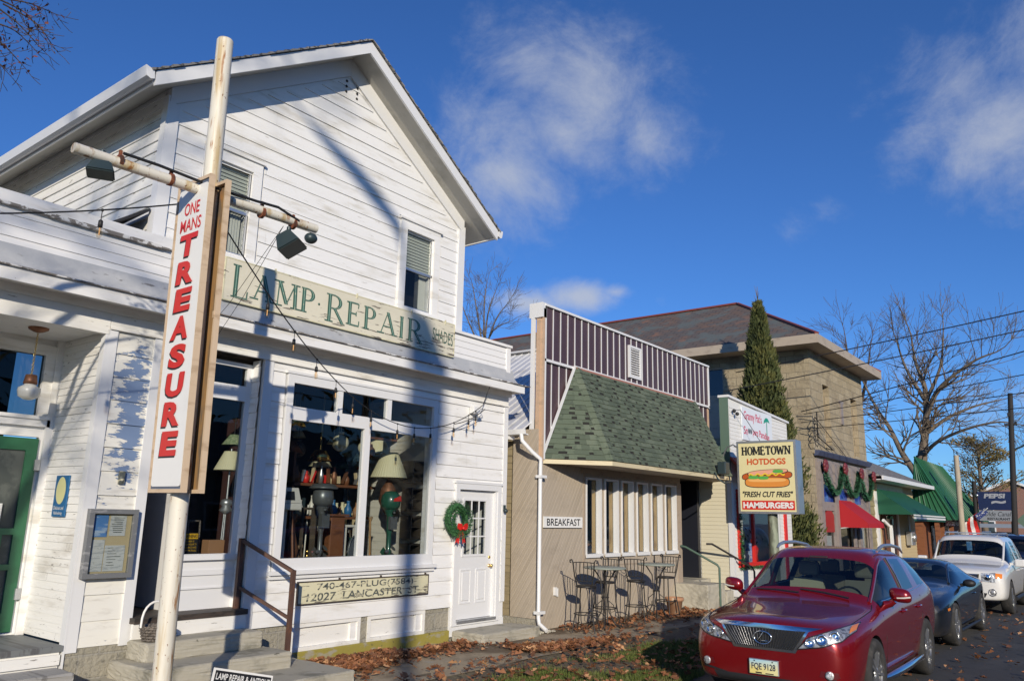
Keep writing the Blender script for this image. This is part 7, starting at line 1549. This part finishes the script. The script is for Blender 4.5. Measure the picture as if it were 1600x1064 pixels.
# sections -----------------------------------------------------------------
def S(x, zb, ws, zs, wm, zm, wb, zb2, wd, zd, wg, zg, wr, zr, zc): return (x, [(0, zb), (ws*.9, zb), (ws, zs), (wm, zm), (wb, zb2), (wd, zd), (wg, zg), (wr, zr), (0, zc)])
red = thing('red_suv', 'glossy red crossover parked nearest with plate FQE 9128', 'car', (0, 0, 0), 'cars parked along the kerb')
st = [S(.02, .30, .52, .34, .60, .50, .60, .66, .56, .78, .44, .86, .24, .885, .895),
      S(.07, .24, .74, .30, .79, .50, .78, .68, .74, .80, .56, .895, .30, .925, .935),
      S(.22, .22, .85, .28, .885, .52, .875, .72, .82, .86, .62, .93, .34, .965, .98),
      S(.50, .21, .88, .27, .925, .54, .92, .80, .86, .905, .68, .955, .38, .975, .985),
      S(.95, .20, .88, .27, .935, .56, .935, .85, .88, .95, .72, 1.0, .40, 1.02, 1.03),
      S(1.34, .20, .88, .27, .935, .57, .935, .89, .88, .99, .77, 1.035, .44, 1.06, 1.075),
      S(1.44, .20, .88, .27, .935, .57, .935, .90, .88, 1.01, .775, 1.08, .46, 1.115, 1.135),
      S(2.22, .20, .88, .27, .935, .57, .935, .95, .885, 1.05, .70, 1.56, .48, 1.615, 1.63),
      S(2.36, .20, .88, .27, .935, .57, .935, .96, .885, 1.06, .69, 1.605, .50, 1.655, 1.668),
      S(2.62, .20, .88, .27, .935, .57, .935, .97, .885, 1.07, .69, 1.63, .50, 1.682, 1.695),
      S(2.72, .20, .88, .27, .935, .57, .935, .97, .885, 1.07, .69, 1.63, .50, 1.682, 1.695),
      S(3.50, .21, .88, .28, .935, .58, .94, 1.00, .885, 1.10, .68, 1.61, .50, 1.66, 1.67),
      S(3.60, .21, .88, .28, .935, .58, .94, 1.01, .885, 1.11, .675, 1.60, .50, 1.65, 1.66),
      S(4.20, .23, .87, .30, .93, .60, .935, 1.04, .88, 1.14, .66, 1.53, .48, 1.575, 1.585),
      S(4.62, .27, .84, .36, .90, .62, .90, 1.02, .84, 1.14, .70, 1.21, .44, 1.23, 1.24),
      S(4.76, .34, .76, .42, .82, .62, .82, .95, .76, 1.05, .60, 1.10, .36, 1.11, 1.115)]
gm = {}
for s in (6,):
    for i in (6, 7): gm[(s, i)] = 1
for s in (6, 7, 8, 10): gm[(s, 5)] = 2
gm[(12, 5)] = 2
for i in (6, 7): gm[(13, i)] = 2
me = car_shell(st, gm, arches=((.98, .37, .405), (3.72, .37, .405)))
K['redpaint'] = carpaint('red_metallic_paint', (.22, .005, .008), .40, .25)
bv = bvh_of(me); split_parts(me, K['redpaint'], red, {0: 'body', 1: 'window', 2: 'window', 3: 'wheel_arch'})
for x in (.98, 3.72):
    for s in (-1, 1): wheel(red, x, s, .925*s, .37, .245)
def add(name, mb, m_, t=red, lab=None): return part(name, mb, m_, t, lab)
# front: grille, surround, emblem
gp = [(-.46, .85), (.46, .85), (.32, .648), (-.32, .648)]
gpo = [(-.62, .885), (-.30, .893), (.30, .893), (.62, .885), (.49, .850), (.345, .622), (-.345, .622), (-.49, .850)]
add('grille_surround', decal(bv, gpo, 'x', .006), K['chrome']); gr_ = add('grille', decal(bv, gp, 'x', .011), K['plastic'])
c = MB()
for k in range(25):
    f = (k-12)/12.5; pts = []
    for j in range(6):
        q = j/5; y = f*(.45*(1-q)+.315*q); z = .845-(.845-.655)*q; p = surf(bv, y, z); pts.append(p+V((-.016, 0, 0)))
    c.tube(pts, .0042, 4)
add('grille_slat', c, mat('dark_chrome', (.25, .25, .26), .3, metal=1), gr_)
ec = surf(bv, 0, .752)+V((-.035, 0, 0)); c = MB(); c.tube([(ec.x+.01*abs(cos(a*pi/16)), .098*cos(a*pi/16), .752+.066*sin(a*pi/16)) for a in range(33)], .009, 8, False); c.tube([(ec.x+.002, -.012, .806), (ec.x, .004, .785), (ec.x-.002, .046, .722), (ec.x-.002, .03, .718), (ec.x, -.060, .720)], .010, 6); add('emblem', c, K['chrome'])
for s in (-1, 1):
    hp = [(s*.36, .665), (s*.50, .80), (s*.70, .875), (s*.845, .925), (s*.865, .86), (s*.80, .775), (s*.62, .71)]
    hb = add('headlight', decal(bv, hp, 'x', .004), K['reflector'])
    c = MB()
    for (y, z, r) in ((.50, .745, .048), (.62, .785, .055), (.73, .825, .05)):
        p = surf(bv, s*y, z); c.lathe([(r, -.012), (r*1.05, .0), (r*.82, .008), (r*.8, -.006), (0, .012)], p+V((-.012, s*.006, 0)), (-1, s*.35, .2), 18)
    add('lamp', c, K['chrome'], hb)
    add('indicator', decal(bv, [(s*.815, .90), (s*.842, .915), (s*.858, .868), (s*.828, .84)], 'x', .012), K['amber'], hb)
    add('lens', decal(bv, hp, 'x', .022), K['lens'], hb)
    c = MB(); n_ = len(hp); pts = []
    for i in range(n_):
        for q in range(5): a, b = hp[i], hp[(i+1) % n_]; pts.append(surf(bv, a[0]+(b[0]-a[0])*q/5, a[1]+(b[1]-a[1])*q/5)+V((-.008, 0, 0)))
    c.tube(pts+[pts[0]], .006, 4, False); add('seal', c, K['plastic'], hb)
    fg = [(s*.54, .455), (s*.60, .49), (s*.78, .47), (s*.80, .41), (s*.74, .385), (s*.56, .41)]
    fb = add('fog_lamp', decal(bv, [(s*.60, .475), (s*.76, .465), (s*.775, .415), (s*.72, .395), (s*.58, .415)], 'x', .004), mat('red_recess', (.10, .004, .006), .4, coat=.6))
    p = surf(bv, s*.68, .435); c = MB(); c.lathe([(.042, -.006), (.044, .012), (.036, .016), (0, .014)], p+V((-.002, 0, 0)), (-1, s*.25, 0), 18); add('lamp', c, K['reflector'], fb)
add('lower_intake', decal(bv, [(-.60, .345), (.60, .345), (.54, .26), (-.54, .26)], 'x', .004), K['plastic'])
add('bumper_lip', decal(bv, [(-.74, .40), (-.44, .35), (-.44, .335), (-.72, .37)], 'x', .006), K['plastic']); add('bumper_lip', decal(bv, [(.74, .40), (.44, .35), (.44, .335), (.72, .37)], 'x', .006), K['plastic'])
pp = surf(bv, 0, .47); px0 = pp.x-.03; ZP = -.03; c = MB(); c.bbox(px0-.004, px0+.02, -.165, .165, .395+ZP, .555+ZP, .006); pl = add('number_plate', c, K['alu'])
def platemat():
    m, t, o = newmat('ohio_style_plate_face'); h = T(t); sep = h.n('ShaderNodeSeparateXYZ', {0: h.co()}); z = h.ramp(sep.outputs[2], .41, .54); y = h.ramp(sep.outputs[1], .12, -.14)
    c = h.mix(z, (.75, .62, .20), (.30, .60, .80)); c = h.mix(h.m('MULTIPLY', y, .45), c, (.78, .80, .55)); b = h.n('ShaderNodeBsdfPrincipled', {'Base Color': c, 'Roughness': .4}); t.links.new(b.outputs[0], o.inputs[0]); m.name = 'number_plate_face'; return m
c = MB(); c.box(px0-.008, px0-.004, -.155, .155, .403+ZP, .547+ZP); fa = add('plate_face', c, platemat(), pl)
c = MB(); text(c, 'FQE 9128', (px0-.008, 0, .475+ZP), (0, -1, 0), (0, 0, 1), .265, .078, bold=.012); add('lettering', c, mat('navy_lettering', (.015, .02, .06), .5), pl)
c = MB(); 
for y in (-.10, .10): c.lathe([(.008, 0), (.006, .005), (0, .006)], (px0-.008, y, .535+ZP), (-1, 0, 0), 8)
c.box(px0-.0095, px0-.0082, -.11, -.02, .408+ZP, .418+ZP); c.box(px0-.0095, px0-.0082, .02, .09, .408+ZP, .422+ZP); add('screw', c, K['plastic'], pl)
# bonnet seams, wipers, mirrors, rails, handles, chrome sill, window trim
def seam(pts, ax, m_=None, r=.0055, name='seam'):
    c = MB(); c.tube([surf(bv, a, b, ax)+V((0, 0, 0)) for a, b in pts], r, 4); add(name, c, m_ or K['plastic'])
for s, a in ((-1, 'y'), (1, 'Y')):
    seam([(.52, s*.80), (.9, s*.815), (1.3, s*.825), (1.44, s*.80)], 'z')
    seam([(1.50, .95), (1.48, .70), (1.50, .45), (1.60, .32)], a); seam([(2.66, 1.04), (2.67, .7), (2.68, .33)], a); seam([(3.55, 1.06), (3.50, .8), (3.30, .55), (3.22, .36)], a)
    seam([(1.60, .33), (2.4, .32), (3.2, .34)], a)
    for x in (2.42, 3.28):
        p = surf(bv, x, .93, a); c = MB(); c.tube([p+V((-.10, -.004*s*-1, 0)), p+V((-.07, s*.03, .004)), p+V((.07, s*.03, .006)), p+V((.10, 0, .004))], .014, 8); add('door_handle', c, K['redpaint'])
        add('handle_recess', decal(bv, [(x-.07, .90), (x+.07, .90), (x+.05, .965), (x-.05, .965)], a, .0015, 2), mat('deep_red_recess', (.10, .004, .006), .5) if 'dr' not in K else K['dr'])
    seam([(1.72, 1.085), (2.2, 1.10), (2.7, 1.115), (3.3, 1.135), (3.9, 1.165), (4.1, 1.19)], a, K['chrome'], .008, 'window_trim')
    c = MB(); c.tube([V((1.25, s*.90, .27)), V((1.7, s*.935, .27)), V((2.4, s*.94, .275)), V((3.2, s*.935, .29)), V((3.32, s*.92, .30))], [.02, .045, .045, .045, .02], 8); add('sill_trim', c, K['chrome'])
    c = MB(); p = V((1.78, s*.90, 1.07)); 
    bm = bmesh.new(); bmesh.ops.create_uvsphere(bm, u_segments=20, v_segments=12, radius=1)
    for v in bm.verts:
        x_, y_, z_ = v.co; v.co = V((1.80+.085*x_*(1.0 if x_ < 0 else .45), s*(1.045+.125*math.copysign(abs(y_)**.75, y_)), 1.165+.085*math.copysign(abs(z_)**.7, z_)+.018*y_*s))
    c.smooth = True; c.addbm(bm); c.smooth = False; c.tube([(1.80, s*.86, 1.04), (1.80, s*.93, 1.06), (1.80, s*.97, 1.10)], [.05, .04, .04], 10); mi_ = add('mirror', c, K['redpaint'])
    c = MB(); c.tube([(1.725, s*1.02, 1.135), (1.722, s*1.10, 1.14), (1.75, s*1.165, 1.15)], .011, 6); add('indicator', c, K['lens'] if False else K['motor_white'], mi_)
    c = MB(); c.smooth = True; c.tube([(2.44, s*.66, 1.645), (2.56, s*.665, 1.69), (2.75, s*.665, 1.715), (3.2, s*.66, 1.715), (3.7, s*.65, 1.675), (3.95, s*.64, 1.60)], [.014, .022, .025, .025, .022, .012], 8); add('roof_rail', c, K['alu'])
    seam([(2.70, 1.12), (2.70, 1.35), (2.69, 1.56)], a, K['plastic'], .024, 'pillar_trim')
    seam([(1.46, s*.765), (1.7, s*.745), (1.95, s*.72), (2.2, s*.69), (2.4, s*.675)], 'z', K['redpaint'], .026, 'window_pillar')
c = MB()
for y0_, y1_ in ((-.55, .05), (.05, .62)):
    a = surf(bv, 1.44, y0_, 'z')+V((-.02, 0, .012)); b = surf(bv, 1.50, y1_, 'z')+V((0, 0, .012)); c.tube([a, a.lerp(b, .5)+V((0, 0, .012)), b], .009, 5)
add('wiper', c, K['plastic'])
c = MB(); c.bbox(1.45, 1.62, -.70, .70, .90, 1.04, .03); c.bbox(1.55, 2.0, -.68, .68, .78, 1.0, .06); add('dashboard', c, K['dash'])
c = MB(); c.tube([(2.05+.05*sin(a*pi/12), -.37+.18*cos(a*pi/12), 1.03+.17*sin(a*pi/12)) for a in range(25)], .014, 8, False); c.beam((2.0, -.37, 1.0), (2.05, -.37, 1.05), .06, .12); add('steering_wheel', c, K['dash'])
seats(red, (2.25, 3.25), .70, K['seat'])
c = MB(); c.bbox(2.12, 2.16, -.12, .12, 1.50, 1.57, .012); c.tube([(2.2, 0, 1.58), (2.15, 0, 1.55)], .01); add('rear_view_mirror', c, K['dash'])
c = MB(); c.box(1.3, 4.4, -.72, .72, .36, .42); c.box(4.1, 4.3, -.7, .7, .42, 1.1); add('floor', c, K['dash'])
red.location = (9.0, 3.42, .012)

# dark blue-grey coupe
blu = thing('grey_coupe', 'low dark blue grey coupe parked behind the red crossover', 'car', (0, 0, 0), 'cars parked along the kerb')
st = [S(.02, .24, .60, .28, .70, .42, .70, .56, .68, .64, .56, .69, .30, .70, .70), S(.10, .18, .82, .24, .86, .44, .86, .60, .82, .70, .64, .755, .34, .77, .77),
      S(.45, .16, .90, .22, .93, .48, .92, .68, .88, .78, .68, .83, .36, .85, .86), S(1.0, .16, .90, .22, .95, .50, .95, .76, .90, .86, .72, .91, .38, .935, .945), S(1.55, .16, .90, .22, .95, .50, .95, .80, .89, .90, .74, .95, .42, .975, .985),
      S(1.66, .16, .90, .22, .95, .50, .95, .82, .89, .91, .73, .985, .42, 1.02, 1.035), S(2.36, .16, .90, .22, .95, .50, .95, .84, .88, .93, .62, 1.30, .38, 1.34, 1.35), S(2.5, .16, .90, .22, .95, .50, .95, .85, .88, .94, .61, 1.325, .38, 1.365, 1.375),
      S(3.15, .16, .90, .22, .95, .52, .96, .87, .89, .96, .60, 1.315, .38, 1.355, 1.365), S(3.25, .16, .90, .22, .95, .52, .97, .88, .90, .97, .60, 1.30, .38, 1.34, 1.35), S(4.05, .20, .90, .26, .95, .54, .97, .90, .90, .99, .64, 1.04, .38, 1.05, 1.055), S(4.65, .26, .84, .34, .90, .56, .90, .86, .84, .95, .62, .98, .36, .985, .985), S(4.82, .32, .70, .38, .80, .56, .80, .78, .74, .86, .54, .88, .30, .88, .88)]
gm = {(5, 6): 1, (5, 7): 1, (5, 5): 2, (6, 5): 2, (7, 5): 2, (9, 6): 2, (9, 7): 2}
me = car_shell(st, gm, arches=((.98, .35, .39), (3.83, .36, .40))); bv = bvh_of(me); K['bluepaint'] = carpaint('blue_grey_metallic', (.010, .013, .019), .25, .28); split_parts(me, K['bluepaint'], blu, {0: 'body', 1: 'window', 2: 'window', 3: 'wheel_arch'})
for x in (.98, 3.83):
    for s in (-1, 1): wheel(blu, x, s, .935*s, .355, .26, spokes=5, twin=False)
def addb(n, m_, k): return part(n, m_, k, blu)
addb('grille', decal(bv, [(-.55, .66), (.55, .66), (.46, .57), (-.46, .57)], 'x', .005), K['plastic']); addb('lower_intake', decal(bv, [(-.60, .42), (.60, .42), (.50, .25), (-.50, .25)], 'x', .005), K['plastic'])
for s, a in ((-1, 'y'), (1, 'Y')):
    hb = addb('headlight', decal(bv, [(s*.46, .60), (s*.50, .69), (s*.80, .70), (s*.84, .63), (s*.78, .575)], 'x', .005), K['plastic']); p = surf(bv, s*.62, .64)
    c = MB(); c.tube([(p.x-.02, s*.62+.055*cos(q*pi/8), .64+.05*sin(q*pi/8)) for q in range(17)], .012, 6, False); c.lathe([(.035, 0), (.02, .01), (0, .012)], p+V((-.01, 0, 0)), (-1, 0, 0), 12); part('lamp', c, K['chrome'], hb); part('lens', decal(bv, [(s*.46, .60), (s*.50, .69), (s*.80, .70), (s*.84, .63), (s*.78, .575)], 'x', .035), K['lens'], hb)
    p = surf(bv, s*.70, .40); c = MB(); c.lathe([(.05, 0), (.045, .012), (0, .01)], p, (-1, s*.3, 0), 14); addb('fog_lamp', c, K['reflector'])
    addb('side_marker', decal(bv, [(.42, .60), (.56, .61), (.56, .65), (.42, .64)], a, .005, 2), K['amber'])
    c = MB(); bm = bmesh.new(); bmesh.ops.create_uvsphere(bm, u_segments=14, v_segments=8, radius=1)
    for v in bm.verts: v.co = V((1.98+.09*v.co.x, s*1.03+.11*v.co.y, .985+.07*v.co.z))
    c.smooth = True; c.addbm(bm); c.smooth = False; c.tube([(1.98, s*.88, .94), (1.98, s*.96, .96)], .03, 8); addb('mirror', c, K['plastic']); c = MB(); c.smooth = True; c.tube([surf(bv, q, s*w, 'z') for q, w in ((1.68, .74), (2.0, .68), (2.34, .62), (2.5, .605))], .026, 6); addb('window_pillar', c, K['bluepaint'])
    c = MB(); c.tube([surf(bv, q, w, a) for q, w in ((1.75, .86), (1.72, .55), (1.85, .24))], .004, 4); c.tube([surf(bv, q, w, a) for q, w in ((3.08, .88), (3.02, .5), (2.9, .24))], .004, 4); addb('seam', c, K['plastic']); p = surf(bv, 2.9, .76, a); c = MB(); c.tube([p+V((-.1, 0, 0)), p+V((-.06, s*.025, 0)), p+V((.06, s*.025, 0)), p+V((.1, 0, 0))], .012, 6); addb('door_handle', c, K['bluepaint'])
    c = MB(); c.tube([V((1.3, s*.94, .22)), V((3.4, s*.94, .22))], .03, 6); addb('sill_trim', c, K['plastic'])
addb('front_splitter', decal(bv, [(-.72, .24), (.72, .24), (.70, .21), (-.70, .21)], 'x', .012), K['alu'])
c = MB(); c.bbox(1.6, 1.95, -.68, .68, .78, .98, .04); addb('dashboard', c, K['dash']); seats(blu, (2.35,), .48, K['darkseat']); c = MB(); c.box(1.3, 4.4, -.7, .7, .26, .3); addb('floor', c, K['dash'])
c = MB(); c.bbox(2.25, 2.29, -.12, .12, 1.22, 1.28, .01); addb('rear_view_mirror', c, K['dash'])
blu.location = (15.1, 3.60, .012)

# white boxy SUV
wht = thing('white_suv', 'tall boxy white sport utility with roof rack and square headlights', 'car', (0, 0, 0), 'cars parked along the kerb')
st = [S(.02, .36, .70, .40, .76, .55, .76, .72, .74, .86, .60, .93, .32, .945, .95), S(.10, .32, .86, .38, .90, .58, .90, .78, .86, .92, .66, 1.0, .36, 1.02, 1.025), S(.40, .30, .91, .36, .94, .60, .94, .86, .90, 1.02, .70, 1.07, .38, 1.085, 1.09), S(1.0, .29, .91, .35, .95, .62, .95, .92, .91, 1.06, .74, 1.12, .40, 1.14, 1.15),
      S(1.40, .29, .91, .35, .95, .62, .95, .94, .90, 1.08, .76, 1.14, .42, 1.165, 1.175), S(1.50, .29, .91, .35, .95, .62, .95, .95, .90, 1.09, .755, 1.18, .42, 1.22, 1.235), S(2.12, .29, .91, .35, .95, .62, .95, .97, .90, 1.10, .74, 1.68, .54, 1.73, 1.745), S(2.25, .29, .91, .35, .95, .62, .95, .97, .90, 1.10, .74, 1.72, .56, 1.77, 1.78),
      S(2.85, .29, .91, .35, .95, .62, .95, .98, .90, 1.11, .74, 1.74, .56, 1.79, 1.80), S(2.95, .29, .91, .35, .95, .62, .95, .98, .90, 1.11, .74, 1.74, .56, 1.79, 1.80), S(3.65, .29, .91, .35, .95, .62, .95, .99, .90, 1.12, .74, 1.735, .56, 1.785, 1.795), S(3.75, .29, .91, .35, .95, .62, .95, .99, .90, 1.12, .74, 1.735, .56, 1.785, 1.795), S(4.45, .31, .90, .37, .94, .62, .94, 1.0, .89, 1.13, .73, 1.72, .56, 1.77, 1.78), S(4.68, .34, .88, .40, .92, .62, .92, 1.0, .87, 1.13, .70, 1.50, .42, 1.56, 1.58), S(4.86, .38, .80, .44, .86, .60, .86, .98, .82, 1.08, .66, 1.12, .38, 1.13, 1.13)]
gm = {(5, 6): 1, (5, 7): 1, (5, 5): 2, (6, 5): 2, (7, 5): 2, (9, 5): 2, (11, 5): 2, (13, 6): 2, (13, 7): 2}
me = car_shell(st, gm, arches=((1.0, .38, .42), (3.88, .38, .42))); bv = bvh_of(me); K['whitepaint'] = carpaint('white_car_paint', (.70, .69, .66), 0, .35, (.25, .22, .18), .55); split_parts(me, K['whitepaint'], wht, {0: 'body', 1: 'window', 2: 'window', 3: 'wheel_arch'})
for x in (1.0, 3.88):
    for s in (-1, 1): wheel(wht, x, s, .94*s, .38, .23, spokes=5, twin=False)
def addw(n, m_, k): return part(n, m_, k, wht)
addw('grille', decal(bv, [(-.42, .92), (.42, .92), (.38, .72), (-.38, .72)], 'x', .005), K['plastic'])
c = MB()
for k in range(4): 
    z = .75+.05*k; c.tube([surf(bv, y, z)+V((-.012, 0, 0)) for y in (-.38, -.2, 0, .2, .38)], .012, 5)
addw('grille_bar', c, K['chrome']); addw('lower_intake', decal(bv, [(-.55, .50), (.55, .50), (.50, .40), (-.50, .40)], 'x', .005), K['plastic'])
for s, a in ((-1, 'y'), (1, 'Y')):
    hp = [(s*.46, .94), (s*.74, .955), (s*.74, .74), (s*.46, .76)]; hb = addw('headlight', decal(bv, hp, 'x', .006), K['reflector']); p = surf(bv, s*.58, .85); c = MB(); c.lathe([(.07, 0), (.06, .012), (.02, .0), (0, .012)], p+V((-.01, 0, 0)), (-1, 0, 0), 16); part('lamp', c, K['chrome'], hb)
    part('indicator', decal(bv, [(s*.74, .945), (s*.86, .93), (s*.86, .84), (s*.74, .83)], 'x', .012), K['amber'], hb); part('lens', decal(bv, hp, 'x', .02), K['lens'], hb)
    p = surf(bv, s*.66, .52); c = MB(); c.tube([p+V((-.012, .075*cos(q*pi/10), .075*sin(q*pi/10))) for q in range(21)], .012, 6, False); c.lathe([(.06, .0), (.05, .012), (0, .016)], p+V((-.004, 0, 0)), (-1, 0, 0), 14); addw('fog_lamp', c, K['reflector'])
    c = MB(); c.bbox(1.70, 1.85, min(s*.98, s*1.20), max(s*.98, s*1.20), 1.06, 1.24, .03); c.beam((1.78, s*.86, 1.12), (1.78, s*1.0, 1.12), .06, .06); addw('mirror', c, K['whitepaint']); c = MB(); c.smooth = True; c.tube([surf(bv, q, s*w, 'z') for q, w in ((1.52, .755), (1.8, .75), (2.1, .74), (2.25, .735))], .03, 6); addw('window_pillar', c, K['whitepaint'])
    c = MB(); c.tube([(2.3, s*.60, 1.78), (2.4, s*.60, 1.84), (4.2, s*.60, 1.84), (4.35, s*.60, 1.78)], .02, 6); addw('roof_rail', c, K['alu'])
    c = MB(); c.tube([V((1.4, s*.97, .33)), V((3.45, s*.97, .33))], .05, 6); addw('running_board', c, K['plastic'])
    c = MB()
    for q in ((1.55, 1.05), (2.9, 1.06), (3.70, 1.06)): c.tube([surf(bv, q[0], w, a) for w in (1.05, .7, .38)], .004, 4)
    addw('seam', c, K['plastic'])
    for x in (2.65, 3.5): p = surf(bv, x, .95, a); c = MB(); c.tube([p+V((-.1, 0, 0)), p+V((-.06, s*.03, 0)), p+V((.06, s*.03, 0)), p+V((.1, 0, 0))], .014, 6); addw('door_handle', c, K['whitepaint'])
c = MB()
for x in (2.7, 3.1, 3.5, 3.9): c.box(x, x+.06, -.6, .6, 1.82, 1.845)
addw('roof_rack', c, K['alu']); c = MB(); c.bbox(1.5, 1.9, -.7, .7, .9, 1.12, .04); addw('dashboard', c, K['dash']); seats(wht, (2.1, 3.0), .72, K['darkseat']); c = MB(); c.box(1.3, 4.5, -.75, .75, .42, .46); addw('floor', c, K['dash'])
c = MB(); c.bbox(1.98, 1.995, -.05, .07, 1.40, 1.62, .004); addw('hanging_tag', c, K['paper_blue'])
c = MB(); c.bbox(.0, .02, -.2, .2, .54, .68, .004); 
wht.location = (21.9, 3.50, .012)
# dark car furthest back: same family of shell, its own paint
drk = dup(wht, (28.0, 3.45, .012), 0, 'dark blue sport utility parked last, right of the white one'); drk.name = 'dark_suv'
K['navypaint'] = carpaint('navy_car_paint', (.012, .016, .035), .3, .3)
for o in list(drk.children):
    if o.data and any(m == K['whitepaint'] for m in o.data.materials):
        o.data = o.data.copy(); o.data.materials[0] = K['navypaint']
    if o.name.startswith(('roof_rack', 'hanging_tag')): bpy.data.objects.remove(o)
